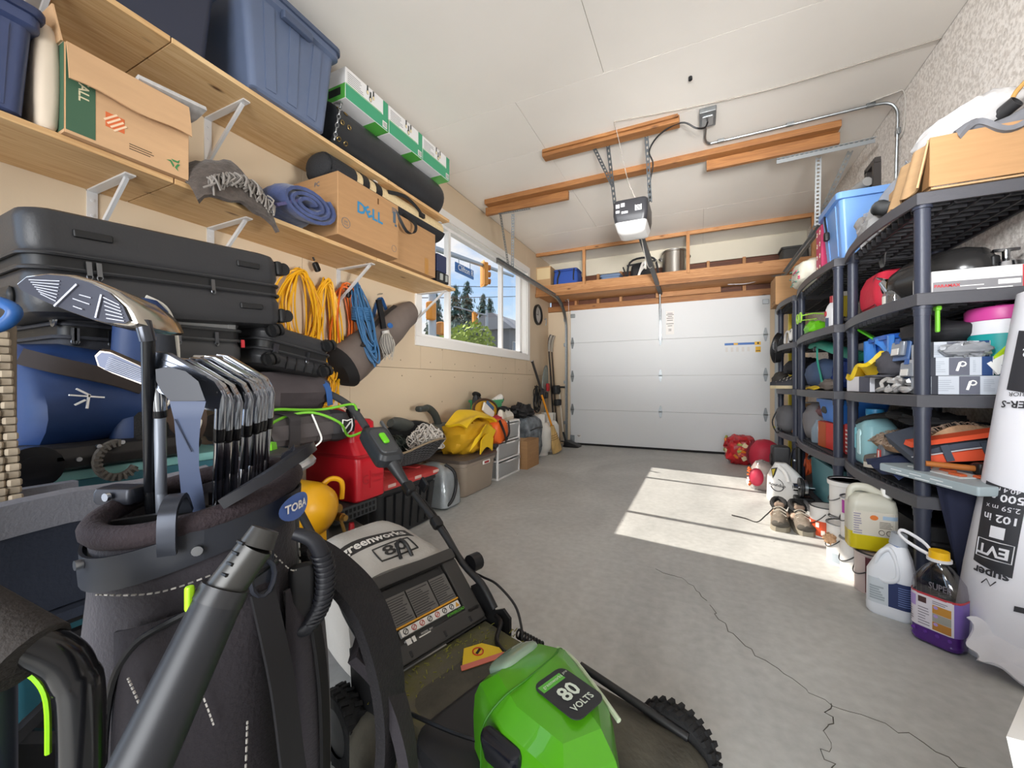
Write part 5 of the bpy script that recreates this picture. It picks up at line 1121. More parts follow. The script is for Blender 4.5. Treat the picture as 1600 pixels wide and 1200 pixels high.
obj('shoulder_strap', B().strap([p + gp(.7, .03, .0) + V((0, 0, -.10)) for p in sp[1:]], .05, .014, lambda u: gp(1.0 + PI / 2, 1, .1), 6), GB2, g)
ta = [gp(.15, BR + .004, .842), gp(.5, BR + .022, .868), gp(.85, BR + .026, .886), gp(1.1, BR + .012, .884), gp(1.2, BR - .01, .868)]
obj('lift_handle', B().strap(ta, .022, .011, lambda u: gp(.15 + u * .9, 1, .3), 6), M('15161c', .35), g)
b = B(); ca = .86
def lg(x, y): return gp(ca + x / BR, BR + .0165, .818 + y)
b.add([lg(.026 * math.cos(t), .016 * math.sin(t)) for t in [k * PI / 12 for k in range(24)]], [tuple(range(24))]).mat(1)
b.text('TOBA', None, .014, bold=.03, fn=lambda x, y: gp(ca + x / BR, BR + .0172, .818 + y))
obj('logo', b, [M('3a5ea8', .35), WHT], g, label='blue oval badge with white letters')
obj('tee_holder', B().rbox(gp(.9, BR + .02, .70), (.02, .03, .09), .008), M('1a1a1c', .6), g)
# legs
ALU = M('8e96a3', .35, .7)
lx = -.665, .240
obj('leg', B().tube([(lx[0], lx[1], .825), (lx[0] + .002, lx[1] - .001, .74), (lx[0] + .024, lx[1] - .008, .50), (lx[0] + .05, lx[1] - .03, .06)], .0085, 10), ALU, g, world=True)
obj('leg', B().tube([(-.63, .36, .82), (-.66, .39, .5), (-.69, .42, .06)], .0085, 10), ALU, g, world=True)
obj('leg_bracket', B().rbox((lx[0] + .012, lx[1] + .004, .832), (.05, .03, .022), .006, R=rotm(0, 0, .4)), M('2f3138', .4, .4), g, world=True)
obj('leg_clamp', B().rbox((lx[0] + .003, lx[1] - .004, .785), (.024, .026, .02), .006).tube([(lx[0] - .012 + .012 * math.cos(a), lx[1] - .02, .785 + .008 * math.sin(a)) for a in [k * PI / 6 for k in range(12)]], .0035, 6, closed=True), M('1b1b1e', .4), g, world=True)
obj('bolt', B().cyl((lx[0] + .02, lx[1] - .012, .834), (lx[0] + .021, lx[1] - .016, .834), .005, n=10), STEEL, g, world=True)
# clubs: each its own thing
SAT = M('a9aeb6', .22, 1); DKI = M('3b3f4a', .3, .8); SHB = M('131417', .25)
rt, up = V((.905, .425, 0)), V((0, 0, 1)); bk = V((-.425, .905, 0))
t = thing('golf_club', 'driver with a big dark face and black shaft, leftmost in the golf bag', 'golf club', (-.629, .257, .5), group='clubs in the golf bag')
hc = V((-.594, .185, 1.058)); kx = .42 / 622
def hp2(px, py, dn=0): return hc + rt * ((px - 120) * kx) + up * ((470 - py) * kx) + bk * dn
fo = [(25, 444), (40, 432), (75, 427), (110, 430), (145, 440), (178, 456), (203, 480), (214, 505), (205, 510), (175, 508), (150, 502), (110, 488), (75, 474), (45, 460), (30, 452)]
cx_, cy_ = 118, 470
b = B()
def sc(k, dn, dy=0): return [hp2(cx_ + (x - cx_) * k, cy_ + (y - cy_) * k + dy, dn) for x, y in fo]
b.loft([sc(.9, -.001), sc(1.0, .001), sc(1.05, .006), sc(1.06, .02, 3), sc(.98, .05, 6), sc(.75, .08, 10), sc(.3, .095, 12)]); obj('head', b, M('b9b2a8', .15, .9), t, world=True)
b = B().loft([sc(.92, -.003), sc(.91, -.0005)]); obj('face', b, M('2e303c', .35, .3), t, world=True)
b = B()
for k in range(7): b.beam(hp2(52 + k * 3, 447 + k * 3.6 - 8, -.0035), hp2(100 - k * 1.0, 446 + k * 5.2 - 5, -.0035), .0009, .0012, bk)
for k in range(6): b.beam(hp2(167 + k * 1.0, 466 + k * 6.5, -.0035), hp2(192 + k * 1.5, 478 + k * 5, -.0035), .0009, .0012, bk)
b.beam(hp2(127, 446, -.0035), hp2(92, 480, -.0035), .002, .0025, bk).beam(hp2(165, 462, -.0035), hp2(156, 498, -.0035), .002, .0025, bk)
b.beam(hp2(130, 462, -.0035), hp2(148, 467, -.0035), .0009, .0012, bk).beam(hp2(120, 468, -.0035), hp2(146, 477, -.0035), .0009, .0012, bk).beam(hp2(122, 480, -.0035), hp2(136, 485, -.0035), .0009, .003, bk)
obj('groove', b, M('a6a8b2', .4, .6), t, world=True, kind='stuff')
obj('hosel', B().tube([hp2(207, 500, .012), hp2(211, 515, .012), hp2(211, 530, .015)], .0075, 10), M('4a4c52', .25, .8), t, world=True)
obj('shaft', B().cyl(hp2(211, 528, .015), (-.629, .262, .835), .0062, .0066).cyl((-.629, .262, .835), (-.64, .30, .3), .0066), SHB, t, world=True)
t = thing('golf_club', 'chrome-faced hybrid with white grooves and silver shaft beside the driver', 'golf club', (-.611, .266, .5), group='clubs in the golf bag')
def wd(px, py, d): l = (px - 800) / 622 * d; return V((0, 0, .97)) + bk * d + rt * l + up * ((600 - py) / 622 * d)
po = [(148, 556), (156, 548), (172, 550), (215, 570), (243, 585), (246, 594), (238, 603), (225, 602), (175, 583), (153, 572)]
b = B().loft([[wd(x, y, .452 + (x - 148) * .0001) for x, y in po], [wd(x + 4, y - 3, .462 + (x - 148) * .0001) for x, y in po], [wd(196 + (x - 196) * .8 + 8, 575 + (y - 575) * .7 - 6, .485) for x, y in po]]); obj('head', b, M('7d746c', .3, .8), t, world=True)
b = B().loft([[wd(196 + (x - 196) * .94, 576 + (y - 576) * .9, .4515 + (x - 148) * .0001) for x, y in po], [wd(196 + (x - 196) * .94, 576 + (y - 576) * .9, .4525 + (x - 148) * .0001) for x, y in po]]); obj('face', b, M('4c5162', .45, .5), t, world=True)
b = B()
for k in range(8): b.beam(wd(170 - k * 1.0, 558 + k * 2.7, .4508), wd(232 - k * 1.5, 582 + k * 2.2 + .5, .459), .0005, .0007, bk)
obj('groove', b, M('a9acb6', .5), t, world=True, kind='stuff')
obj('hosel', B().tube([wd(238, 598, .46), wd(247, 612, .465), wd(249, 640, .47)], .0078, 10), CHR, t, world=True)
obj('ferrule', B().cyl(wd(249, 640, .47), wd(250, 651, .472), .0075), BLKS, t, world=True)
obj('shaft', B().cyl(wd(250, 651, .472), wd(252, 770, .50), .0058).cyl(wd(252, 770, .5), V((-.615, .28, .3)), .0058), M('a9b0bd', .3, .6), t, world=True)
t = thing('golf_club', 'club under a slate blue cover with a wide flat neck', 'golf club', (-.53, .26, .5), group='clubs in the golf bag')
SLB = M('3d475f', .5, var=.08, vs=8)
po = [(243, 577), (262, 573), (290, 580), (310, 596), (321, 626), (268, 629), (252, 612), (244, 595)]
obj('head', B().loft([[wd(x, y, .435) for x, y in po], [wd(x, y, .45) for x, y in po]]), M('2a2c34', .4), t, world=True)
b = B().loft([[wd(x0, y, d) , wd(x1, y, d), wd(x1, y, d + .012), wd(x0, y, d + .012)] for y, x0, x1, d in ((627, 265, 322, .432), (640, 268, 319, .430), (655, 272, 314, .432), (690, 275, 311, .437), (730, 279, 311, .445), (770, 283, 318, .452), (800, 284, 322, .458))]); obj('cover_neck', b, SLB, t, world=True)
obj('crease', B().beam(wd(273, 655, .430), wd(299, 706, .438), .0012, .001, bk), M('2b3347', .6), t, world=True)
for i in range(8):
    k = i / 7; k2 = [0, .13, .30, .52, .70, .78, .86, 1][i]
    lo = V((-.547, .295, .85)).lerp(V((-.572, .372, .86)), k2); be = V((-.516, .283, .964)).lerp(V((-.545, .363, .965)), k2) + V((0, 0, [0, -.005, -.006, -.004, -.002, 0, 0, .003][i]))
    t = thing('golf_club', 'steel iron, %s from the left in the row of irons in the golf bag' % ['first', 'second', 'third', 'fourth', 'fifth', 'sixth', 'seventh', 'last'][i], 'golf club', tuple(lo), group='clubs in the golf bag')
    d = (be - lo).normalized(); toe = (V((-.60, -.52, .42))).normalized(); toe = (toe - d * toe.dot(d) * .35).normalized(); nrm = toe.cross(d).normalized(); w = d
    def ip(a, c, n_): return be + toe * a + w * c + nrm * n_
    ol = [(-.002, -.022), (-.003, -.004), (.006, .008), (.03, .014), (.058, .021), (.070, .018), (.075, .004), (.073, -.014), (.062, -.026), (.035, -.028), (.012, -.026)]
    b = B().loft([[ip(a, c, -.0045 - .004 * (c < -.01)) for a, c in ol], [ip(a, c, .003) for a, c in ol], [ip(a * .96 + .002, c * .96, .0055) for a, c in ol]]); obj('blade', b, CHR if i else M('8d94a4', .25, .9), t, world=True)
    b = B()
    for q in range(7): b.beam(ip(.014, -.022 + q * .0055, -.0092 if q < 2 else -.0050), ip(.062, -.020 + q * .0055, -.0092 if q < 2 else -.0050), .0006, .0008, nrm)
    obj('groove', b, M('3a3d45', .5), t, world=True, kind='stuff')
    fe = be.lerp(lo, .42)
    obj('hosel', B().tube([ip(.004, -.004, 0), be - d * .012, fe], lambda u: .0062, 12), SAT, t, world=True)
    obj('ferrule', B().cyl(fe, fe.lerp(lo, .24), .0066, .0058).cyl(fe.lerp(lo, .235), fe.lerp(lo, .25), .0068), BLKS, t, world=True)
    obj('shaft', B().cyl(fe.lerp(lo, .24), lo, .0052).cyl(lo, lo.lerp(V((-.58, .31, .2)), .8), .0052), CHR, t, world=True)
# ------------------------------------------------------------------ near left: trimmer pole, blower handle, wagon, wicker, hook
t = thing('trimmer_pole', 'silver and black battery trimmer pole slanting across the front of the golf bag', 'pole', (-.345, .13, .6))
pa, pb, pc = V((-.334, .210, .835)), V((-.346, .189, .80)), V((-.347, .135, .70)); dd = (pa - pc).normalized()
obj('shaft', B().cyl(pb, pc, .0175, .0195, 20).cyl(pc, pc - dd * .45, .0195, .0195, 20), M('242529', .42, .1, var=.05, vs=12), t, world=True)
obj('socket', B().cyl(pa + dd * .014, pa, .011, .0135, 20).cyl(pa, pb + dd * .004, .0138, .0148, 20), M('403f3d', .35, .4), t, world=True)
obj('collar', B().cyl(pb + dd * .008, pb - dd * .004, .0180, .0185, 20), M('2a2a2c', .35), t, world=True)
sd = dd.cross(V((.4, -.9, 0))).normalized(); fr_ = V((.42, -.9, 0)); fr_ = (fr_ - dd * fr_.dot(dd)).normalized()
b = B()
for k in range(4): b.tube([pa - dd * (.0 + .008 * k) + fr_ * .0145 * math.cos(a) + sd * .0145 * math.sin(a) for a in (-1.2, -.9, -.6, -.3)], .0014, 5)
obj('slot', b, BLK, t, world=True)
ed = [pb + fr_ * .012 - sd * .017 - dd * .004, pb + fr_ * .012 - sd * .018 - dd * .03, pc + fr_ * .012 - sd * .020]
obj('green_mark', B().rbox(pb - sd * .0165 + fr_ * .01 - dd * .005, (.006, .006, .02), .002), M('9ccf1f', .4), t, world=True)
FOAM = [(-.575, .066, .853), (-.535, .083, .812), (-.4545, .1175, .765)]
t = thing('blower_handle', 'glossy black bent tool handle with a grey foam grip at the lower left', 'handle', (-.47, .12, .6))
obj('foam_grip', B().tube(FOAM, lambda u: .0225 + .002 * u, 20), M('332f2d', .95, var=.1, vs=60, bump=.3, bs=300), t, world=True)
obj('pipe', B().tube([(-.463, .113, .778), (-.455, .128, .762), (-.450, .138, .74), (-.446, .142, .69), (-.445, .14, .4)], .0145, 14, sm=6), M('131315', .15), t, world=True)
obj('lower_tube', B().tube([(-.505, .10, .775), (-.50, .105, .74), (-.497, .105, .68), (-.495, .105, .4)], .016, 12, sm=4), M('2e3342', .35), t, world=True)
obj('green_line', B().tube([(-.489, .116, .748), (-.475, .124, .738), (-.465, .128, .72), (-.462, .128, .68)], .002, 6, sm=4), M('8fd018', .4), t, world=True)
t = thing('folding_wagon', 'folding wagon with a grey padded rim and dark navy fabric sides behind the golf bag', 'wagon', (-1.32, .25, 0))
NV = M('1c2230', .8, var=.12, vs=6, bump=.15, bs=120); GR_ = M('74757d', .85, var=.06, vs=8, bump=.2, bs=160)
obj('rim', B().beam((-1.195, -.3, .712), (-1.235, .62, .712), .03, .05).beam((-1.45, -.3, .70), (-1.45, .45, .70), .03, .045), GR_, t, world=True)
obj('rim_pad', B().grid(lambda u, v: (-1.18 - .04 * u + .02 * v, -.3 + .93 * u, .672 + .068 * v + .004 * math.sin(u * 20)), 14, 4, .02), GR_, t, world=True)
obj('side_panel', B().grid(lambda u, v: (-1.185 - .035 * u - .01 * math.sin(v * PI), -.3 + .92 * u, .50 + .18 * v + .004 * math.sin(u * 11)), 14, 5, .012), NV, t, world=True)
obj('back_panel', B().grid(lambda u, v: (-1.46, -.3 + .78 * u, .50 + .19 * v), 8, 4, .012), NV, t, world=True)
obj('floor_panel', B().box((-1.32, .1, .49), (.27, .85, .02)), NV, t, world=True)
obj('end_panel', B().box((-1.34, .50, .58), (.22, .02, .18)), NV, t, world=True)
b = B()
for z in (.475, .44): b.beam((-1.175, -.3, z), (-1.215, .64, z), .02, .014)
b.beam((-1.19, .1, .44), (-1.205, .5, .12), .02, .02).beam((-1.2, .5, .44), (-1.185, .05, .12), .02, .02)
obj('frame', b, M('1d1c1e', .4), t, world=True)
for x, y in ((-1.2, .05), (-1.2, .52), (-1.45, .05), (-1.45, .42)):
    w_ = obj('wheel', B().cyl((x - .025, y, .09), (x + .025, y, .09), .09, n=20), BLK, t, world=True)
    obj('hub', B().cyl((x - .03, y, .09), (x + .03, y, .09), .04, n=14), M('5a5c60', .5), w_)
    w_.location = (0, 0, 0)
obj('latch', B().tube([(-1.17, .30, .42), (-1.15, .31, .40), (-1.155, .33, .36)], .006, sm=3), STEEL, t, world=True)
t = thing('wicker_chair', 'weathered beige wicker chair back at the left edge', 'chair', (-1.42, .2, 0))
b = B(); rd = random.Random(2)
for r in range(26):
    for c in range(9):
        b.rbox((-1.405 + (.006 if (r + c) % 2 else 0), .352 - .011 - c * .0225 - r * .0009, .66 + r * .0175), (.012, .022, .0165), .004, .004, n=1)
obj('weave', b, M('a89a86', .8, var=.25, vs=20), t, world=True, kind='stuff')
obj('frame', B().rbox((-1.425, .235, .56), (.03, .22, 1.1), .01), M('7d7162', .8), t, world=True)
t = thing('blue_tool_handle', 'blue looped plastic tool handle sticking up at the left edge', 'handle', (-1.10, .22, 0))
obj('loop', B().tube([(-1.19, .215, 1.122), (-1.14, .242, 1.12), (-1.105, .26, 1.108), (-1.098, .263, 1.092), (-1.118, .252, 1.072), (-1.16, .226, 1.062), (-1.21, .198, 1.058)], .0105, 12, sm=5, flat=.8), M('1f4f8a', .4), t, world=True)
obj('shaft', B().cyl((-1.17, .215, 1.05), (-1.10, .10, .02), .014), M('2b2c30', .5), t, world=True)
t = thing('white_board', 'white board edge on the floor at the lower right corner', 'board', (.55, 1.0, 0))
obj('board', B().hexa([V((.40, .62, 0)), V((1.02, 1.60, 0)), V((1.24, 1.60, 0)), (1.24, .62, 0), V((.30, .615, .59)), V((.395, .76, .59)), V((.70, .76, .59)), V((.70, .615, .59))]), M('dedcd8', .4), t, world=True)
t = thing('battery_tool', 'black battery tool with a green cap behind the irons', 'tool', (-.82, .52, .6))
obj('housing', B().rsec([(-.80, .05, .05, .02), (-.05, .05, .05, .02), (.0, .055, .055, .02), (.03, .05, .05, .02), (.036, .035, .035, .02)], (-.80, .52, .80)), M('2c2d2e', .5), t, world=True)
obj('cap', B().cyl((-.80, .52, .836), (-.80, .52, .85), .022, .02, n=6), M('6dc21c', .4), t, world=True)
obj('chrome_lip', B().tube([(-.73, .54, .80), (-.74, .58, .81), (-.80, .60, .81)], .01, sm=4), STEEL, t, world=True)
# ------------------------------------------------------------------ lawn mower
m = thing('lawn_mower', 'green and black battery lawn mower with a folded handle and a dirty deck', 'lawn mower', (-.695, .974, 0), math.radians(-16.26))
MBK = M('1c1c1d', .45); MB2 = M('2b2a29', .55, var=.08, vs=10); GRN = M('478f12', .33, var=.03, vs=4, coat=.3)
DIRT = M('3a3833', .8, var=.4, col2='5d5b30', vs=14, bump=.4, bs=40)
obj('deck', B().rsec([(.05, .34, .25, .08), (.06, .36, .27, .09), (.13, .36, .27, .09), (.155, .34, .25, .09), (.17, .30, .20, .08), (.20, .22, .14, .07)], (.34, -.03, 0), 5), M('4b483f', .85, var=.35, vs=9, bump=.4, bs=50), m)
rd = random.Random(6)
b = B()
for k in range(260):
    x = .02 + .3 * rd.random() ** 1.3; y = rd.uniform(-.24, .22); z = .178 + .018 * (1 - abs(y) * 3)
    a = rd.uniform(0, 6.3); l = rd.uniform(.005, .014)
    b.beam((x, y, z), (x + l * math.cos(a), y + l * math.sin(a), z + rd.uniform(0, .006)), .0022, .0015)
obj('grass_clippings', b, M('77752f', .9), m, kind='stuff')
obj('deck_ramp', B().hexa([V((0, -.24, .14)), V((.30, -.24, .15)), V((.30, .2, .15)), V((0, .2, .14)), V((0, -.22, .185)), V((.30, -.2, .20)), V((.30, .16, .20)), V((0, .19, .185))]), M('57534a', .85, var=.45, col2='5c592f', vs=12, bump=.4, bs=45), m)
obj('motor_shroud', B().rsec([(.17, .13, .14, .05), (.21, .125, .135, .05), (.225, .10, .11, .04)], (.33, -.11, 0)), M('232325', .5), m)
# rear flap
fl_ = obj('rear_flap', B().hexa([V((-.005, -.185, .19)), V((.012, -.185, .20)), V((.012, .185, .20)), V((-.005, .185, .19)), V((-.19, -.175, .355)), V((-.175, -.175, .372)), V((-.175, .175, .372)), V((-.19, .175, .355))]), MB2, m)
TF = fr((.013, 0, .201), (0, 1, 0), (-.187, 0, .172)); FH = .254
b = B()
b.rbox((0, FH - .018, .008), (.36, .04, .03), .01, .008, R=None)
bb = B(); bb.v = [tuple(TF @ V(p)) for p in b.v]; bb.f = b.f; bb.mi = b.mi
obj('handle_bar', bb, M('343230', .5), m)
bb = B().at(TF); bb.rbox((-.15, FH * .5, .004), (.06, FH * .75, .016), .01, .006).rbox((.15, FH * .5, .004), (.06, FH * .75, .016), .01, .006).rbox((0, .03, .004), (.36, .05, .016), .01, .006)
obj('raised_frame', bb, M('302e2c', .5), m)
obj('handle_recess', B().at(TF).rbox((.0, FH - .055, .002), (.22, .028, .006), .008, .002), BLK, m)
for x in (-.10, .02, .12): obj('slot', B().at(TF).rbox((x, .022, .012), (.008, .018, .004), .002), BLK, m)
b = B().at(TF)
for x0, x1 in ((-.11, -.045), (-.04, .04), (.045, .11)): b.quad(Matrix(), x0, .10, x1, .185, .0125)
b.mat(1)
for i, (x0, x1) in enumerate(((-.108, -.047), (-.038, .038), (.047, .108))): b.lines(Matrix(), x0, .104, x1, .182, 11, i, .4, .013)
b.mat(2).quad(Matrix(), -.115, .094, .115, .099, .0125)
b.mat(3).quad(Matrix(), -.105, .07, .11, .09, .0125)
b.mat(4)
for k, x in enumerate((-.09, -.062, -.034, -.006, .022, .05, .078)):
    if k in (1, 2, 4): b.mat(5)
    else: b.mat(4)
    b.tube([(x + .0075 * math.cos(a), .080 + .0075 * math.sin(a), .0135) for a in [q * PI / 5 for q in range(10)]], .0011, 4, closed=True).beam((x - .005, .075, .0135), (x + .005, .085, .0135), .0018, .001)
b.mat(2).prism([(.092, .073), (.108, .073), (.10, .087)], Matrix.Translation(V((0, 0, .0125))), .0008)
b.mat(6).text('POWERLOAD', Matrix.Translation(V((.085, .061, .012))), .011, bold=.02)
b.mat(3).text('MODEL 80V', Matrix.Translation(V((-.03, .054, .012))), .008).quad(Matrix(), -.10, .045, -.085, .06, .0125).quad(Matrix(), -.08, .045, -.07, .06, .0125).quad(Matrix(), -.06, .047, -.02, .05, .0125)
obj('decal', b, [M('5d5a57', .5), M('2b2a29', .5), M('c98f22', .5), M('d5d2cc', .5), INK, M('b23a2a', .5), M('55a822', .5)], m, label='grey warning decal with pictograms')
# collector bag
BAGM = M('b3afa9', .8, var=.05, vs=6, bump=.2, bs=90)
def bagf(u, v):
    x = -.185 - .40 * u; w = .19 - .06 * u * u
    return V((x, w * (2 * v - 1), .37 + .055 * math.sin(min(1, u * 1.2) * PI * .55) - .05 * (2 * v - 1) ** 4 - .10 * max(0, u - .75) * 4 + .004 * math.sin(u * 12 + v * 7)))
b = B().grid(bagf, 14, 14, .012)
for s_ in (0, 1): b.grid(lambda u, v: (lambda p: V((p.x, p.y * (1 - .1 * v), p.z * (1 - v) + .10 * v)))(bagf(u, s_)), 14, 4, .01)
b.grid(lambda u, v: (lambda p: V((p.x - .01 * v, p.y, p.z * (1 - v) + .12 * v)))(bagf(1, u)), 8, 4, .01)
obj('collector_bag', b, BAGM, m)
def onbag(x, y, h=.001): # x to the right of the print, y up (towards the flap rear)
    u = max(0, min(1, (.215 + y) / .40)); v = max(0, min(1, (x + .19) / .38)); p = bagf(u, v); return p + V((0, 0, h + .0125))
b = B().grid(lambda u, v: onbag(-.165 + .30 * u, -.085 + .055 * v + .05 * u * 0, .002), 12, 2, .001)
obj('print_band', b, M('2e2d2c', .6), m)
b = B().text('greenworks', None, .052, bold=.025, fn=lambda x, y: onbag(-.015 + x, -.060 + y, .004)); obj('lettering', b, M('d9d6d0', .6), m, label='white lettering on the dark band')
b = B().text('80', None, .06, bold=.02, fn=lambda x, y: onbag(.02 + x * 1.5, -.135 + y, .003))
fr4 = [(-.05, -.168), (.09, -.168), (.09, -.105), (-.05, -.105)]
b.tube([onbag(*(V(fr4[k]).lerp(V(fr4[(k + 1) % 4]), q / 4)), .002) for k in range(4) for q in range(4)], .003, 4, closed=True); obj('lettering', b, M('2e2d2c', .6), m)
obj('bag_hook', B().tube([onbag(.01, -.185, .0), onbag(.012, -.16, .03), onbag(.03, -.15, .036), onbag(.045, -.165, .025), onbag(.05, -.19, 0)], .006, 8, sm=5), MBK, m)
# battery cover
CX, CY = .50, -.10
CO = [(.342, -.182), (.333, -.09), (.352, .0), (.43, .03), (.59, -.055), (.655, -.15), (.61, -.245), (.46, -.235)]
def cring(z, k, dx=0): return [V((.48 + (x - .48) * k + dx, -.105 + (y + .105) * k, z)) for x, y in CO]
b = B().loft([cring(.18, .97), cring(.29, 1.0), cring(.335, .98), cring(.36, .91), cring(.388, .70, .005), cring(.401, .42, .012), cring(.404, .2, .012)])
obj('battery_cover', b, GRN, m, ang=.35)
obj('seam', B().tube([V(p) for p in ((.425, .034, .24), (.422, .031, .33), (.425, .018, .362), (.44, -.02, .390), (.455, -.06, .401), (.455, -.15, .402), (.44, -.19, .389), (.425, -.222, .362), (.42, -.234, .33), (.42, -.236, .24))], .002, 6, sm=3), M('2f6d10', .5), m)
obj('window_lens', B().blob((.372, -.088, .372), (.075, .12, .035), 0, 1, 0, R=rotm(0, -.5), e=.6), M('9fb8a0', .08, trans=.35), m, label='clear smoky lens')
T = fr((CX + .035, CY - .025, .4045), (.12, 1, .0), (-1, .12, 0)) @ Matrix.Scale(.86, 4)
b = B().prism(rrect(.048, .062, .02, 4), T, .002); obj('badge', b, M('23262a', .4), m)
b = B().text('80', T @ Matrix.Translation(V((0, -.002, .0025))), .05, bold=.025).text('VOLTS', T @ Matrix.Translation(V((0, -.038, .0025))), .021, bold=.02).text('greenworks', T @ Matrix.Translation(V((-.006, .040, .0036))), .0125).text('pro', T @ Matrix.Translation(V((.036, .043, .0025))), .010, shear=.3)
obj('lettering', b, M('c9d3c4', .5), m, label='80 VOLTS lettering')
obj('badge_strip', B().prism([(-.042, .031), (.026, .031), (.026, .05), (-.042, .05)], T, .0024), M('55a53a', .4), m)
obj('side_vent', B().rbox((.47, -.232, .325), (.09, .03, .06), .02, .01, R=rotm(.25)), M('11131a', .2), m)
obj('cover_trim', B().tube([V(p) for p in ((.60, -.055, .345), (.53, -.02, .352), (.45, .018, .356), (.41, .018, .36))], .005, 8, sm=4), M('c9d6bb', .25), m)
T = fr((.14, .045, .2035), (.3, .95, 0), (-.95, .3, .06))
b = B().prism([(-.075, -.02), (.055, -.03), (.065, .0), (.02, .05), (-.035, .055)], T, .0015).mat(1).prism([(-.075, -.02), (.055, -.03), (.058, -.012), (-.07, -.002)], T, .0022).mat(2)
b.tube([T @ V((-.005 + .015 * math.cos(a), .024 + .015 * math.sin(a), .002)) for a in [k * PI / 8 for k in range(16)]], .0022, 5, closed=True).mat(3).beam(T @ V((-.012, .018, .002)), T @ V((.004, .03, .002)), .007, .003)
obj('warning_sticker', b, [M('d3b21f', .5), M('c46a5a', .5), M('b8341f', .5), INK], m, label='yellow warning sticker')
# wheels
def wheel(x, y, r, w):
    W_ = obj('wheel', B().lathe([(r * .62, -w / 2), (r * .93, -w / 2), (r, -w * .3), (r, w * .3), (r * .93, w / 2), (r * .62, w / 2)], (x, y, r), 36, rotm(PI / 2, 0, 0), cap=False), RUB, m)
    obj('hub', B().lathe([(.01, -w * .45), (r * .62, -w * .4), (r * .62, w * .4), (.01, w * .5)], (x, y, r), 24, rotm(PI / 2, 0, 0)), M('3a3a3b', .5), W_)
    b = B()
    for k in range(26):
        a = k * 2 * PI / 26
        for s_ in (-1, 1): b.beam((x + r * 1.0 * math.cos(a + s_ * .06), y + s_ * w * .1, r + r * math.sin(a + s_ * .06)), (x + r * 1.0 * math.cos(a), y + s_ * w * .46, r + r * math.sin(a)), .010, .010, (math.cos(a), 0, math.sin(a)))
    obj('tread', b, RUB, W_, kind='stuff')
wheel(.60, .24, .094, .05); wheel(.60, -.33, .094, .05); wheel(-.06, .17, .09, .05); wheel(-.06, -.26, .09, .05)
obj('height_rod', B().cyl((.36, .20, .20), (.64, .21, .16), .010), MBK, m)
b = B().tube([V((.13 + .10 * q / 80, .205 + .012 * math.cos(q * .7), .19 + .012 * math.sin(q * .7))) for q in range(81)], .0035, 5); obj('spring', b, BLK, m, kind='stuff')
for y in (.205, -.23): obj('handle_bracket', B().prism([(-.06, .10), (.05, .10), (.10, .17), (.10, .225), (.07, .245), (.03, .225), (-.05, .29), (-.08, .27)], fr((0, y + .005, 0), (1, 0, 0), (0, 0, 1)), .01), MBK, m)
# handle
HP = [(.03, .23), (-.03, .29), (-.13, .335), (-.25, .425), (-.45, .54), (-.65, .675), (-.79, .765), (-.93, .855)]
def hy(x): return .205 - .02 * max(0, -x - .5)
far = [V((x, hy(x), z)) for x, z in HP]
obj('lower_tube', B().tube(far[:5], .0125, 10, sm=4), MBK, m)
obj('upper_tube', B().tube(far[4:], .0125, 10, sm=4), MBK, m)
obj('grip', B().tube([far[6], far[7], V((-1.06, .16, .915)), V((-1.13, .08, .95)), V((-1.14, -.02, .955)), V((-1.10, -.10, .94)), V((-1.0, -.17, .89)), V((-.93, -.19, .855))], .017, 12, sm=5), M('343436', .9, bump=.3, bs=200), m)
near = [V((x, -.215 + .02 * max(0, -x - .5), z)) for x, z in HP]
obj('lower_tube', B().tube(near[:5], .0125, 10, sm=4), MBK, m); obj('upper_tube', B().tube(near[4:], .0125, 10, sm=4), MBK, m)
obj('knob', B().cyl((-.10, .215, .335), (-.10, .255, .335), .03, n=14), BLK, m)
obj('clamp', B().rbox((-.45, .20, .545), (.06, .045, .04), .012, R=rotm(0, .6)).rbox((-.40, .235, .56), (.05, .015, .05), .008, R=rotm(0, .6)), BLK, m)
obj('clamp', B().rbox((-.27, .2, .445), (.05, .04, .035), .012, R=rotm(0, .65)), BLK, m)
CB_ = [B().tube([(-.52, .19, .58), (-.40, .235, .50), (-.28, .24, .42), (-.14, .235, .31), (-.06, .23, .30), (.02, .225, .30), (.10, .225, .26), (.14, .21, .215), (.16, .19, .19)], .004, 6, sm=5), B().tube([(.05, .19, .22), (.09, .17, .225), (.12, .12, .205), (.17, .10, .20)], .007, 8, sm=5), B().tube([(.10, -.20, .19), (.20, -.22, .235), (.30, -.2, .245), (.36, -.17, .24)], .0045, 6, sm=5)]
for q in CB_: obj('cable', q, BLK, m)
obj('cable_tube', B().tube([(.0, -.2, .215), (.10, -.23, .205), (.2, -.25, .19), (.28, -.24, .17)], .008, 8, sm=5), M('2a2a2a', .7), m)
R_ = rotm(0, .62)
obj('control_box', B().rsec([(-.045, .08, .045, .02), (-.02, .105, .06, .03), (.015, .105, .06, .03), (.03, .09, .05, .025)], (-.60, .165, .705), R=R_), M('26282b', .45), m)
obj('control_panel', B().rsec([(.028, .075, .042, .02), (.035, .07, .038, .02)], (-.60, .165, .705), R=R_), M('3a3b3d', .5), m)
obj('start_button', B().rbox(V((-.60, .165, .705)) + V(R_ @ V((-.005, .0, .042))), (.06, .028, .016), .008, R=R_), M('63b81f', .35), m)
obj('control_base', B().tube([(-.53, .175, .64), (-.50, .185, .60), (-.46, .2, .55)], lambda u: .03 - .014 * u, 10, sm=4), M('202123', .45), m)
obj('shroud_edge', B().beam((-.69, .215, .80), (-.53, .22, .665), .01, .012), M('5e6063', .35, .5), m)
GB_ = M('6aac2c', .4)
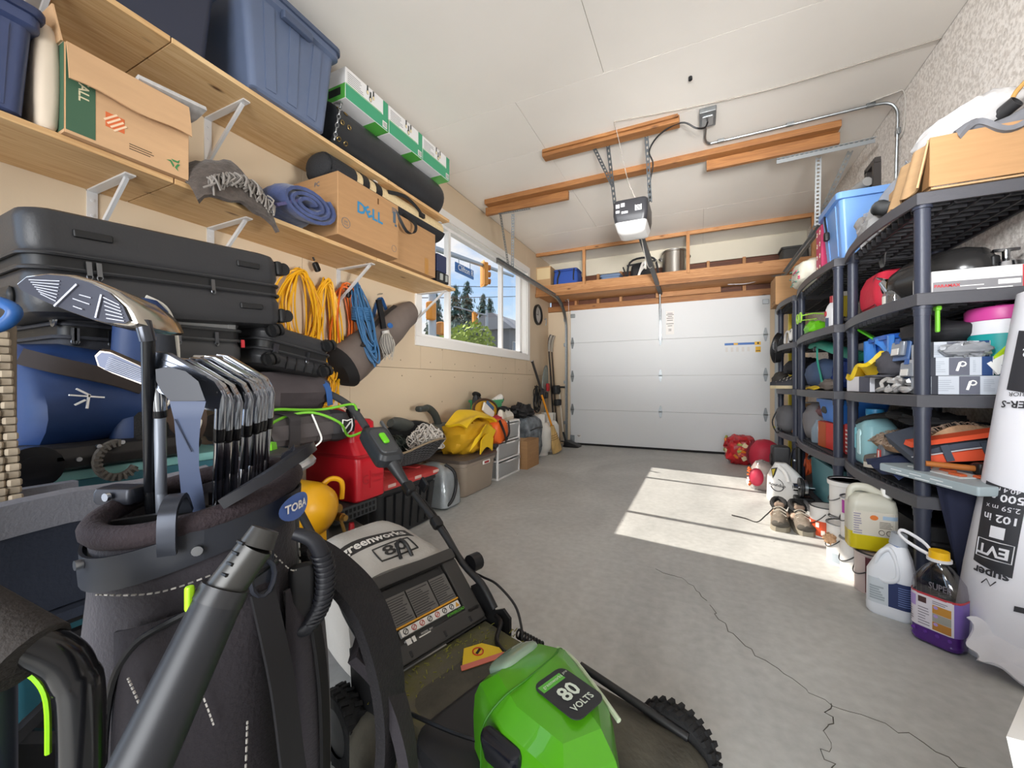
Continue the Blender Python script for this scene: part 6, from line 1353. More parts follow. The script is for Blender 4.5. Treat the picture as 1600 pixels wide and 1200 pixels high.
obj('bail_bar', B().tube([(-.80, .195, .775), (-.868, .2, .802), (-.886, .2, .847), (-.92, .195, .872), (-.917, .1, .859), (-.936, .05, .852), (-.90, -.06, .858), (-.879, -.15, .864), (-.86, -.22, .85)], .006, 8, sm=5), GB_, m)
obj('bail_bar', B().tube([(-.72, .185, .735), (-.80, .195, .748), (-.865, .165, .725), (-.885, .15, .735), (-.852, .1, .795), (-.883, 0, .843), (-.897, -.1, .834), (-.809, -.2, .807), (-.76, -.22, .79)], .006, 8, sm=5), GB_, m)
obj('stripe', B().tube([(-.05, -.215, .27), (.0, -.225, .235), (.06, -.225, .16), (.10, -.215, .10)], .006, 6, sm=4), MBK, m)
# ------------------------------------------------------------------ plastic shelving along the rough wall
SH = M('48484d', .45, var=.04, vs=10, bump=.08, bs=90); SHP = M('2e3240', .4, bump=.05, bs=80)
LV = [.09, .507, .925, 1.345, 1.76]
def shelving(label, xf, y0, y1):
    xb = 1.235; yc = (y0 + y1) / 2; hy = (y1 - y0) / 2
    t = thing('shelving_unit', label, 'shelf', (xf, yc, 0), group='grey plastic shelving units')
    def outl(ins=0, e=.036):
        o = []
        n = 12
        for k in range(n + 1):
            f = -1 + 2 * k / n
            o.append((xf - .03 - .045 * (1 - f * f) + ins, yc + f * (hy + e - ins)))
        return o + [(xb + .02 - ins, yc + hy + e - ins), (xb + .02 - ins, yc - hy - e + ins)]
    for z in LV:
        o0, o1 = outl(), outl(.012)
        s_ = obj('shelf', B().loft([[V((x, y, z - .05)) for x, y in o1], [V((x, y, z - .05)) for x, y in o0], [V((x, y, z - .004)) for x, y in o0], [V((x, y, z)) for x, y in outl(.004)], [V((x, y, z)) for x, y in o1], [V((x, y, z - .016)) for x, y in o1]], False), SH, t, world=True)
        b = B()
        for k in range(13):
            y = yc - hy + 2 * hy * (k + .5) / 13; b.box(((xf + xb) / 2, y, z - .026), (xb - xf, .008, .036))
        for k in range(5):
            x = xf + (xb - xf) * (k + .3) / 5; b.box((x, yc, z - .028), (.008, 2 * hy, .040))
        for k in range(40):
            y = yc - hy + 2 * hy * (k + .5) / 40
            b.box(((xf + xb) / 2, y, z - .010), (xb - xf, .013, .008))
        b.box(((xf + xb) / 2, yc, z - .012), (xb - xf, 2 * hy, .003))
        obj('rib_grid', b, M('2e2e33', .5), s_, world=False, kind='stuff') if False else obj('rib_grid', b, M('37373b', .5), t, world=True, kind='stuff')
    for x in (xf, xb - .02):
        for y in (y0, y1):
            p_ = obj('post', B().cyl((x, y, 0), (x, y, LV[-1] - .008), .0255, n=18), SHP, t, world=True)
            b = B()
            for z in LV: b.cyl((x, y, z - .062), (x, y, z - .002), .031, .031, n=18)
            for z in LV[1:-1]: b.cyl((x, y, z - .09), (x, y, z - .06), .028, n=18)
            obj('collar', b, SHP, t, world=True, kind='stuff')
    return t
shelving('nearest dark grey plastic shelving unit, with the big open carton on top', .845, 2.235, 3.065)
shelving('middle dark grey plastic shelving unit, with the light blue bin on top', .80, 3.165, 4.155)
shelving('farthest dark grey plastic shelving unit, next to the garage door', .785, 4.30, 5.02)
Z5, Z4, Z3, Z2 = 1.762, 1.347, .927, .509
# top of the nearest unit
t = thing('open_carton', 'big open brown carton with a torn flap on the nearest shelving unit', 'box', (1.04, 2.42, Z5))
obj('front_panel', B().rbox((1.045, 2.19, 1.872), (.39, .006, .20), .002, .002, n=1), CARD, t, world=True)
obj('carton', B().box((1.05, 2.40, Z5 + .006), (.37, .40, .008)).box((.862, 2.40, 1.84), (.006, .40, .15)).box((1.235, 2.40, 1.85), (.006, .40, .17)).box((1.05, 2.60, 1.84), (.37, .006, .15)), CARDL, t, world=True)
obj('side_flap', B().grid(lambda u, v: (.848 - .035 * v + .012 * math.sin(u * 14), 2.20 + .26 * u + .06 * v * u, 1.97 - .19 * v - .015 * u + .02 * u * math.sin(u * 20) * (v > .7)), 18, 8, .006), CARDL, t, world=True)
obj('corner_fold', B().hexa([V((.848, 2.19, 1.775)), V((.865, 2.19, 1.775)), V((.87, 2.24, 1.775)), V((.845, 2.24, 1.775)), V((.855, 2.195, 1.975)), V((.865, 2.195, 1.975)), V((.868, 2.24, 1.97)), V((.858, 2.24, 1.97))]), CARDD, t, world=True)
FILM = M('e6e4e4', .2, var=.06, vs=6, trans=.35, bump=.5, bs=14)
solo('film_roll', 'bulky roll of clear plastic film lying on the big open carton', 'film', B().blob((0, 0, 0), (.42, .22, .16), .022, 3, 4, R=rotm(0, -.46, .2), nu=26, nv=16), FILM, (1.05, 2.38, 2.085))
t = thing('pipe', 'black plastic pipe end poking out below the film roll', 'pipe', (1.1, 2.3, 2.05))
P0, P1 = V((1.135, 2.265, 2.085)), V((1.02, 2.43, 1.99)); dd = (P0 - P1).normalized(); x_ = dd.orthogonal().normalized(); y_ = dd.cross(x_)
ring_ = lambda p, r: [p + x_ * r * math.cos(a) + y_ * r * math.sin(a) for a in [k * 2 * PI / 20 for k in range(20)]]
obj('tube', B().loft([ring_(P1, .026), ring_(P0, .026), ring_(P0, .022), ring_(P0 - dd * .12, .022)]), M('2c2b2c', .4), t, world=True)
solo('grey_cloth', 'grey rag draped over the rim of the big open carton', 'cloth', B().grid(lambda u, v: (.93 + .27 * u, 2.175 + .11 * v, 1.985 + .03 * math.sin(u * 9) * (1 - v) + .045 * u + .02 * math.sin(v * 6 + u * 5) - .035 * (1 - v) ** 2), 20, 10, .02), M('6e6f74', .9, var=.2, vs=12, bump=.5, bs=16))
solo('loop_cable', 'dark cable loop hanging on the rough wall above the big open carton', 'cable', B().tube([(1.19, 2.30, 2.19), (1.235, 2.31, 2.215), (1.25, 2.32, 2.16), (1.22, 2.33, 2.06), (1.18, 2.32, 2.0)], .007, sm=6).mat(1).tube([(1.19, 2.30, 2.19), (1.15, 2.30, 2.14), (1.13, 2.29, 2.10)], .008, sm=4), [K_, M('b58a4c', .6)])
solo('plastic_sack', 'crumpled clear plastic sack full of odds and ends on the nearest unit top', 'sack', B().blob((0, 0, .085), (.17, .26, .22), .035, 4, 5, nu=28, nv=18, e=.8), M('d9d8d8', .15, trans=.5, var=.15, vs=9, bump=.9, bs=18), (.92, 2.92, Z5 - .0))
solo('clear_sheet', 'sheet of clear film rising behind the sack to the carton', 'film', B().grid(lambda u, v: (.93 + .05 * u + .02 * math.sin(v * 8), 2.62 + .50 * v, 2.08 - .18 * v + .03 * math.sin(u * 7 + v * 5) - .22 * u), 12, 14, .004), M('dddcdb', .2, trans=.6, bump=.6, bs=16))
b = B(); hp_ = smoothpts([(.93, 2.92, 1.86), (.90, 2.86, 1.92), (.875, 2.76, 1.915), (.87, 2.66, 1.87), (.88, 2.58, 1.845)], 10)
b.tube(hp_, .030, 14)
for k in range(0, len(hp_) - 1): b.tube([hp_[k] + (hp_[k + 1] - hp_[k]).normalized().orthogonal().normalized() * .0 + V((math.cos(a) * .032, 0, 0)) + (hp_[k + 1] - hp_[k]).normalized().cross(V((1, 0, 0))).normalized() * .032 * math.sin(a) for a in [j * PI / 7 for j in range(14)]], .004, 4, closed=True)
solo('corrugated_hose', 'short black corrugated hose on the nearest unit top', 'hose', b, M('1f1f20', .5))
solo('packing_paper', 'pale tube of packing paper between the sack and the corrugated hose', 'paper', B().cyl((.96, 3.0, 1.85), (.90, 2.62, 1.80), .045, .04, 16), M('c8bda9', .7))
# top of the middle and far units
t = thing('storage_bin', 'light blue plastic bin of power tools on the middle shelving unit', 'bin', (.945, 3.32, Z5))
LBB = M('6d97d0', .35)
obj('body', B().tub((0, 0, 0), (.30, .40, .40), .006, .03, .84, lip=.02), LBB, t)
obj('rim', B().rsec([(.365, .158, .208, .035), (.40, .165, .215, .035), (.40, .15, .2, .03), (.37, .148, .198, .03)]), LBB, t)
for y in (-.1, .1): obj('rib', B().beam((-.128, y * .85, .03), (-.148, y, .35), .04, .01, (1, 0, 0)), LBB, t)
t = thing('power_drill', 'grey power drill with a black cord in the light blue bin', 'drill', (.93, 3.3, 2.17))
obj('housing', B().tube([(.90, 3.38, 2.20), (.92, 3.30, 2.225), (.95, 3.18, 2.23)], lambda u: .035 - .012 * abs(u - .4), 12, sm=4), M('8d8b88', .5), t, world=True)
obj('grip', B().tube([(.95, 3.24, 2.22), (.96, 3.26, 2.12), (.96, 3.28, 2.0)], .022, 8, sm=3), BLK, t, world=True)
obj('cord', B().tube([(.83, 3.43, 2.23), (.80, 3.42, 2.19), (.785, 3.40, 2.11), (.79, 3.37, 2.0)], .006, sm=5), BLK, t, world=True); obj('plug', B().rbox((.785, 3.36, 1.97), (.03, .04, .06), .01), BLK, t, world=True)
t = thing('saw_handle', 'dark framed tool handle standing in the light blue bin', 'tool', (.98, 3.2, 2.2))
obj('frame', B().beam((.98, 3.14, 2.15), (.98, 3.14, 2.33), .03, .035).beam((.98, 3.26, 2.15), (.98, 3.27, 2.33), .03, .035).beam((.98, 3.12, 2.33), (.98, 3.29, 2.33), .03, .03), M('2a2523', .45), t, world=True)
obj('blade', B().box((.93, 3.46, 2.17), (.01, .14, .14), rotm(.5)), M('2b2b2d', .4), t, world=True)
t = thing('gift_box', 'pink gift box with white daisies beside the light blue bin', 'box', (.88, 3.62, Z5))
obj('box', B().rbox((0, 0, .18), (.16, .14, .36), .003, .003), M('b8305c', .5), t)
b = B(); 
for T in (fr((-.081, 0, 0), (0, -1, 0), (0, 0, 1)), fr((0, -.0711, 0), (1, 0, 0), (0, 0, 1))):
    for x in (-.035, .035):
        for q in range(4):
            c = (x, .06 + q * .085)
            b.mat(0)
            for k in range(8): a = k * PI / 4; b.prism([(c[0] + .019 * math.cos(a + s_) * f, c[1] + .019 * math.sin(a + s_) * f) for s_, f in ((0, .2), (-.25, .8), (0, 1), (.25, .8))], T, .001)
            b.mat(1).prism([(c[0] + .006 * math.cos(a), c[1] + .006 * math.sin(a)) for a in [k * PI / 4 for k in range(8)]], T, .0016)
obj('print', b, [WHT, M('d9b23a', .5)], t, label='white daisies')
t = thing('printed_sack', 'soft white sack with a green and pink print on the middle unit top', 'sack', (.86, 3.98, Z5))
obj('sack', B().blob((0, 0, .10), (.30, .44, .21), .02, 3, 3, e=.6, nu=26, nv=16), M('d9d6c6', .5, var=.1, vs=10, bump=.4, bs=16), t)
b = B(); rd = random.Random(3)
for k in range(26):
    b.mat(rd.choice((0, 0, 1))); y = rd.uniform(-.17, .17); z = .04 + rd.choice((0, .012, .024, .06, .12)) + rd.uniform(0, .01); b.box((-.147 + .02 * abs(z - .1) * 8 * .5, y, z), (.012, .022, .008))
b.mat(1).box((-.15, -.05, .115), (.006, .13, .014)); obj('print', b, [M('5e8d80', .5), M('c43f68', .5)], t)
t = thing('brown_box', 'brown box hanging over the end of the farthest shelving unit', 'box', (.80, 4.85, Z5)); obj('carton', B().rbox((0, 0, .14), (.22, .30, .28), .003, .003), CARD, t)
b = B().box((-.1105, .02, .035), (.002, .05, .008)).box((-.1105, -.06, .035), (.002, .03, .02)); obj('print', b, M('5d4526', .7), t)
# second shelf, nearest unit
t = thing('cooler_bag', 'red soft cooler bag on the second shelf of the nearest unit', 'bag', (.99, 2.99, Z2 * 0 + Z4))
obj('body', B().rbox((0, -.06, .125), (.22, .26, .25), .04, .05, bulge=.012, R=rotm(0, 0, .0)), M('c1263c', .6, bump=.2, bs=40), t)
obj('zip', B().tube([(-.108, -.17, .02), (-.113, -.14, .12), (-.10, -.135, .22), (0, -.13, .252)], .004, sm=5), M('4f1220', .6), t); obj('seam', B().tube([(-.115, -.16, .06), (-.118, -.06, .055), (-.115, .05, .055)], .002), M('7d1626', .6), t)
obj('handle', B().strap([(-.05, -.12, .25), (-.04, -.06, .28), (-.05, .02, .25)], .03, .006, (1, 0, 0)), BLK, t)
t = thing('punch_ball', 'glossy black punch ball with a yellow mark lying on the second shelf', 'ball', (1.03, 2.50, Z4))
ax_ = V((.30, -.42, .0)).normalized(); q_ = ax_.to_track_quat('Z', 'Y').to_matrix()
c_ = V((1.02, 2.56, Z4 + .125))
obj('ball', B().lathe([(.01, -.20), (.03, -.195), (.07, -.16), (.098, -.10), (.112, -.03), (.116, .04), (.11, .11), (.09, .165), (.05, .195), (.01, .20)], c_, 30, q_), M('2b2a2a', .22), t, world=True)
obj('yellow_mark', B().lathe([(.062, -.172), (.052, -.182)], c_, 30, q_, cap=False), M('dca520', .3), t, world=True)
obj('buckle', B().rbox(c_ + ax_ * .20 + V((0, 0, .02)), (.03, .02, .05), .01), BLK, t, world=True)
obj('mouth', B().lathe([(.03, -.19), (.04, -.215), (.03, -.22)], c_, 20, q_), BLK, t, world=True)
t = thing('glass_jar', 'glass storage jar with a clamp lid leaning at the punch ball', 'jar', (.905, 2.66, Z4))
obj('glass', B().lathe([(.045, 0), (.05, .01), (.05, .08), (.042, .095), (.042, .09), (.046, .078), (.046, .01)], n=24), M('e8e8e6', .05, trans=.9), t); obj('contents', B().lathe([(.044, .005), (.045, .07), (.02, .074), (.005, .074)], n=20), M('7a5233', .8), t)
obj('label', B().band((0, 0, 0), .0506, .015, .07, 2.3, 3.6), M('dcd8cf', .6), t)
obj('lid', B().cyl((-.01, .02, .10), (-.03, .05, .155), .028, .022, 18), CHR, t); obj('clamp', B().tube([(-.045, .05, .17 + .0), (-.05, .075, .185), (-.02, .09, .18), (-.01, .06, .165)], .004, 6, closed=True, sm=3), STEEL, t)
def carton(name, label, cat, loc, d, rz, base, prints=None, mats=None, group=None):
    t = thing(name, label, cat, loc, rz, group); obj('carton', B().rbox((0, 0, d[2] / 2), d, .0025, .0025, n=1), base, t)
    if prints: obj('print', prints, mats, t)
    return t
T = fr((0, -.0805, 0), (1, 0, 0), (0, 0, 1))
b = B()
for k in range(3): b.quad(T, -.125 + k * .083, .045, -.046 + k * .083, .088)
b.mat(1)
for k in range(3): b.lines(T, -.12 + k * .083, .05, -.05 + k * .083, .083, 6, k, .35, .0012)
b.mat(2).quad(T, -.13, .002, .126, .044).mat(3).text('PARAMAX', T @ Matrix.Translation(V((-.088, .026, .0008))), .017, bold=.03).mat(0).quad(T, -.05, .020, .02, .023, .0012).quad(T, .0, .004, .10, .008, .0012).quad(T, .06, .018, .122, .036, .0012)
b.mat(3).quad(T, .127, .002, .134, .088)
t = carton('tool_carton', 'long white, grey and red tool carton on the second shelf of the nearest unit', 'box', (1.01, 2.32, Z4), (.27, .16, .09), 0, M('c9c8c8', .5), b, [M('e4e3e2', .5), M('a9a8a8', .5), M('7d7c7f', .5), M('b8323a', .5)])
t = thing('garlic_press', 'chrome hand press behind the tool carton', 'press', (1.18, 2.42, Z4))
obj('body', B().lathe([(.05, 0), (.05, .06), (.02, .07), (.02, .10), (.06, .115), (.055, .135), (.02, .15), (.012, .155), (.012, .19)], n=20), CHR, t); obj('knob', B().beam((-.04, 0, .192), (.04, 0, .192), .012, .012), CHR, t); obj('red_part', B().rbox((.035, -.04, .05), (.04, .03, .09), .01), M('b3303a', .5), t)
solo('blue_jug', 'pale blue plastic jug behind the punch ball', 'jug', B().lathe([(.05, 0), (.06, .02), (.06, .12), (.04, .16), (.03, .17)], n=20), M('6f86b0', .4), (1.16, 2.66, Z4))
solo('green_scoop', 'bright green plastic scoop hanging under the second shelf near the corner post', 'scoop', B().rbox((0, 0, -.04), (.012, .02, .10), .005).rbox((0, 0, .01), (.02, .03, .02), .006), M('6fbf2a', .4), (.90, 2.255, 1.275))
# third shelf, nearest unit
t = thing('bucket', 'blue bucket with a plastic bag over its rim on the third shelf', 'bucket', (1.04, 2.82, Z3))
obj('body', B().tub((0, 0, 0), (.30, .42, .30), .006, .12, .7), M('1f5fc0', .35), t)
obj('bag', B().grid(lambda u, v: (-.155 - .012 * math.sin(u * 15), -.20 + .38 * u, .29 - .14 * v * (.6 + .4 * math.sin(u * 9))), 18, 6, .004), M('3f87e0', .2, bump=.6, bs=16), t)
obj('orange_item', B().blob((.02, -.1, .29), (.14, .12, .06)), M('b0542c', .5), t)
solo('green_strip', 'bright green plastic handle leaning on the blue bucket', 'handle', B().beam((.87, 3.03, 1.29), (.90, 2.80, 1.19), .028, .01, (0, 1, 1)), M('5fd02c', .35))
solo('black_pillow', 'black stuff sack on the third shelf behind the grey cartons', 'sack', B().blob((0, 0, .04), (.30, .26, .10), .02, 3, 3, e=.8), M('1e1e21', .6, bump=.4, bs=14), (1.0, 2.44, 1.16))
solo('box_behind', 'grey box supporting the black stuff sack', 'box', B().rbox((0, 0, .10), (.24, .22, .225), .004), M('55565a', .6), (1.04, 2.47, Z3))
t = thing('drink_cooler', 'teal and white water cooler with a pink lid at the end of the third shelf', 'cooler', (1.13, 2.335, Z3))
obj('body', B().lathe([(.085, 0), (.092, .01), (.100, .245)], n=32), M('17908f', .4), t); obj('band', B().lathe([(.1005, .245), (.103, .30)], n=32), M('dadade', .4), t)
obj('lid', B().lathe([(.105, .30), (.108, .305), (.108, .345), (.10, .355), (.02, .36), (.02, .37), (.005, .37)], n=32), M('c0408c', .4), t)
obj('handle', B().beam((-.085, -.10, .12), (.03, -.12, .27), .022, .012, (0, 1, .4)), M('b4d62a', .35), t)
GBX, NBX, SBX = M('b9bec6', .5), M('25406f', .5), M('5d5f6b', .5)
def fcarton(label, loc, w, d, h, k):
    T = fr((0, -d / 2 - .0005, 0), (1, 0, 0), (0, 0, 1)); b = B()
    b.quad(T, w / 2 - .035, 0, w / 2 - .005, h).mat(1).quad(T, -.035, .002, .025, h - .002, .0009).mat(2)
    b.beam(T @ V((-.012, h * .25, .0015)), T @ V((-.003, h * .7, .0015)), .008, .002, (0, 1, 0)).tube([T @ V((.004 + .010 * math.cos(a), h * .62 + .009 * math.sin(a), .0015)) for a in [q * PI / 4 for q in range(8)]], .003, 4, closed=True)
    b.mat(3).lines(T, -w / 2 + .01, h * .2, -.045, h * .85, 6, k, .3).lines(T, .035, h * .2, w / 2 - .05, h * .85, 7, k + 1, .3)
    b.mat(4).quad(T, -w / 2, 0, -w / 2 + .02, h, .0009)
    return carton('shower_carton', label, 'box', loc, (w, d, h), 0, GBX, b, [NBX, SBX, WHT, M('9aa0aa', .5), M('2c2e38', .5)], group='grey and navy shower cartons')
fcarton('grey and navy shower-head carton at the bottom of the stack on the third shelf', (.985, 2.31, Z3), .235, .18, .076, 1)
fcarton('grey and navy shower-head carton in the middle of the stack on the third shelf', (.955, 2.31, Z3 + .077), .19, .18, .075, 2)
t = fcarton('pale carton at the top of the stack, with a crumpled film bag in front', (.965, 2.33, Z3 + .153), .19, .14, .066, 3)
solo('film_bag', 'crumpled clear bag lying on the middle shower carton', 'bag', B().blob((0, 0, .03), (.16, .05, .06), .02, 5, 3), M('cfd2d8', .1, trans=.6, bump=.8, bs=20), (.98, 2.235, Z3 + .152))
solo('folded_leaflet', 'white folded leaflet with blue print beside the shower cartons', 'leaflet', B().quad(fr((0, 0, 0), (.7, .1, .5), (-.5, 0, .8)), -.05, -.025, .05, .03, .012).mat(1).quad(fr((0, -.013, 0), (.7, .1, .5), (-.5, 0, .8)), -.02, -.012, .04, .0, .014), [PAPER, M('2e4a85', .5)], (1.085, 2.235, 1.055))
for i, (x, y, z, l) in enumerate(((.87, 2.50, 1.085, 'upper blue blister pack with a white label beside the corner post'), (.875, 2.42, .985, 'lower blue blister pack with a white label beside the corner post'))):
    t = thing('blister_pack', l, 'pack', (x, y, z), (0, .12, 0), group='blister packs')
    obj('card', B().rbox((0, 0, .045), (.012, .16, .10), .006, .004), M('4b6ea5', .4), t); obj('blister', B().rbox((-.014, 0, .05), (.022, .12, .07), .01, .008), M('c3ccda', .1, trans=.6), t)
    obj('label', B().box((-.027, 0, .035), (.003, .07, .03)).mat(1).box((-.027, -.01, .085), (.003, .04, .025)), [WHT, M('2f5fa8', .5)], t)
solo('rubber_glove', 'yellow rubber glove lying on the white box on the third shelf', 'glove', B().grid(lambda u, v: (.83 + .10 * v - .03 * math.sin(u * 3), 3.12 - .36 * u, 1.01 + .10 * u * u + .02 * math.sin(u * 11 + v * 5) + .02 * math.sin(v * PI)), 16, 6, .02), M('e3c21e', .5, bump=.3, bs=20))
T = fr((-.0805, 0, 0), (0, -1, 0), (0, 0, 1))
carton('white_carton', 'white carton with a dark end under the yellow glove', 'box', (.90, 2.90, Z3), (.16, .30, .085), .06, M('dcdbe0', .5), B().quad(T, .02, .001, .15, .084), [M('4a4c5c', .5)])
solo('cloth_hat', 'grey cloth hat on the third shelf beside the blue bucket', 'cap', B().blob((0, 0, .06), (.18, .22, .16), .02, 3, 6, flat=-.06).rbox((-.09, -.03, .0), (.10, .16, .012), .04), M('4d4c52', .85, bump=.3, bs=30), (.93, 2.68, 1.01))
solo('cap_box', 'dark box under the grey cap', 'box', B().rbox((0, 0, .036), (.18, .2, .072), .006), M('3b3b40', .6), (.94, 2.68, Z3))
b = B(); tangle(b, (0, 0, 0), (.05, .16, .07), 46, 9, .010)
solo('crumpled_foil', 'crumpled grey and white packaging along the front of the third shelf', 'packaging', b, M('c4c3c2', .3, .4), (.845, 2.50, Z3 + .01))
# fourth shelf, nearest unit
t = thing('water_jug', 'frosted aqua jug with a blue cap on the fourth shelf', 'jug', (.93, 3.0, Z2))
AQ = M('a8dbe3', .25, trans=.35)
obj('body', B().rsec([(0, .07, .09, .04), (.012, .078, .098, .045), (.16, .08, .10, .045), (.17, .076, .095, .045), (.22, .078, .098, .045), (.25, .06, .075, .04), (.275, .04, .04, .03), (.285, .038, .038, .03)]), AQ, t)
obj('cap', B().cyl((0, 0, .283), (0, 0, .315), .043, .042, 24), M('3a94c8', .35), t); obj('grip', B().rbox((-.074, .045, .14), (.02, .03, .13), .01), M('7fc0cc', .3, trans=.3), t); obj('grip', B().rbox((-.076, -.02, .12), (.014, .05, .16), .02), M('c8eaee', .3), t)
t = thing('work_gloves', 'black work gloves hanging over the goods on the fourth shelf', 'gloves', (.93, 2.86, .78))
b = B()
for k in range(5): b.tube([(.95, 2.80 + .02 * k, .80), (.90 - .004 * k, 2.90 + .03 * k, .79 - .006 * k), (.855, 2.97 + .03 * k, .765 - .014 * k)], lambda u: .016 - .004 * u, 8, sm=3)
b.blob((.97, 2.74, .81), (.14, .2, .06), .01); b.blob((1.0, 2.55, .80), (.2, .3, .07), .03)
obj('glove', b, M('1b1b1d', .8), t, world=True)
t = thing('sheepskin', 'shaggy cream and brown sheepskin folded on the fourth shelf', 'fleece', (.95, 2.72, .7))
def shp(u, v): return (.87 + .26 * v + .02 * math.sin(u * 8), 2.98 - .60 * u, .665 + .085 * u + .07 * v * (1 - .5 * v) + .02 * math.sin(u * 6 + v * 4) - .05 * (1 - v) ** 4)
obj('hide', B().grid(shp, 20, 8, .03), M('a8886a', .95, var=.3, vs=14, bump=.7, bs=60), t, world=True)
b = B(); rd = random.Random(7)
for k in range(1100):
    u, v = rd.random(), rd.random() ** 1.5; p = V(shp(u, v)); b.tube([p, p + V((-.012, rd.uniform(-.012, .012), .012)), p + V((-.022, rd.uniform(-.016, .016), .006))], .0016, 3)
obj('wool', b, M('b39c88', .95, var=.3, vs=20), t, world=True, kind='stuff')
solo('fleece_support', 'dark folded clothes under the sheepskin', 'clothes', B().rbox((0, 0, .075), (.24, .36, .155), .04, .03, bulge=.01), M('2f3a40', .9, bump=.3, bs=20), (1.06, 2.72, Z2))
t = thing('life_vest', 'orange and grey life vest folded on the fourth shelf', 'life vest', (1.02, 2.42, .64))
obj('body', B().grid(lambda u, v: (.83 + .36 * u, 2.30 + .26 * v, .66 + .075 * u + .03 * math.sin(u * PI) + .06 * v), 16, 6, .05), M('4b525f', .8, bump=.2, bs=50), t, world=True)
VO = M('d8502c', .6, bump=.25, bs=14)
obj('panel', B().hexa([V((.85, 2.285, .628)), V((1.14, 2.285, .672)), V((1.14, 2.33, .672)), V((.85, 2.33, .628)), V((.90, 2.29, .668)), V((1.14, 2.29, .73)), V((1.14, 2.34, .73)), V((.90, 2.34, .68))]), VO, t, world=True)
obj('panel', B().hexa([V((.83, 2.288, .695)), V((1.12, 2.288, .765)), V((1.12, 2.36, .775)), V((.83, 2.36, .70)), V((.84, 2.30, .715)), V((1.12, 2.30, .783)), V((1.12, 2.37, .79)), V((.84, 2.37, .72))]), VO, t, world=True)
for x in (.935, 1.055): obj('strap', B().beam((x + .015, 2.278, .635 + (x - .85) * .16), (x - .005, 2.282, .70 + (x - .85) * .16), .025, .006, (0, 1, 0)), M('3f4754', .7), t, world=True)
obj('piping', B().tube([(.83, 2.284, .655), (.90, 2.284, .672), (1.0, 2.283, .70), (1.15, 2.283, .735)], .003, sm=4), M('b9bcc0', .5), t, world=True)
solo('vest_support', 'grey folded fabric under the life vest', 'fabric', B().rbox((0, 0, .05), (.26, .22, .10), .03, .03), M('53565c', .8), (1.06, 2.46, Z2))
t = thing('blister_tray', 'grey carded tray of parts jutting out of the fourth shelf', 'tray', (.92, 2.2, .59))
TT = fr((.90, 2.20, .592), (.35, -.94, -.01), (.94, .35, .02))
obj('tray', B().at(TT).rbox((0, 0, 0), (.42, .17, .035), .008, .006), M('9aa7ac', .4), t, world=True)
b = B().at(TT); b.box((-.02, .02, .019), (.22, .10, .004)).mat(1)
for k, (x, y) in enumerate(((-.09, .0), (-.02, .03), (.05, .0), (.10, .04))): b.rbox((x, y, .024), (.05, .03, .012), .006)
b.mat(2)
for k, x in enumerate((-.12, -.03, .06)): b.box((x, -.0855, .004), (.05, .003, .003)); b.box((x + .03, -.0855, -.008), (.06, .003, .003))
obj('card', b, [M('c3c6c4', .5), M('b5532c', .5), M('dfe3e4', .5)], t, world=True)
t = thing('hammer', 'hammer with a wooden handle lying on the carded tray', 'hammer', (.95, 2.2, .64))
obj('handle', B().cyl((.845, 2.21, .643), (.985, 2.20, .636), .011, .012), M('a4612a', .45), t, world=True); obj('head', B().rbox((1.01, 2.20, .635), (.05, .05, .05), .012).cyl((1.01, 2.16, .635), (1.01, 2.25, .635), .018), M('33302f', .35, .6), t, world=True)
t = thing('oil_bottle', 'flat grey bottle with a red label on the fourth shelf', 'bottle', (.90, 2.73, Z2))
obj('body', B().rsec([(0, .035, .028, .015), (.01, .038, .03, .018), (.13, .038, .03, .018), (.16, .022, .02, .014), (.17, .016, .016, .012)]), M('6b6f75', .35), t); obj('cap', B().cyl((0, 0, .17), (0, 0, .195), .017), BLK, t); obj('label', B().box((-.038, 0, .075), (.003, .045, .08)).mat(1).box((-.040, 0, .075), (.002, .012, .07)), [M('c0392f', .5), M('e2ddd6', .5)], t)
t = shoe('brown work boot behind the flat grey bottle', (.97, 2.80, Z2), 2.6, M('5f5650', .7), M('c9c2b4', .7), name='work_boot')
solo('folded_jeans', 'folded navy jeans at the front of the fourth shelf', 'jeans', B().grid(lambda u, v: (.80 + .2 * v, 2.32 + .36 * u, Z2 + .035 + .035 * math.sin(v * PI) * (1 + .3 * math.sin(u * 13)) + .01 * math.sin(u * 9 + v * 8)), 18, 8, .03), M('26304e', .9, var=.2, vs=14, bump=.4, bs=40))
solo('navy_sheet', 'dark navy cloth hanging from the fourth shelf down to the floor', 'cloth', B().grid(lambda u, v: (.86 + .22 * u + .09 * v * (1 - u) , 2.17 + .02 * math.sin(u * 9 + v * 2), .575 - .44 * v * (1 - .12 * u) + .02 * u), 16, 14, .012), M('1e2238', .9, bump=.25, bs=30))
# shelf boards lower: crate and bags under the fourth shelf
t = thing('tool_crate', 'black plastic tool crate under the fourth shelf of the nearest unit', 'crate', (1.06, 2.66, LV[0] + .002)); obj('body', B().tub((0, 0, 0), (.34, .68, .27), .008, .03, .93, lip=.03), M('1d1d1f', .45), t)
for z in (.09, .17): obj('ridge', B().rsec([(z, .166, .338, .03), (z + .012, .171, .343, .03), (z + .024, .166, .338, .03)]), M('1d1d1f', .45), t)
obj('emblem', B().box((-.176, -.02, .225), (.004, .03, .03)), M('8e2a2c', .5), t)
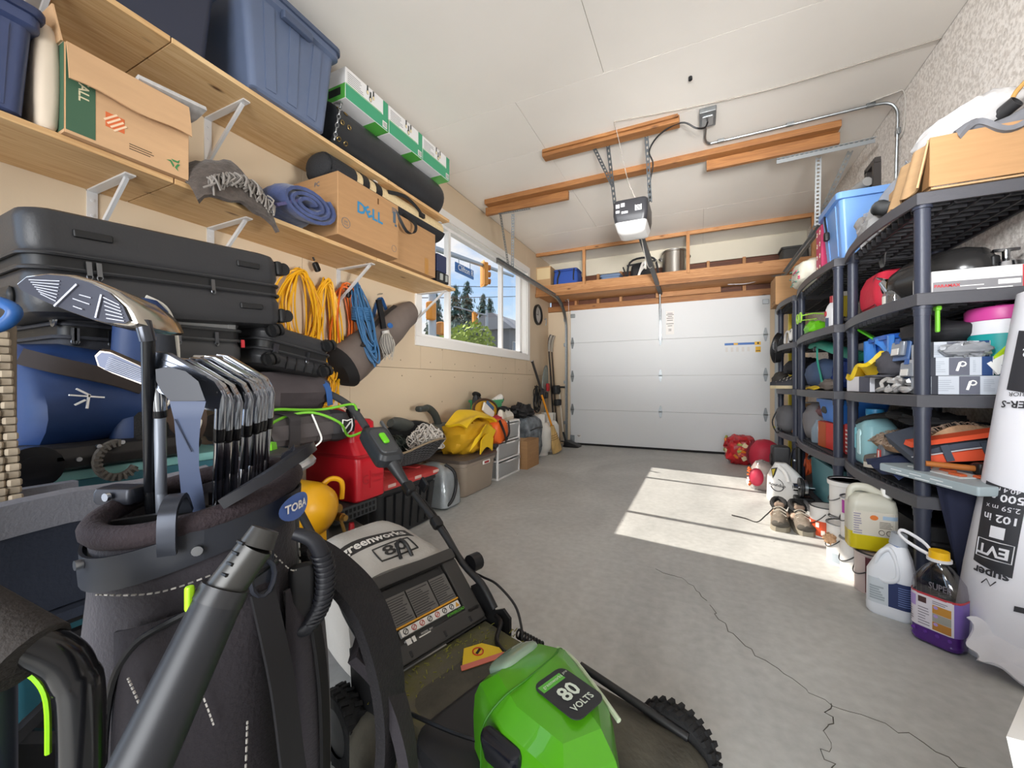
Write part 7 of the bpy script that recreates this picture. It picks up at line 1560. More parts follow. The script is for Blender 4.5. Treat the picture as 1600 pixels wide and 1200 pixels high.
# ------------------------------------------------------------------ middle and far shelving units
t = thing('spray_bottle', 'white bottle with a red cap and round red mark on the middle unit', 'bottle', (.83, 3.40, Z4))
obj('body', B().lathe([(.034, 0), (.04, .01), (.04, .13), (.03, .16), (.016, .18)], n=22), M('d8d7d8', .35), t); obj('cap', B().cyl((0, 0, .178), (0, 0, .225), .019, .017), M('9c2d33', .4), t)
b = B(); b.tube([(-.0405 + .0 * math.cos(a), .016 * math.cos(a), .105 + .016 * math.sin(a)) for a in [k * PI / 7 for k in range(14)]], .003, 5, closed=True); obj('mark', b, M('c0303a', .5), t)
obj('lower_label', B().band((0, 0, 0), .0405, .015, .075, 2.4, 3.9), M('4c5570', .5), t)
solo('yellow_book', 'thin yellow box standing behind the front post of the middle unit', 'box', B().rbox((0, 0, .11), (.05, .03, .20), .003).mat(1).rbox((0, 0, .225), (.05, .03, .03), .003), [M('c7b32f', .5), M('d6d2c6', .5)], (.89, 3.35, Z4))
t = thing('safety_glasses', 'safety glasses with a lime frame hanging on the middle unit', 'glasses', (.79, 4.12, 1.52))
b = B()
for y in (4.17, 4.07): b.tube([(.775, y + .042 * math.cos(a), 1.53 + .04 * math.sin(a)) for a in [k * PI / 8 for k in range(16)]], .006, 6, closed=True)
b.tube([(.78, 4.03, 1.54), (.85, 4.0, 1.55), (.95, 3.98, 1.53)], .005).tube([(.78, 4.03, 1.50), (.85, 3.9, 1.49)], .004)
obj('frame', b, M('9ccf4a', .35), t, world=True); obj('lens', B().rbox((.777, 4.12, 1.53), (.004, .17, .065), .002), M('cfe0c8', .05, trans=.8), t, world=True)
solo('green_sander', 'lime green hand tool on the second shelf of the middle unit', 'tool', B().blob((0, 0, .07), (.14, .26, .12), .02, 3, 5, e=.7).mat(1).rbox((0, .02, .02), (.16, .28, .04), .02), [M('6cc422', .35), M('3a3b3e', .5)], (.86, 3.98, Z4))
solo('grey_box', 'grey carton at the back of the second shelf of the middle unit', 'box', B().rbox((0, 0, .09), (.20, .5, .18), .004).mat(1).rbox((.01, 0, .187), (.19, .49, .016), .004), [M('77706a', .6), M('4d4844', .6)], (1.08, 3.70, Z4))
solo('cable_knot', 'tangled black and white cable by the front post of the middle unit', 'cable', tangle(B(), (0, 0, 0), (.05, .08, .05), 60, 4, .005), M('2c2c30', .5), (.86, 3.22, Z4 + .01))
t = thing('camp_chair', 'green folding seat with a strap hanging out of the third shelf of the middle unit', 'seat', (.84, 3.7, 1.2))
TEAL = M('2f8a78', .6, bump=.3, bs=14)
obj('seat', B().tube([(.84, 3.98, 1.285), (.85, 3.75, 1.27), (.88, 3.45, 1.20), (.93, 3.2, 1.14)], .038, 10, sm=4, flat=.6), TEAL, t, world=True)
obj('strap', B().strap([(.83, 3.80, 1.27), (.815, 3.72, 1.15), (.81, 3.60, 1.03), (.80, 3.48, .96)], .05, .012, (.2, 1, .3)), TEAL, t, world=True); obj('buckle', B().rbox((.82, 3.79, 1.24), (.03, .05, .04), .01), BLK, t, world=True)
solo('blue_pillow', 'slate blue stuffed sack on the third shelf of the middle unit', 'sack', B().blob((0, 0, .12), (.30, .50, .24), .02, 3, 7, e=.75), M('3f5170', .75, var=.12, vs=8, bump=.35, bs=10), (.95, 3.95, Z3))
solo('blue_jacket', 'dark blue jacket heap beside the slate blue sack', 'jacket', B().blob((0, 0, .12), (.30, .42, .24), .05, 3, 8), M('1f3a80', .8, bump=.4, bs=12), (.99, 3.42, Z3))
solo('grey_shoebox', 'dark grey box behind the slate blue sack', 'box', B().rbox((0, 0, .15), (.16, .34, .30), .005), M('57524e', .7), (1.13, 3.75, Z3))
solo('white_game_box', 'white and grey long box above the jacket on the third shelf', 'box', B().rbox((0, 0, 0), (.20, .44, .07), .004), M('b9b8bc', .6), (1.06, 3.36, Z3 + .275))
solo('yellow_tag', 'yellow strap end lying at the front of the third shelf of the middle unit', 'strap', B().strap([(0, .12, .01), (-.01, 0, .02), (.0, -.12, .01)], .05, .01, (1, 0, .3)), M('cfae24', .5), (.80, 3.78, Z3))
solo('taupe_cloth', 'taupe cloth end lying at the front of the third shelf', 'cloth', B().blob((0, 0, .035), (.12, .26, .08), .02, 3, 2), M('6b625c', .9, bump=.4, bs=14), (.84, 3.48, Z3))
solo('grey_sack', 'grey sack with a dark mouth on the fourth shelf of the middle unit', 'sack', B().blob((0, 0, .15), (.30, .34, .32), .03, 3, 2, e=.7), M('6f6d70', .8, bump=.4, bs=10), (.94, 4.02, Z4 * 0 + Z2))
t = thing('blue_tub', 'blue plastic tub with a handle hole on the fourth shelf of the middle unit', 'tub', (.97, 3.55, .70)); obj('body', B().tub((0, 0, 0), (.28, .46, .16), .006, .03, .85), M('2f78d0', .4), t); obj('hand_hole', B().rbox((-.135, .08, .08), (.02, .10, .05), .02), M('3a3a35', .7), t)
carton('folder_box', 'red and brown box file under the blue tub', 'box', (.93, 3.55, Z2), (.20, .32, .185), .1, M('c23026', .5), B().quad(fr((0, .1605, 0), (-1, 0, 0), (0, 0, 1)), -.099, 0, .099, .184).quad(fr((-.1005, 0, 0), (0, -1, 0), (0, 0, 1)), -.159, 0, -.02, .184), [M('a84e22', .6)])
t = thing('red_container', 'red box with white print at the near end of the middle unit', 'box', (.97, 3.24, Z2)); obj('box', B().rbox((0, 0, .10), (.2, .14, .2), .004), M('b8222c', .5), t); obj('print', B().lines(fr((-.1005, 0, 0), (0, -1, 0), (0, 0, 1)), -.05, .02, .05, .18, 6, 2, .4), WHT, t)
solo('bottle_group', 'clear bottle of pale liquid beside the box file', 'bottle', B().lathe([(.04, 0), (.045, .01), (.045, .11), (.02, .16), (.018, .18)], n=18), M('b4c8d8', .1, trans=.6), (.85, 3.86, Z2))
solo('pink_bottle', 'pink bottle behind the box file', 'bottle', B().lathe([(.035, 0), (.04, .01), (.04, .15), (.015, .2), (.015, .23)], n=16), M('d8b7b4', .4), (.90, 3.78, Z2))
solo('knit_cloth', 'speckled knitted cloth between the grey sack and the blue tub', 'cloth', B().blob((0, 0, .06), (.2, .24, .12), .02, 3, 5), M('6b4a4c', .95, var=.5, vs=60, bump=.5, bs=80), (.93, 3.80, .70))
t = thing('teal_crate', 'teal crate at the bottom of the middle unit', 'crate', (1.0, 3.66, LV[0] + .003)); obj('body', B().tub((0, 0, 0), (.34, .70, .30), .008, .03, .95), M('4f7f88', .45), t)
t = thing('frying_pan', 'dark frying pan lying on the teal crate', 'pan', (.97, 3.72, .395)); obj('bowl', B().lathe([(.10, 0), (.135, .03), (.14, .032), (.11, .006), (.01, .005)], n=28), M('3a3a3c', .35, .3), t); obj('handle', B().tube([(-.13, 0, .03), (-.2, -.02, .03), (-.22, -.05, .01)], .01, sm=3), BLK, t)
t = thing('dumbbell', 'chrome and black dumbbell end standing at the foot of the middle unit', 'dumbbell', (.73, 3.78, 0)); obj('bar', B().cyl((-.06, 0, .16), (.08, 0, .16), .014), CHR, t)
obj('plate', B().cyl((-.02, 0, .16), (.0, 0, .16), .075, n=24), M('2b2b2d', .4), t); obj('plate', B().cyl((.01, 0, .16), (.03, 0, .16), .06, n=24), STEEL, t); obj('collar', B().cyl((-.06, 0, .16), (-.03, 0, .16), .03, n=18), CHR, t); obj('stand', B().rbox((.01, 0, .045), (.12, .12, .09), .01), BLK, t)
t = thing('black_pump', 'black upright pump with a hose at the foot of the middle unit', 'pump', (.755, 4.02, 0)); obj('barrel', B().cyl((0, 0, .02), (0, 0, .44), .024), BLK, t); obj('foot', B().rbox((0, 0, .012), (.12, .16, .024), .01), BLK, t); obj('handle', B().beam((0, -.08, .46), (0, .08, .46), .024, .024), BLK, t); obj('hose', B().tube([(0, .02, .1), (-.05, .06, .25), (-.03, .08, .4), (.01, .05, .42)], .007, sm=5), BLK, t); obj('clip', B().rbox((-.03, 0, .33), (.02, .03, .02), .005), STEEL, t)
# farthest unit
t = thing('bike_helmet', 'white and black bicycle helmet on the second shelf of the farthest unit', 'helmet', (.86, 4.52, Z4), group='helmets on the farthest unit')
b = B(); 
for k in range(7):
    a = -.5 + k * .17; b.tube([(.10 * math.cos(q) * math.cos(a), .14 * math.cos(q), .03 + .13 * math.sin(q) + .06 * math.sin(a) * math.sin(q)) for q in [PI * j / 10 for j in range(11)]], .012, 6)
for k in range(7):
    x = -.10 + k * .033; b.tube([(x, .14 * math.cos(q) * (1 - 5 * x * x), .02 + .13 * math.sin(q) * (1 - 30 * x * x * .8)) for q in [PI * j / 10 for j in range(11)]], .011, 6)
obj('shell', b, M('d5d3d0', .35), t); obj('liner', B().blob((0, 0, .05), (.18, .25, .19), 0, flat=-.03), M('1c1c1e', .7), t)
solo('orange_helmet', 'orange toy helmet behind the white bicycle helmet', 'helmet', B().blob((0, 0, .08), (.18, .22, .18), .005, flat=-.08), M('d8782a', .4), (.98, 4.68, Z4))
t = thing('ski_goggles', 'black ski goggles hanging off the front of the farthest unit', 'goggles', (.73, 4.86, 1.40))
obj('strap', B().strap([(.77, 4.98, 1.50), (.73, 4.95, 1.44), (.70, 4.93, 1.32), (.71, 4.88, 1.22), (.73, 4.83, 1.20), (.73, 4.78, 1.30), (.76, 4.75, 1.42)], .05, .01, (1, 0, .2)), BLK, t, world=True); obj('lens', B().blob((.73, 4.87, 1.36), (.08, .16, .12), 0, e=.7), M('222329', .1), t, world=True); obj('frame', B().tube([(.715, 4.87 + .085 * math.cos(a), 1.36 + .062 * math.sin(a)) for a in [k * PI / 8 for k in range(16)]], .012, 6, closed=True), M('2b2b2b', .5), t, world=True)
shoe('dark trainer with a cream sole on the third shelf of the farthest unit, nearer one', (.80, 4.42, Z3), 2.9, M('2f3035', .7), M('b8a987', .6)); shoe('dark trainer with a cream sole on the third shelf of the farthest unit, farther one', (.78, 4.62, Z3), 2.85, M('2f3035', .7), M('b8a987', .6))
solo('black_jacket', 'black jacket heaped over the trainers on the farthest unit', 'jacket', B().blob((0, 0, 0), (.34, .48, .17), .04, 3, 4), M('202126', .75, bump=.4, bs=12), (.92, 4.66, Z3 + .20))
solo('work_boots', 'dark boots at the end of the third shelf of the farthest unit', 'boots', B().blob((0, 0, .08), (.16, .18, .18), .02, 3, 1), M('393531', .7), (.77, 4.92, Z3))
for i, (y, h_, c, l) in enumerate(((4.40, .26, '4a2a26', 'maroon book'), (4.45, .30, 'b08a5a', 'tan book'), (4.51, .27, '2b3550', 'navy book'), (4.57, .30, '8a5a32', 'brown book'))):
    t = thing('book', l + ' leaning on the fourth shelf of the farthest unit', 'book', (.90, y, Z2), (.25, 0, 0), group='books on the farthest unit'); obj('cover', B().rbox((0, 0, h_ / 2), (.20, .034, h_), .004), M(c, .6), t); obj('pages', B().box((.005, 0, h_ / 2), (.192, .026, h_ + .003)), PAPER, t)
t = thing('backpack', 'grey backpack on the fourth shelf of the farthest unit', 'backpack', (.82, 4.70, Z2)); obj('body', B().blob((0, 0, .12), (.24, .36, .26), .02, 3, 3, e=.7), M('5a5a5e', .8, bump=.3, bs=14), t); obj('strap', B().strap([(-.1, .1, .2), (-.15, .05, .08), (-.12, -.03, -.02), (-.08, -.05, .05)], .03, .008, (0, 1, 0)), BLK, t); obj('yellow_tab', B().rbox((-.125, .13, .02), (.02, .05, .02), .006), M('c9c23a', .5), t)
solo('brown_bin', 'tan board at the back of the farthest unit', 'board', B().rbox((0, 0, .12), (.02, .4, .24), .004), M('b39a6a', .7), (1.19, 4.66, Z4)); solo('brown_bin', 'tan board standing behind the trainers on the farthest unit', 'board', B().rbox((0, 0, .12), (.02, .4, .22), .004), M('b39a6a', .7), (1.19, 4.66, Z3))
for i, (x, c, l) in enumerate(((.88, 'c2b02a', 'yellow'), (.925, '2f4a80', 'blue'))):
    solo('long_level', l + ' long bar standing beside the right door track', 'bar', B().rbox((0, 0, .88), (.03, .06, 1.76), .006), M(c, .45), (x + .04, 5.35 + .09 * i, 0), group='long bars beside the door track')
# ------------------------------------------------------------------ floor on the shelving side
t = thing('snack_bag', 'big clear bag of red and orange packets on the floor by the garage door', 'bag', (.47, 5.62, 0))
obj('packets', B().blob((0, 0, .16), (.34, .40, .34), .05, 3, 3, e=.7, nu=26, nv=16), M('b8262c', .4, var=.5, vs=9, bump=.5, bs=12), t)
b = B(); rd = random.Random(12)
for k in range(34):
    a = rd.uniform(2.6, 5.4); z = rd.uniform(.08, .30); r = .175 - .12 * max(0, z - .22)
    b.mat(rd.randrange(4)); b.rbox((r * math.cos(a), r * 1.1 * math.sin(a), z), (.03, rd.uniform(.04, .09), rd.uniform(.03, .07)), .01, .008, R=rotm(rd.uniform(-1, 1), rd.uniform(-.5, .5), a))
obj('wrapper', b, [M('d8782a', .35), M('d9c9a0', .4), M('a8202a', .35), M('8a9440', .4)], t, kind='stuff')
t = thing('red_sack', 'red rounded sack at the foot of the farthest unit', 'sack', (.66, 5.22, 0)); obj('sack', B().blob((0, 0, .17), (.30, .34, .36), .02, 2, 4, e=.85), M('b3253c', .6, bump=.3, bs=12), t)
for q in (-.06, .0, .06): obj('seam', B().tube([(-.16, q - .08, .10), (-.165, q, .2), (-.10, q + .05, .33)], .005, sm=3), M('6d1424', .6), t)
t = thing('speaker_box', 'black boxy speaker standing at the foot of the farthest unit', 'lamp', (.68, 4.38, 0)); obj('housing', B().rbox((0, 0, .27), (.14, .16, .26), .02), M('303032', .5), t); obj('face', B().cyl((-.072, 0, .27), (-.078, 0, .27), .055, n=24), M('1c1c1d', .4), t); obj('foot', B().rbox((0, 0, .07), (.16, .18, .14), .02), BLK, t)  # speaker cabinet with a round front
t = thing('mesh_toys', 'clear net of orange and white toys beside the white jug', 'bag', (.53, 4.28, 0))
obj('net', B().blob((0, 0, .13), (.20, .24, .28), .02, 3, 3), M('c8b9b4', .2, trans=.5, bump=.5, bs=20), t)
b = B()
for k in range(14): a = k * 2 * PI / 14; b.beam((-.07, -.02 + .03 * math.cos(a), .12 + .03 * math.sin(a)), (-.115, -.02 + .085 * math.cos(a), .12 + .085 * math.sin(a)), .016, .012)
obj('starburst', b, M('d9662a', .5), t); obj('ball', B().blob((-.06, -.09, .13), (.12, .12, .16)), M('c2354f', .5), t); obj('white_toy', B().blob((-.06, .04, .06), (.12, .14, .12), .02), WHT, t)
solo('extension_cable', 'coiled orange cord behind the white jug', 'cord', coil(B(), 0, 0, .08, -.13, .13, 7, 14, .009), M('b8502a', .5), (.80, 4.20, .28))
t = thing('weedkiller_jug', 'white jug with a black round logo on the sunlit floor', 'jug', (.645, 3.94, 0), math.radians(-18))
JW = M('e3e1de', .4)
obj('body', B().rsec([(0, .07, .115, .03), (.012, .078, .125, .04), (.20, .078, .12, .045), (.25, .065, .09, .04, 0, -.01), (.29, .045, .06, .03, 0, -.02), (.315, .03, .04, .02, 0, -.03)], R=rotm(0, 0, -PI / 2 + .35)), JW, t)
obj('cap', B().cyl((-.05, .06, .285), (-.05, .06, .315), .024, n=18), BLK, t)
T = fr((-.05, -.095, .15), (.94, -.34, 0), (0, 0, 1)) @ Matrix.Translation(V((.02, 0, .012)))
b = B().text('Roundup', T, .036, bold=.02, t=.004); b.tube([T @ V((.05 * math.cos(a), .045 * math.sin(a) - .005, .003)) for a in [3.4 + k * .18 for k in range(17)]], .004, 5); b.tube([T @ V((.05 * math.cos(a), .05 * math.sin(a) - .002, .003)) for a in [.2 + k * .15 for k in range(9)]], .0025, 5)
obj('lettering', b, M('2b2d33', .5), t, label='black lettering over a round swoosh')
obj('handle_opening', B().prism([(-.02, .03), (.025, .045), (-.005, -.05)], T @ Matrix.Translation(V((-.03, .095, -.012))), .012).mat(1).prism([(-.012, .024), (.016, .034), (-.003, -.03)], T @ Matrix.Translation(V((-.03, .095, -.011))), .014), [INK, M('b8a436', .5)], t); obj('grip', B().tube([T @ V((.0, .15, -.02)), T @ V((.05, .11, -.02)), T @ V((.075, .04, -.02))], .016, 8, sm=4), JW, t)
UP = M('6d6459', .75, var=.25, vs=30, bump=.3, bs=60); SO = M('8d8676', .7)
for i, (x, y, l) in enumerate(((.50, 3.22, 'grey and tan hiking shoe on the sunlit floor, the one with the trailing lace'), (.615, 3.20, 'grey and tan hiking shoe nearest the orange-labelled paint pail'))):
    t = shoe(l, (x, y + .03, 0), -PI / 2 + (-.1 if i == 0 else .08), UP, SO, name='hiking_shoe', group='pair of hiking shoes')
    obj('toe_cap', B().blob((.118, 0, .04), (.07, .086, .05), 0), M('4a463f', .8), t); obj('overlay', B().rbox((-.02, 0, .066), (.07, .094, .045), .02), M('b39a86', .7), t); obj('tongue', B().rbox((-.025, 0, .118), (.04, .05, .03), .012, R=rotm(0, -.6)), M('8d7868', .7), t); t.scale = (1.0, 1.2, 1.12)
    if i == 0: obj('trailing_lace', B().tube([(-.0, -.03, .10), (.02, -.07, .05), (.02, -.11, .006), (-.03, -.17, .005), (-.06, -.24, .005)], .0035, sm=5), M('2b2926', .7), t)
PW = M('dcdad7', .35); DRP = M('2a2a2c', .4)
def can(label, x, y, z, r, h, body, lid='rim', lab=None, wire=True, a0=PI, name='paint_can'):
    t = thing(name, label, 'paint can', (x, y, z), 0, 'paint cans along the shelving')
    obj('body', B().lathe([(r * .98, 0), (r, .004), (r * .97, .008), (r * .97, h - .012), (r * 1.02, h - .008), (r * 1.02, h)], n=32), body, t)
    if lid == 'pail': obj('lid', B().lathe([(r * 1.06, h - .022), (r * 1.08, h - .018), (r * 1.08, h + .004), (r * 1.0, h + .006), (r * .97, h), (.005, h)], n=32), PW, t); obj('lid_edge', B().tube([(r * 1.02 * math.cos(a), r * 1.02 * math.sin(a), h + .006) for a in [k * PI / 16 for k in range(32)]], .005, 6, closed=True), DRP, t)
    else: obj('lid', B().lathe([(r * .98, h - .002), (r * .9, h + .002), (r * .85, h - .006), (.005, h - .005)], n=32), STEEL if lid == 'rim' else DRP, t); obj('lid_edge', B().tube([(r * .99 * math.cos(a), r * .99 * math.sin(a), h) for a in [k * PI / 16 for k in range(32)]], .004, 6, closed=True), STEEL if lid == 'rim' else DRP, t)
    if wire:
        obj('bail', B().tube([(r * 1.02 * math.cos(a0 + s_), r * 1.02 * math.sin(a0 + s_), h * .82 - h * .42 * (1 - abs(s_ / 1.35) ** 2)) for s_ in [-1.35 + .27 * k for k in range(11)]], .0026, 6, sm=2), M('4a4a4c', .3, .8), t)
        obj('ear', B().cyl((r * .97 * math.cos(a0 - 1.35), r * .97 * math.sin(a0 - 1.35), h * .82), (r * 1.05 * math.cos(a0 - 1.35), r * 1.05 * math.sin(a0 - 1.35), h * .82), .012, n=12), DRP, t)
    if lab: obj('label', lab(B(), r * .975, h), lab.mats, t)
    return t
def lab_orange(b, r, h):
    b.band((0, 0, 0), r, h * .06, h * .55, 2.2, 5.2).mat(1)
    for k in range(7): b.band((0, 0, 0), r + .001, h * (.1 if k % 2 else .34), h * (.26 if k % 2 else .5), 2.4 + k * .36, 2.4 + k * .36 + .24, 4)
    return b
lab_orange.mats = [M('d0502a', .5), M('e9dfd6', .5)]
def lab_drip(b, r, h):
    b.band((0, 0, 0), r, h * .08, h * .30, 3.7, 4.9).mat(1)
    for k in range(4): b.band((0, 0, 0), r + .001, h * .02, h * (.3 + .12 * (k % 2)), 4.75 + .07 * k, 4.80 + .07 * k, 2)
    return b
lab_drip.mats = [M('a9b3bb', .5), M('c08a5a', .5)]
def lab_mag(b, r, h):
    b.band((0, 0, 0), r, h * .62, h * .95, 3.3, 4.7).mat(1).band((0, 0, 0), r, h * .05, h * .58, 3.2, 4.9)
    return b
lab_mag.mats = [M('a8309a', .5), M('e4e2e0', .5)]
def lab_dk(b, r, h):
    b.band((0, 0, 0), r, h * .04, h * .92, 3.9, 5.6).mat(1).band((0, 0, 0), r + .001, h * .05, h * .16, 4.0, 4.45)
    b.mat(2)
    for k in range(8): b.band((0, 0, 0), r + .001, h * (.25 + .07 * k), h * (.28 + .07 * k), 4.3, 4.3 + .5 + .3 * ((k * 7) % 3), 6)
    return b
lab_dk.mats = [M('5a2a30', .5), M('dcd8d2', .5), M('b09a98', .5)]
can('paint pail with an orange printed band beside the hiking shoes', .735, 3.16, 0, .085, .19, PW, 'dark', lab_orange)
can('white paint can supporting the large white pail', .78, 2.93, 0, .085, .19, PW)
can('large white pail with a dark-edged lid on top of the paint cans', .80, 2.95, .20, .098, .20, PW, 'pail', name='paint_pail')
can('white paint can with a rusty lid and tan drips', .715, 2.71, 0, .082, .215, PW, 'rim', lab_drip)
can('white paint can at the bottom of the magenta-labelled stack', .73, 2.545, 0, .08, .19, PW)
can('white paint can with a magenta label on top of another can', .735, 2.555, .195, .08, .20, PW, 'rim', lab_mag)
can('dark maroon labelled paint can under the yellow washer fluid jug', .755, 2.415, 0, .084, .185, M('b9a8a4', .35), 'dark', lab_dk)
solo('rag', 'stained rag corner on the can with tan drips', 'rag', B().blob((0, 0, 0), (.05, .06, .05), .015, 4, 3), M('c79f7a', .9), (.62, 2.60, .16))
solo('plastic_scrap', 'crumpled clear wrapper behind the orange pail', 'wrapper', B().blob((0, 0, .06), (.10, .10, .14), .03, 4, 3), M('c8c8ca', .15, trans=.5, bump=.6, bs=20), (.78, 3.36, .0))
# yellow washer fluid jug, white jug, purple cleaner
def wrapr(hx, hy, r, h=.0008):
    "map (x to the right, z) onto the side of an upright rounded rectangle, x = 0 in the middle of its -X face, running to -Y"
    fl = hy - r; ar = r * PI / 2
    def f(x, z, o=0):
        s_ = 1 if x >= 0 else -1; q = abs(x); R_ = r + h + o
        if q <= fl: return V((-hx - h - o, -s_ * q, z))
        if q <= fl + ar:
            a = (q - fl) / r; return V((-hx + r - R_ * math.cos(a), -s_ * (fl + R_ * math.sin(a)), z))
        return V((-hx + r + (q - fl - ar), -s_ * (hy + h + o), z))
    return f
def wquad(b, f, x0, z0, x1, z1, o=0): return b.grid(lambda u, v: f(x0 + (x1 - x0) * u, z0 + (z1 - z0) * v, o), 12, 1, 0)
def wlines(b, f, x0, z0, x1, z1, n, seed, th=.4, o=.0008):
    rd_ = random.Random(seed); dz = (z1 - z0) / n
    for i in range(n): wquad(b, f, x0, z0 + dz * i, x0 + (x1 - x0) * rd_.uniform(.6, 1), z0 + dz * (i + th), o)
t = thing('washer_fluid_jug', 'translucent jug of yellow fluid with a label on the maroon paint can', 'jug', (.735, 2.43, .193), math.radians(86))
JT = M('e6e3d2', .3, trans=.35)
obj('body', B().rsec([(.085, .078, .118, .04), (.205, .078, .118, .04), (.235, .07, .11, .04), (.262, .045, .06, .03, 0, .02)]), JT, t)
obj('fluid', B().rsec([(0, .066, .106, .035), (.008, .076, .116, .04), (.086, .0781, .1181, .04)]), M('dcc81a', .2, trans=.25), t, label='yellow fluid')
obj('handle', B().tube([(0, .10, .22), (0, .09, .275), (0, .03, .285), (0, -.03, .265), (0, -.06, .235)], .020, 10, sm=4), JT, t); obj('cap', B().cyl((0, -.075, .25), (0, -.075, .285), .026, n=20), WHT, t); obj('neck', B().cyl((0, -.075, .22), (0, -.075, .25), .028, n=18), JT, t)
f_ = wrapr(.078, .118, .04); b = B(); wquad(b, f_, -.10, .075, .125, .185)
b.mat(1).add([f_(-.0 + .02 * math.cos(a), .160 + .012 * math.sin(a), .0012) for a in [k * PI / 5 for k in range(10)]], [tuple(range(10))])
b.mat(2); wquad(b, f_, .04, .155, .115, .172, .0008); b.mat(3); wlines(b, f_, .025, .115, .105, .148, 5, 4)
for x in (.035, .07): b.tube([f_(x + .013 * math.cos(a), .095 + .011 * math.sin(a), .001) for a in [k * PI / 6 for k in range(12)]], .0016, 4, closed=True)
b.mat(4); wlines(b, f_, -.095, .08, -.055, .18, 9, 2, .5); obj('label', b, [M('c9c2b4', .5), M('d0702a', .5), M('9ab0c4', .5), M('4d463c', .5), M('8e8896', .5)], t)
t.scale = (.76, .76, 1)
t = thing('white_jug', 'white jug with a moulded handle and a navy label on the floor', 'jug', (.735, 2.205, 0), math.radians(64))
WJ = M('dcdfe4', .35)
obj('body', B().rsec([(0, .07, .092, .04), (.012, .078, .102, .045), (.035, .080, .104, .045), (.042, .078, .102, .045), (.18, .078, .10, .045), (.24, .066, .075, .04, 0, -.012), (.285, .042, .045, .03, 0, -.025), (.30, .032, .032, .025, 0, -.03)]), WJ, t)
obj('cap', B().cyl((0, -.03, .298), (0, -.035, .345), .040, .034, 22), M('c3cad4', .3, trans=.3), t); obj('collar', B().cyl((0, -.03, .288), (0, -.03, .302), .037, n=22), M('6c86b4', .4), t)
obj('handle', B().tube([(-.055, .06, .19), (-.065, .04, .255), (-.05, .0, .28), (-.06, -.03, .23), (-.075, -.035, .17), (-.072, .02, .15), (-.062, .06, .175)], .011, 10, sm=5, closed=True), WJ, t)
f_ = wrapr(.0785, .1025, .045); b = B(); wquad(b, f_, -.09, .05, .01, .155); b.mat(1); wquad(b, f_, .0, .05, .14, .155, .0006); b.mat(2); wlines(b, f_, .04, .065, .12, .145, 9, 3, .35, .0014); b.mat(3); wlines(b, f_, -.08, .065, -.01, .125, 6, 6, .7)
obj('label', b, [M('c3cacf', .5), M('22305c', .5), M('6d7fb0', .5), M('9aa3a8', .5)], t)
t.scale = (.74, .74, 1)
t = thing('cleaner_bottle', 'big clear bottle of purple floor cleaner with a yellow cap', 'bottle', (.815, 2.03, 0), math.radians(48))
CLR = bpy.data.materials.new('clear_plastic'); CLR.use_nodes = True
_t = CLR.node_tree; _t.nodes.clear(); _o = _t.nodes.new('ShaderNodeOutputMaterial'); _m = _t.nodes.new('ShaderNodeMixShader'); _tr = _t.nodes.new('ShaderNodeBsdfTransparent'); _tr.inputs[0].default_value = (.86, .85, .88, 1); _g = _t.nodes.new('ShaderNodeBsdfGlossy'); _g.inputs['Roughness'].default_value = .08
_m.inputs[0].default_value = .14; _t.links.new(_tr.outputs[0], _m.inputs[1]); _t.links.new(_g.outputs[0], _m.inputs[2]); _t.links.new(_m.outputs[0], _o.inputs[0])
obj('bottle', B().rsec([(.07, .076, .106, .05), (.20, .076, .106, .05), (.235, .072, .10, .05), (.28, .045, .06, .035), (.30, .033, .033, .03), (.32, .033, .033, .03)]), CLR, t)
obj('liquid', B().rsec([(0, .066, .096, .045), (.010, .077, .107, .05), (.02, .079, .109, .05), (.028, .075, .105, .05), (.072, .0762, .1062, .05)]), M('4a1a78', .12, coat=.5), t, label='purple liquid')
obj('cap', B().cyl((0, 0, .318), (0, 0, .345), .044, .042, 24), M('e6b416', .4), t); obj('bail_handle', B().tube([(0, .05, .322), (-.02, .13, .35), (-.02, .17, .375), (.01, .16, .385), (.02, .08, .36), (.01, .035, .33)], .007, 8, sm=3, closed=True).cyl((0, 0, .308), (0, 0, .318), .052, n=24), M('dcdce0', .35), t)
T = fr((-.0775, 0, 0), (0, -1, 0), (0, 0, 1)); f_ = wrapr(.0765, .1065, .05); b = B(); wquad(b, f_, -.15, .060, .085, .182); b.mat(1); wquad(b, f_, -.15, .180, .20, .188, .0004); b.mat(2); wquad(b, f_, -.12, .13, -.07, .172, .0008); b.mat(3); wquad(b, f_, -.06, .15, -.025, .172, .0008)
b.mat(4); wquad(b, f_, .0, .125, .075, .155, .0008); b.mat(5); wquad(b, f_, .0, .095, .075, .124, .0008); b.mat(6); wquad(b, f_, .0, .064, .075, .094, .0008); b.mat(7); wlines(b, f_, -.13, .07, -.08, .12, 6, 1); wlines(b, f_, -.06, .07, -.01, .14, 7, 2, .3); wlines(b, f_, .0, .16, .075, .174, 2, 3)
b.mat(2)
for y in (.147, .116, .086): b.add([f_(.014 + .010 * math.cos(a), y + .006 * math.sin(a), .0016) for a in [k * PI / 4 for k in range(8)]], [tuple(range(8))])
obj('label', b, [M('d9d4dc', .45), M('b83a44', .5), M('a890cc', .5), M('4a3030', .5), M('c08a3a', .5), M('9a9a92', .5), M('b07a34', .5), M('77727c', .5)], t)
b = B(); wquad(b, f_, .085, .060, .20, .180); obj('side_label', b, M('7a62b0', .4), t)
b = B().text('SUPER', T @ Matrix.Translation(V((.03, .222, -.004))), .034, bold=.02).text('floor', T @ Matrix.Translation(V((.04, .198, -.003))), .018); obj('lettering', b, M('6d6a72', .4), t)
b = B()
for y in (-.07, -.02, .03, .08): b.blob((-.0785, y, .045), (.006, .02, .014))
obj('dimple', b, M('5c2a90', .1), t, kind='stuff')
t.scale = (.66, .66, 1)
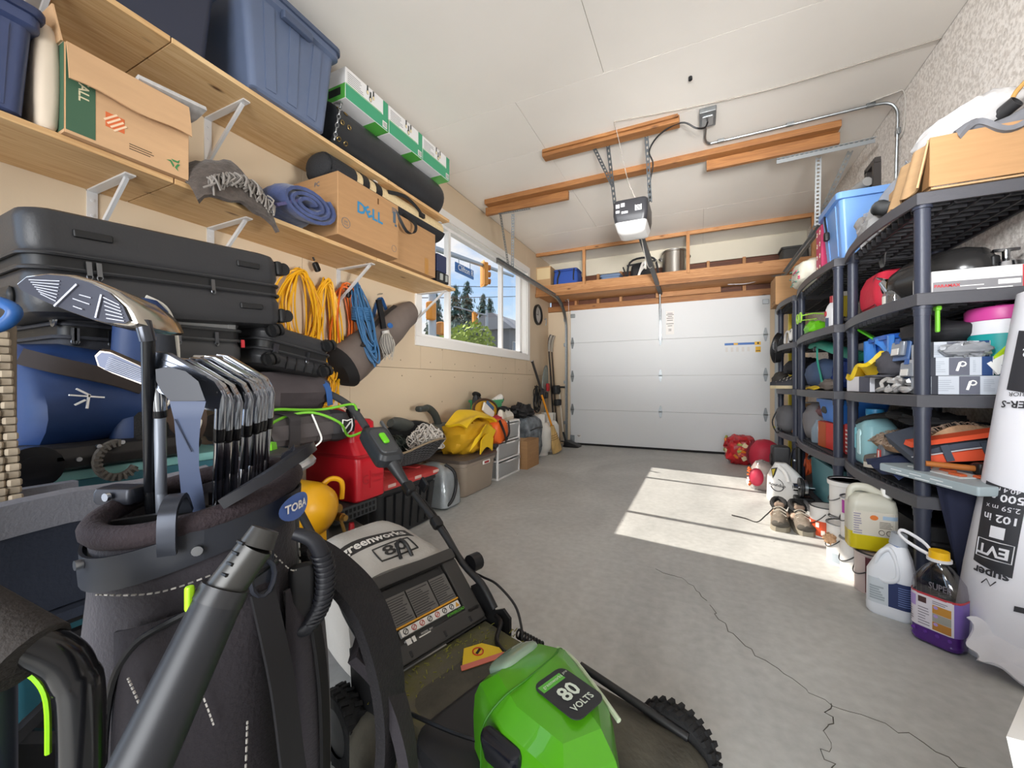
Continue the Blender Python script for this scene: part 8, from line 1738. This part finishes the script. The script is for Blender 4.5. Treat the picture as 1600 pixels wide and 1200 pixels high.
solo('paint_tin', 'steel paint tin with a tan side behind the purple cleaner', 'paint can', B().lathe([(.07, 0), (.07, .24), (.073, .245), (.073, .26), (.06, .262), (.01, .262)], n=24).mat(1).band((0, 0, 0), .0705, .04, .2, 2.5, 5.5), [M('8d8a8c', .35, .5), M('a07a52', .6)], (1.0, 2.13, 0))
# vapour barrier roll
t = thing('vapour_barrier_roll', 'tall white roll of printed plastic sheeting leaning against the nearest shelving unit', 'roll', (1.0, 2.02, 0))
VB = M('dadae0', .35, var=.02, vs=4, bump=.25, bs=7)
def rl(z, r, dx=0, dy=0, k=0): return [V((.985 + .13 * z + dx + r * math.cos(a) * (1 + .03 * math.sin(3 * a + z * 5)), 2.04 + .03 * z + dy + r * math.sin(a) * (1 + .03 * math.sin(2 * a + z * 7 + k)), z)) for a in [q * 2 * PI / 28 for q in range(28)]]
obj('roll', B().loft([rl(.0, .115), rl(.02, .125), rl(.3, .125), rl(.6, .118), rl(.9, .112), rl(1.15, .104), rl(1.30, .10), rl(1.31, .08)]), VB, t, world=True)
obj('core', B().cyl((1.153, 2.08, 1.29), (1.158, 2.08, 1.33), .04, n=18), CARDL, t, world=True)
def onr(a, z, h=.002):
    r = .125 - .018 * max(0, z - .25) + h; return V((.985 + .13 * z + r * math.cos(a) * (1 + .03 * math.sin(3 * a + z * 5)), 2.04 + .03 * z + r * math.sin(a) * (1 + .03 * math.sin(2 * a + z * 7)), z))
b = B(); c2 = B()
def band_(a0, a1, z0, z1, tilt_=0): b.grid(lambda u, v: onr(a0 + (a1 - a0) * u, z0 + (z1 - z0) * v + tilt_ * u), 8, 4, -.0008)
A0 = 3.75
band_(A0 - .45, A0 + .45, .33, .62, -.02); b1_, b = b, B(); band_(A0 - .35, A0 + .45, .95, 1.16, -.02); b2_, b = b, B(); band_(A0 + .75, A0 + 1.4, .36, .62); obj('print_band', b1_, M('2b2b30', .5), t, world=True); obj('print_band', b2_, M('2b2b30', .5), t, world=True)
def pr_(bb, st, a, z, size, rot=PI, **k): bb.text(st, None, size, fn=lambda x, y: onr(a + (x * math.cos(rot) - y * math.sin(rot)) / .122, z + x * math.sin(rot) + y * math.cos(rot), .0045), **k)
pr_(c2, '40.4 m2', A0 + .05, .61 - .01, .022); pr_(c2, '500 sq', A0 + .05, .573, .036, bold=.02); pr_(c2, '2.59 m x', A0 + .05, .537, .024); pr_(c2, '102 in', A0 + .05, .50, .036, bold=.02); pr_(c2, 'EVT', A0, .385, .05, bold=.03)
pr_(c2, 'EVT', A0 + 1.08, .40, .05, bold=.03); pr_(c2, '102', A0 + .1, 1.08, .04, bold=.02); pr_(c2, '500', A0 + .1, 1.12, .03)
for q in (A0 - .28, A0 + 0.25): pass
c2.tube([onr(A0 - .38 + .78 * u, .355 + .062 * v, .004) for u, v in ((0, 0), (.33, 0), (.66, 0), (1, 0), (1, 1), (.66, 1), (.33, 1), (0, 1))], .0018, 4, closed=True)
c2.grid(lambda u, v: onr(A0 - .1 + .3 * u, .43 + .04 * v, .003), 4, 2, -.001)
obj('print_band', b, M('2b2b30', .5), t, world=True); obj('lettering', c2, M('d9d9de', .5), t, world=True)
c3 = B(); pr_(c3, 'super', A0 + .02, .305, .042, bold=.03); pr_(c3, 'VAPOUR BAR', A0 + .05, .335, .016); pr_(c3, 'SUPER-S', A0 + .1, .90, .034, bold=.02); pr_(c3, 'SUPERIOR', A0 + .1, .935, .02); pr_(c3, 'INFO', A0 + 1.1, .34, .02)
c3.tube([onr(A0 - .12 + .1 * k, .265 + .02 * (k % 2), .003) for k in range(4)], .0016, 4); c3.grid(lambda u, v: onr(A0 + .55 + .22 * u, .205 + .018 * v, .003), 4, 1, -.001); c3.lines(T, 0, 0, 0, 0, 1) if False else None
for k in range(4): c3.grid(lambda u, v: onr(A0 + 1.15 + .3 * u, .06 + .02 * k + .008 * v, .003), 4, 1, -.001)
obj('lettering', c3, M('2b2b30', .5), t, world=True)
obj('loose_tail', B().grid(lambda u, v: (.86 + .30 * u - .03 * v + .012 * math.sin(v * 9 + u * 4), 1.965 - .11 * v - .11 * u + .02 * math.sin(u * 8), .022 + .085 * (1 - v) ** 1.5 * (1 - .55 * u) + (.022 * math.sin(u * 9 + 1) + .008 * math.sin(u * 23 + v * 9)) * (1 - v * .3) + .014), 30, 12, .007), M('d2d2d8', .4, bump=.3, bs=9), t, world=True)
# ------------------------------------------------------------------ outside the window
struct('ground_outside', B().box((-40, 20, -.4), (74, 90, .2)), M('6c6c68', .9, var=.1, vs=1))
OR_ = M('e0912a', .45)
def signal(label, loc, h, rz):
    t = thing('traffic_light', label, 'traffic light', loc, rz, 'traffic lights outside'); w = h * .32
    obj('housing', B().rbox((0, 0, 0), (w * .8, w, h), w * .15), OR_, t); obj('backplate', B().rbox((-w * .3, 0, 0), (.02, w * 1.5, h * 1.12), w * .2), M('d8952f', .5), t)
    for k in (-1, 0, 1): obj('visor', B().cyl((w * .35, 0, k * h * .3), (w * .8, 0, k * h * .3 + .0), w * .34, w * .38, 14), M('b86f1c', .5), t); obj('lamp', B().cyl((w * .5, 0, k * h * .3), (w * .52, 0, k * h * .3), w * .28, n=14), M('2b2118', .3), t)
    return t
signal('orange traffic light hanging near the street sign outside', (-8, 14.37, 5.50), .95, .9)
signal('orange traffic light in front of the bush outside, farther one', (-16, 27.1, 6.10), 1.0, .9)
t = thing('signal_arm', 'grey signal pole with a long arm over the street outside', 'pole', (-8, 10.85, 0))
POLE = M('a9b4bf', .4, .3)
obj('pole', B().cyl((-8.02, 10.85, -.3), (-8.02, 10.85, 6.2), .15, .12, 14), POLE, t, world=True); obj('arm', B().cyl((-8.02, 10.3, 5.45), (-8.02, 17.2, 6.12), .10, .06, 12), POLE, t, world=True)
obj('crossing_signal', B().rbox((-7.9, 11.24, 2.85), (.3, .42, .44), .08), OR_, t, world=True); obj('crossing_signal', B().rbox((-7.9, 10.62, 3.35), (.25, .3, .6), .06), OR_, t, world=True)
t = thing('street_sign', 'blue street sign with white lettering hanging from the signal arm outside', 'sign', (-7.98, 12.8, 5.25))
TS = fr((-7.95, 12.8, 5.22), (0, 1, 0), (0, 0, 1)); obj('panel', B().rbox((-7.98, 12.8, 5.22), (.04, 1.30, .36), .02), M('1f6bb0', .4), t, world=True); obj('lettering', B().text('Clifton R', TS @ Matrix.Translation(V((0, 0, .0))), .30, bold=.015, t=.03), WHT, t, world=True)
obj('hanger', B().cyl((-7.98, 12.4, 5.40), (-7.98, 12.4, 5.65), .015).cyl((-7.98, 13.2, 5.40), (-7.98, 13.2, 5.73), .015), POLE, t, world=True)
t = thing('signal_arm', 'farther grey signal pole carrying the small orange traffic light outside', 'pole', (-16.1, 29.5, -.3))
obj('pole', B().cyl((-16.2, 29.5, -.3), (-16.2, 29.5, 7.2), .14, .1, 12), POLE, t, world=True); obj('arm', B().cyl((-16.2, 29.5, 6.75), (-16.15, 24.5, 6.62), .07, .05, 10), POLE, t, world=True)
for y, z in ((12, 9.2), (28, 9.2)): solo('utility_pole', ['utility pole holding the near end of the power lines', 'utility pole holding the far end of the power lines'][y > 20], 'pole', B().cyl((0, 0, 0), (0, 0, z + .3), .12, .1, 12), M('5d5348', .9), (-12, y, -.3))
def conifer(loc, h, r, seed, label):
    t = thing('conifer', label, 'tree', loc, 0, 'tall conifers across the street'); rd = random.Random(seed); b = B()
    obj('trunk', B().cyl((0, 0, 0), (0, 0, h * .95), .13, .03, 8), M('4d4038', .9), t)
    n = 260
    for k in range(n):
        f = (k / n) ** .8; z = h * (.12 + .86 * f); L_ = r * (1 - f) ** .8 * rd.uniform(.5, 1.1) + .25; a = rd.uniform(0, 2 * PI); c, s_ = math.cos(a), math.sin(a)
        for q in range(3):
            u = (q + .6) / 3; w = L_ * .30 * (1.2 - u); p = V((c * L_ * u, s_ * L_ * u, z - L_ * .30 * u)); x = V((-s_, c, 0)) * w; y = V((c, s_, -.35)) * w * 1.1
            b.add([p - x + V((0, 0, rd.uniform(-.2, .1))), p + y, p + x + V((0, 0, rd.uniform(-.2, .1))), p - y * .6 + V((0, 0, .25))], [(0, 1, 2, 3)])
    obj('foliage', b, M('54706a', .9, var=.3, vs=.6), t, kind='stuff', flat=True)
for i, (y, x, h, r, l) in enumerate(((30.6, -20, 10.4, 2.3, 'tall conifer across the street behind the street sign, leftmost of the row'), (33.2, -20.4, 11.4, 2.6, 'tallest conifer across the street, under the street sign'), (35.6, -20, 10.6, 1.9, 'narrow conifer across the street below the big traffic light'), (38.0, -20.5, 10.7, 2.0, 'conifer across the street at the right end of the row'), (27.5, -20, 9.0, 2.2, 'conifer across the street behind the signal pole'), (47.5, -24, 10.2, 1.6, 'small conifer top behind the grey house roof'))): conifer((x, y, -.3), h, r, i + 3, l)
t = thing('bush', 'bright yellow-green tree across the street outside the window', 'tree', (-9.6, 15.6, -.3))
b = B(); rd = random.Random(17); obj('trunk', B().cyl((-9.6, 15.6, -.3), (-9.6, 15.6, 2.2), .14, .08, 8), M('5a4a3c', .9), t, world=True)
for k in range(2600):
    p = V((rd.gauss(0, 1), rd.gauss(0, 1), rd.gauss(0, 1))).normalized() * (rd.random() ** .4); q = V((-9.7 + p.x * 1.3, 15.75 + p.y * 1.75, 2.2 + p.z * 1.55 + .35 * math.sin(p.y * 5))); s_ = rd.uniform(.05, .11)
    x = V((rd.gauss(0, 1), rd.gauss(0, 1), rd.gauss(0, 1))).normalized() * s_; y = x.orthogonal().normalized() * s_; b.add([q - x, q + y, q + x, q - y], [(0, 1, 2, 3)])
obj('leaves', b, M('93a83a', .8, var=.35, vs=1.5), t, world=True, kind='stuff', flat=True)
t = thing('hedge', 'dark green hedge behind the signal pole outside', 'hedge', (-12, 17, -.3)); b = B()
for k in range(1800):
    q = V((-12.5 + rd.uniform(-1, 1), rd.uniform(13.5, 24), -.3 + 3.3 * rd.random() ** .7 + .4 * math.sin(k))); s_ = rd.uniform(.12, .26); x = V((rd.gauss(0, 1), rd.gauss(0, 1), rd.gauss(0, 1))).normalized() * s_; y = x.orthogonal().normalized() * s_; b.add([q - x, q + y, q + x, q - y], [(0, 1, 2, 3)])
obj('leaves', b, M('4a5f3c', .9, var=.3, vs=1), t, world=True, kind='stuff', flat=True)
t = thing('house', 'grey house with a pale roof at the right of the window view', 'house', (-17, 36, -.3))
obj('wall', B().box((-18, 37.5, 3), (4, 8, 6.6)), M('7c7f84', .8), t, world=True); obj('roof', B().hexa([V((-15.4, 33, 6.1)), V((-15.4, 42, 6.1)), V((-20.6, 42, 6.1)), V((-20.6, 33, 6.1)), V((-17.6, 33.2, 7.7)), V((-17.6, 41.8, 7.7)), V((-18.4, 41.8, 7.7)), V((-18.4, 33.2, 7.7))]), M('9b9da3', .8), t, world=True)
for y in (34.6, 36.4, 38.2):
    w_ = obj('window', B().box((-15.98, y, 4.4), (.06, .9, 1.2)), WHT, t, world=True); obj('pane', B().box((0, 0, 0), (.02, .8, 1.1)).at(None), M('4d6a86', .1), w_).location = (-15.93 + 17, y - 36, 4.7)
for z0, z1, l in ((4.43, 7.7, 'lower power line outside the window'), (5.0, 8.4, 'upper power line outside the window')):
    solo('power_line', l, 'cable', B().tube([(-12, 12, z0), (-12.0, 20, (z0 + z1) / 2 - .05), (-12, 28, z1)], .022, 5, sm=4), M('4c4f52', .7))
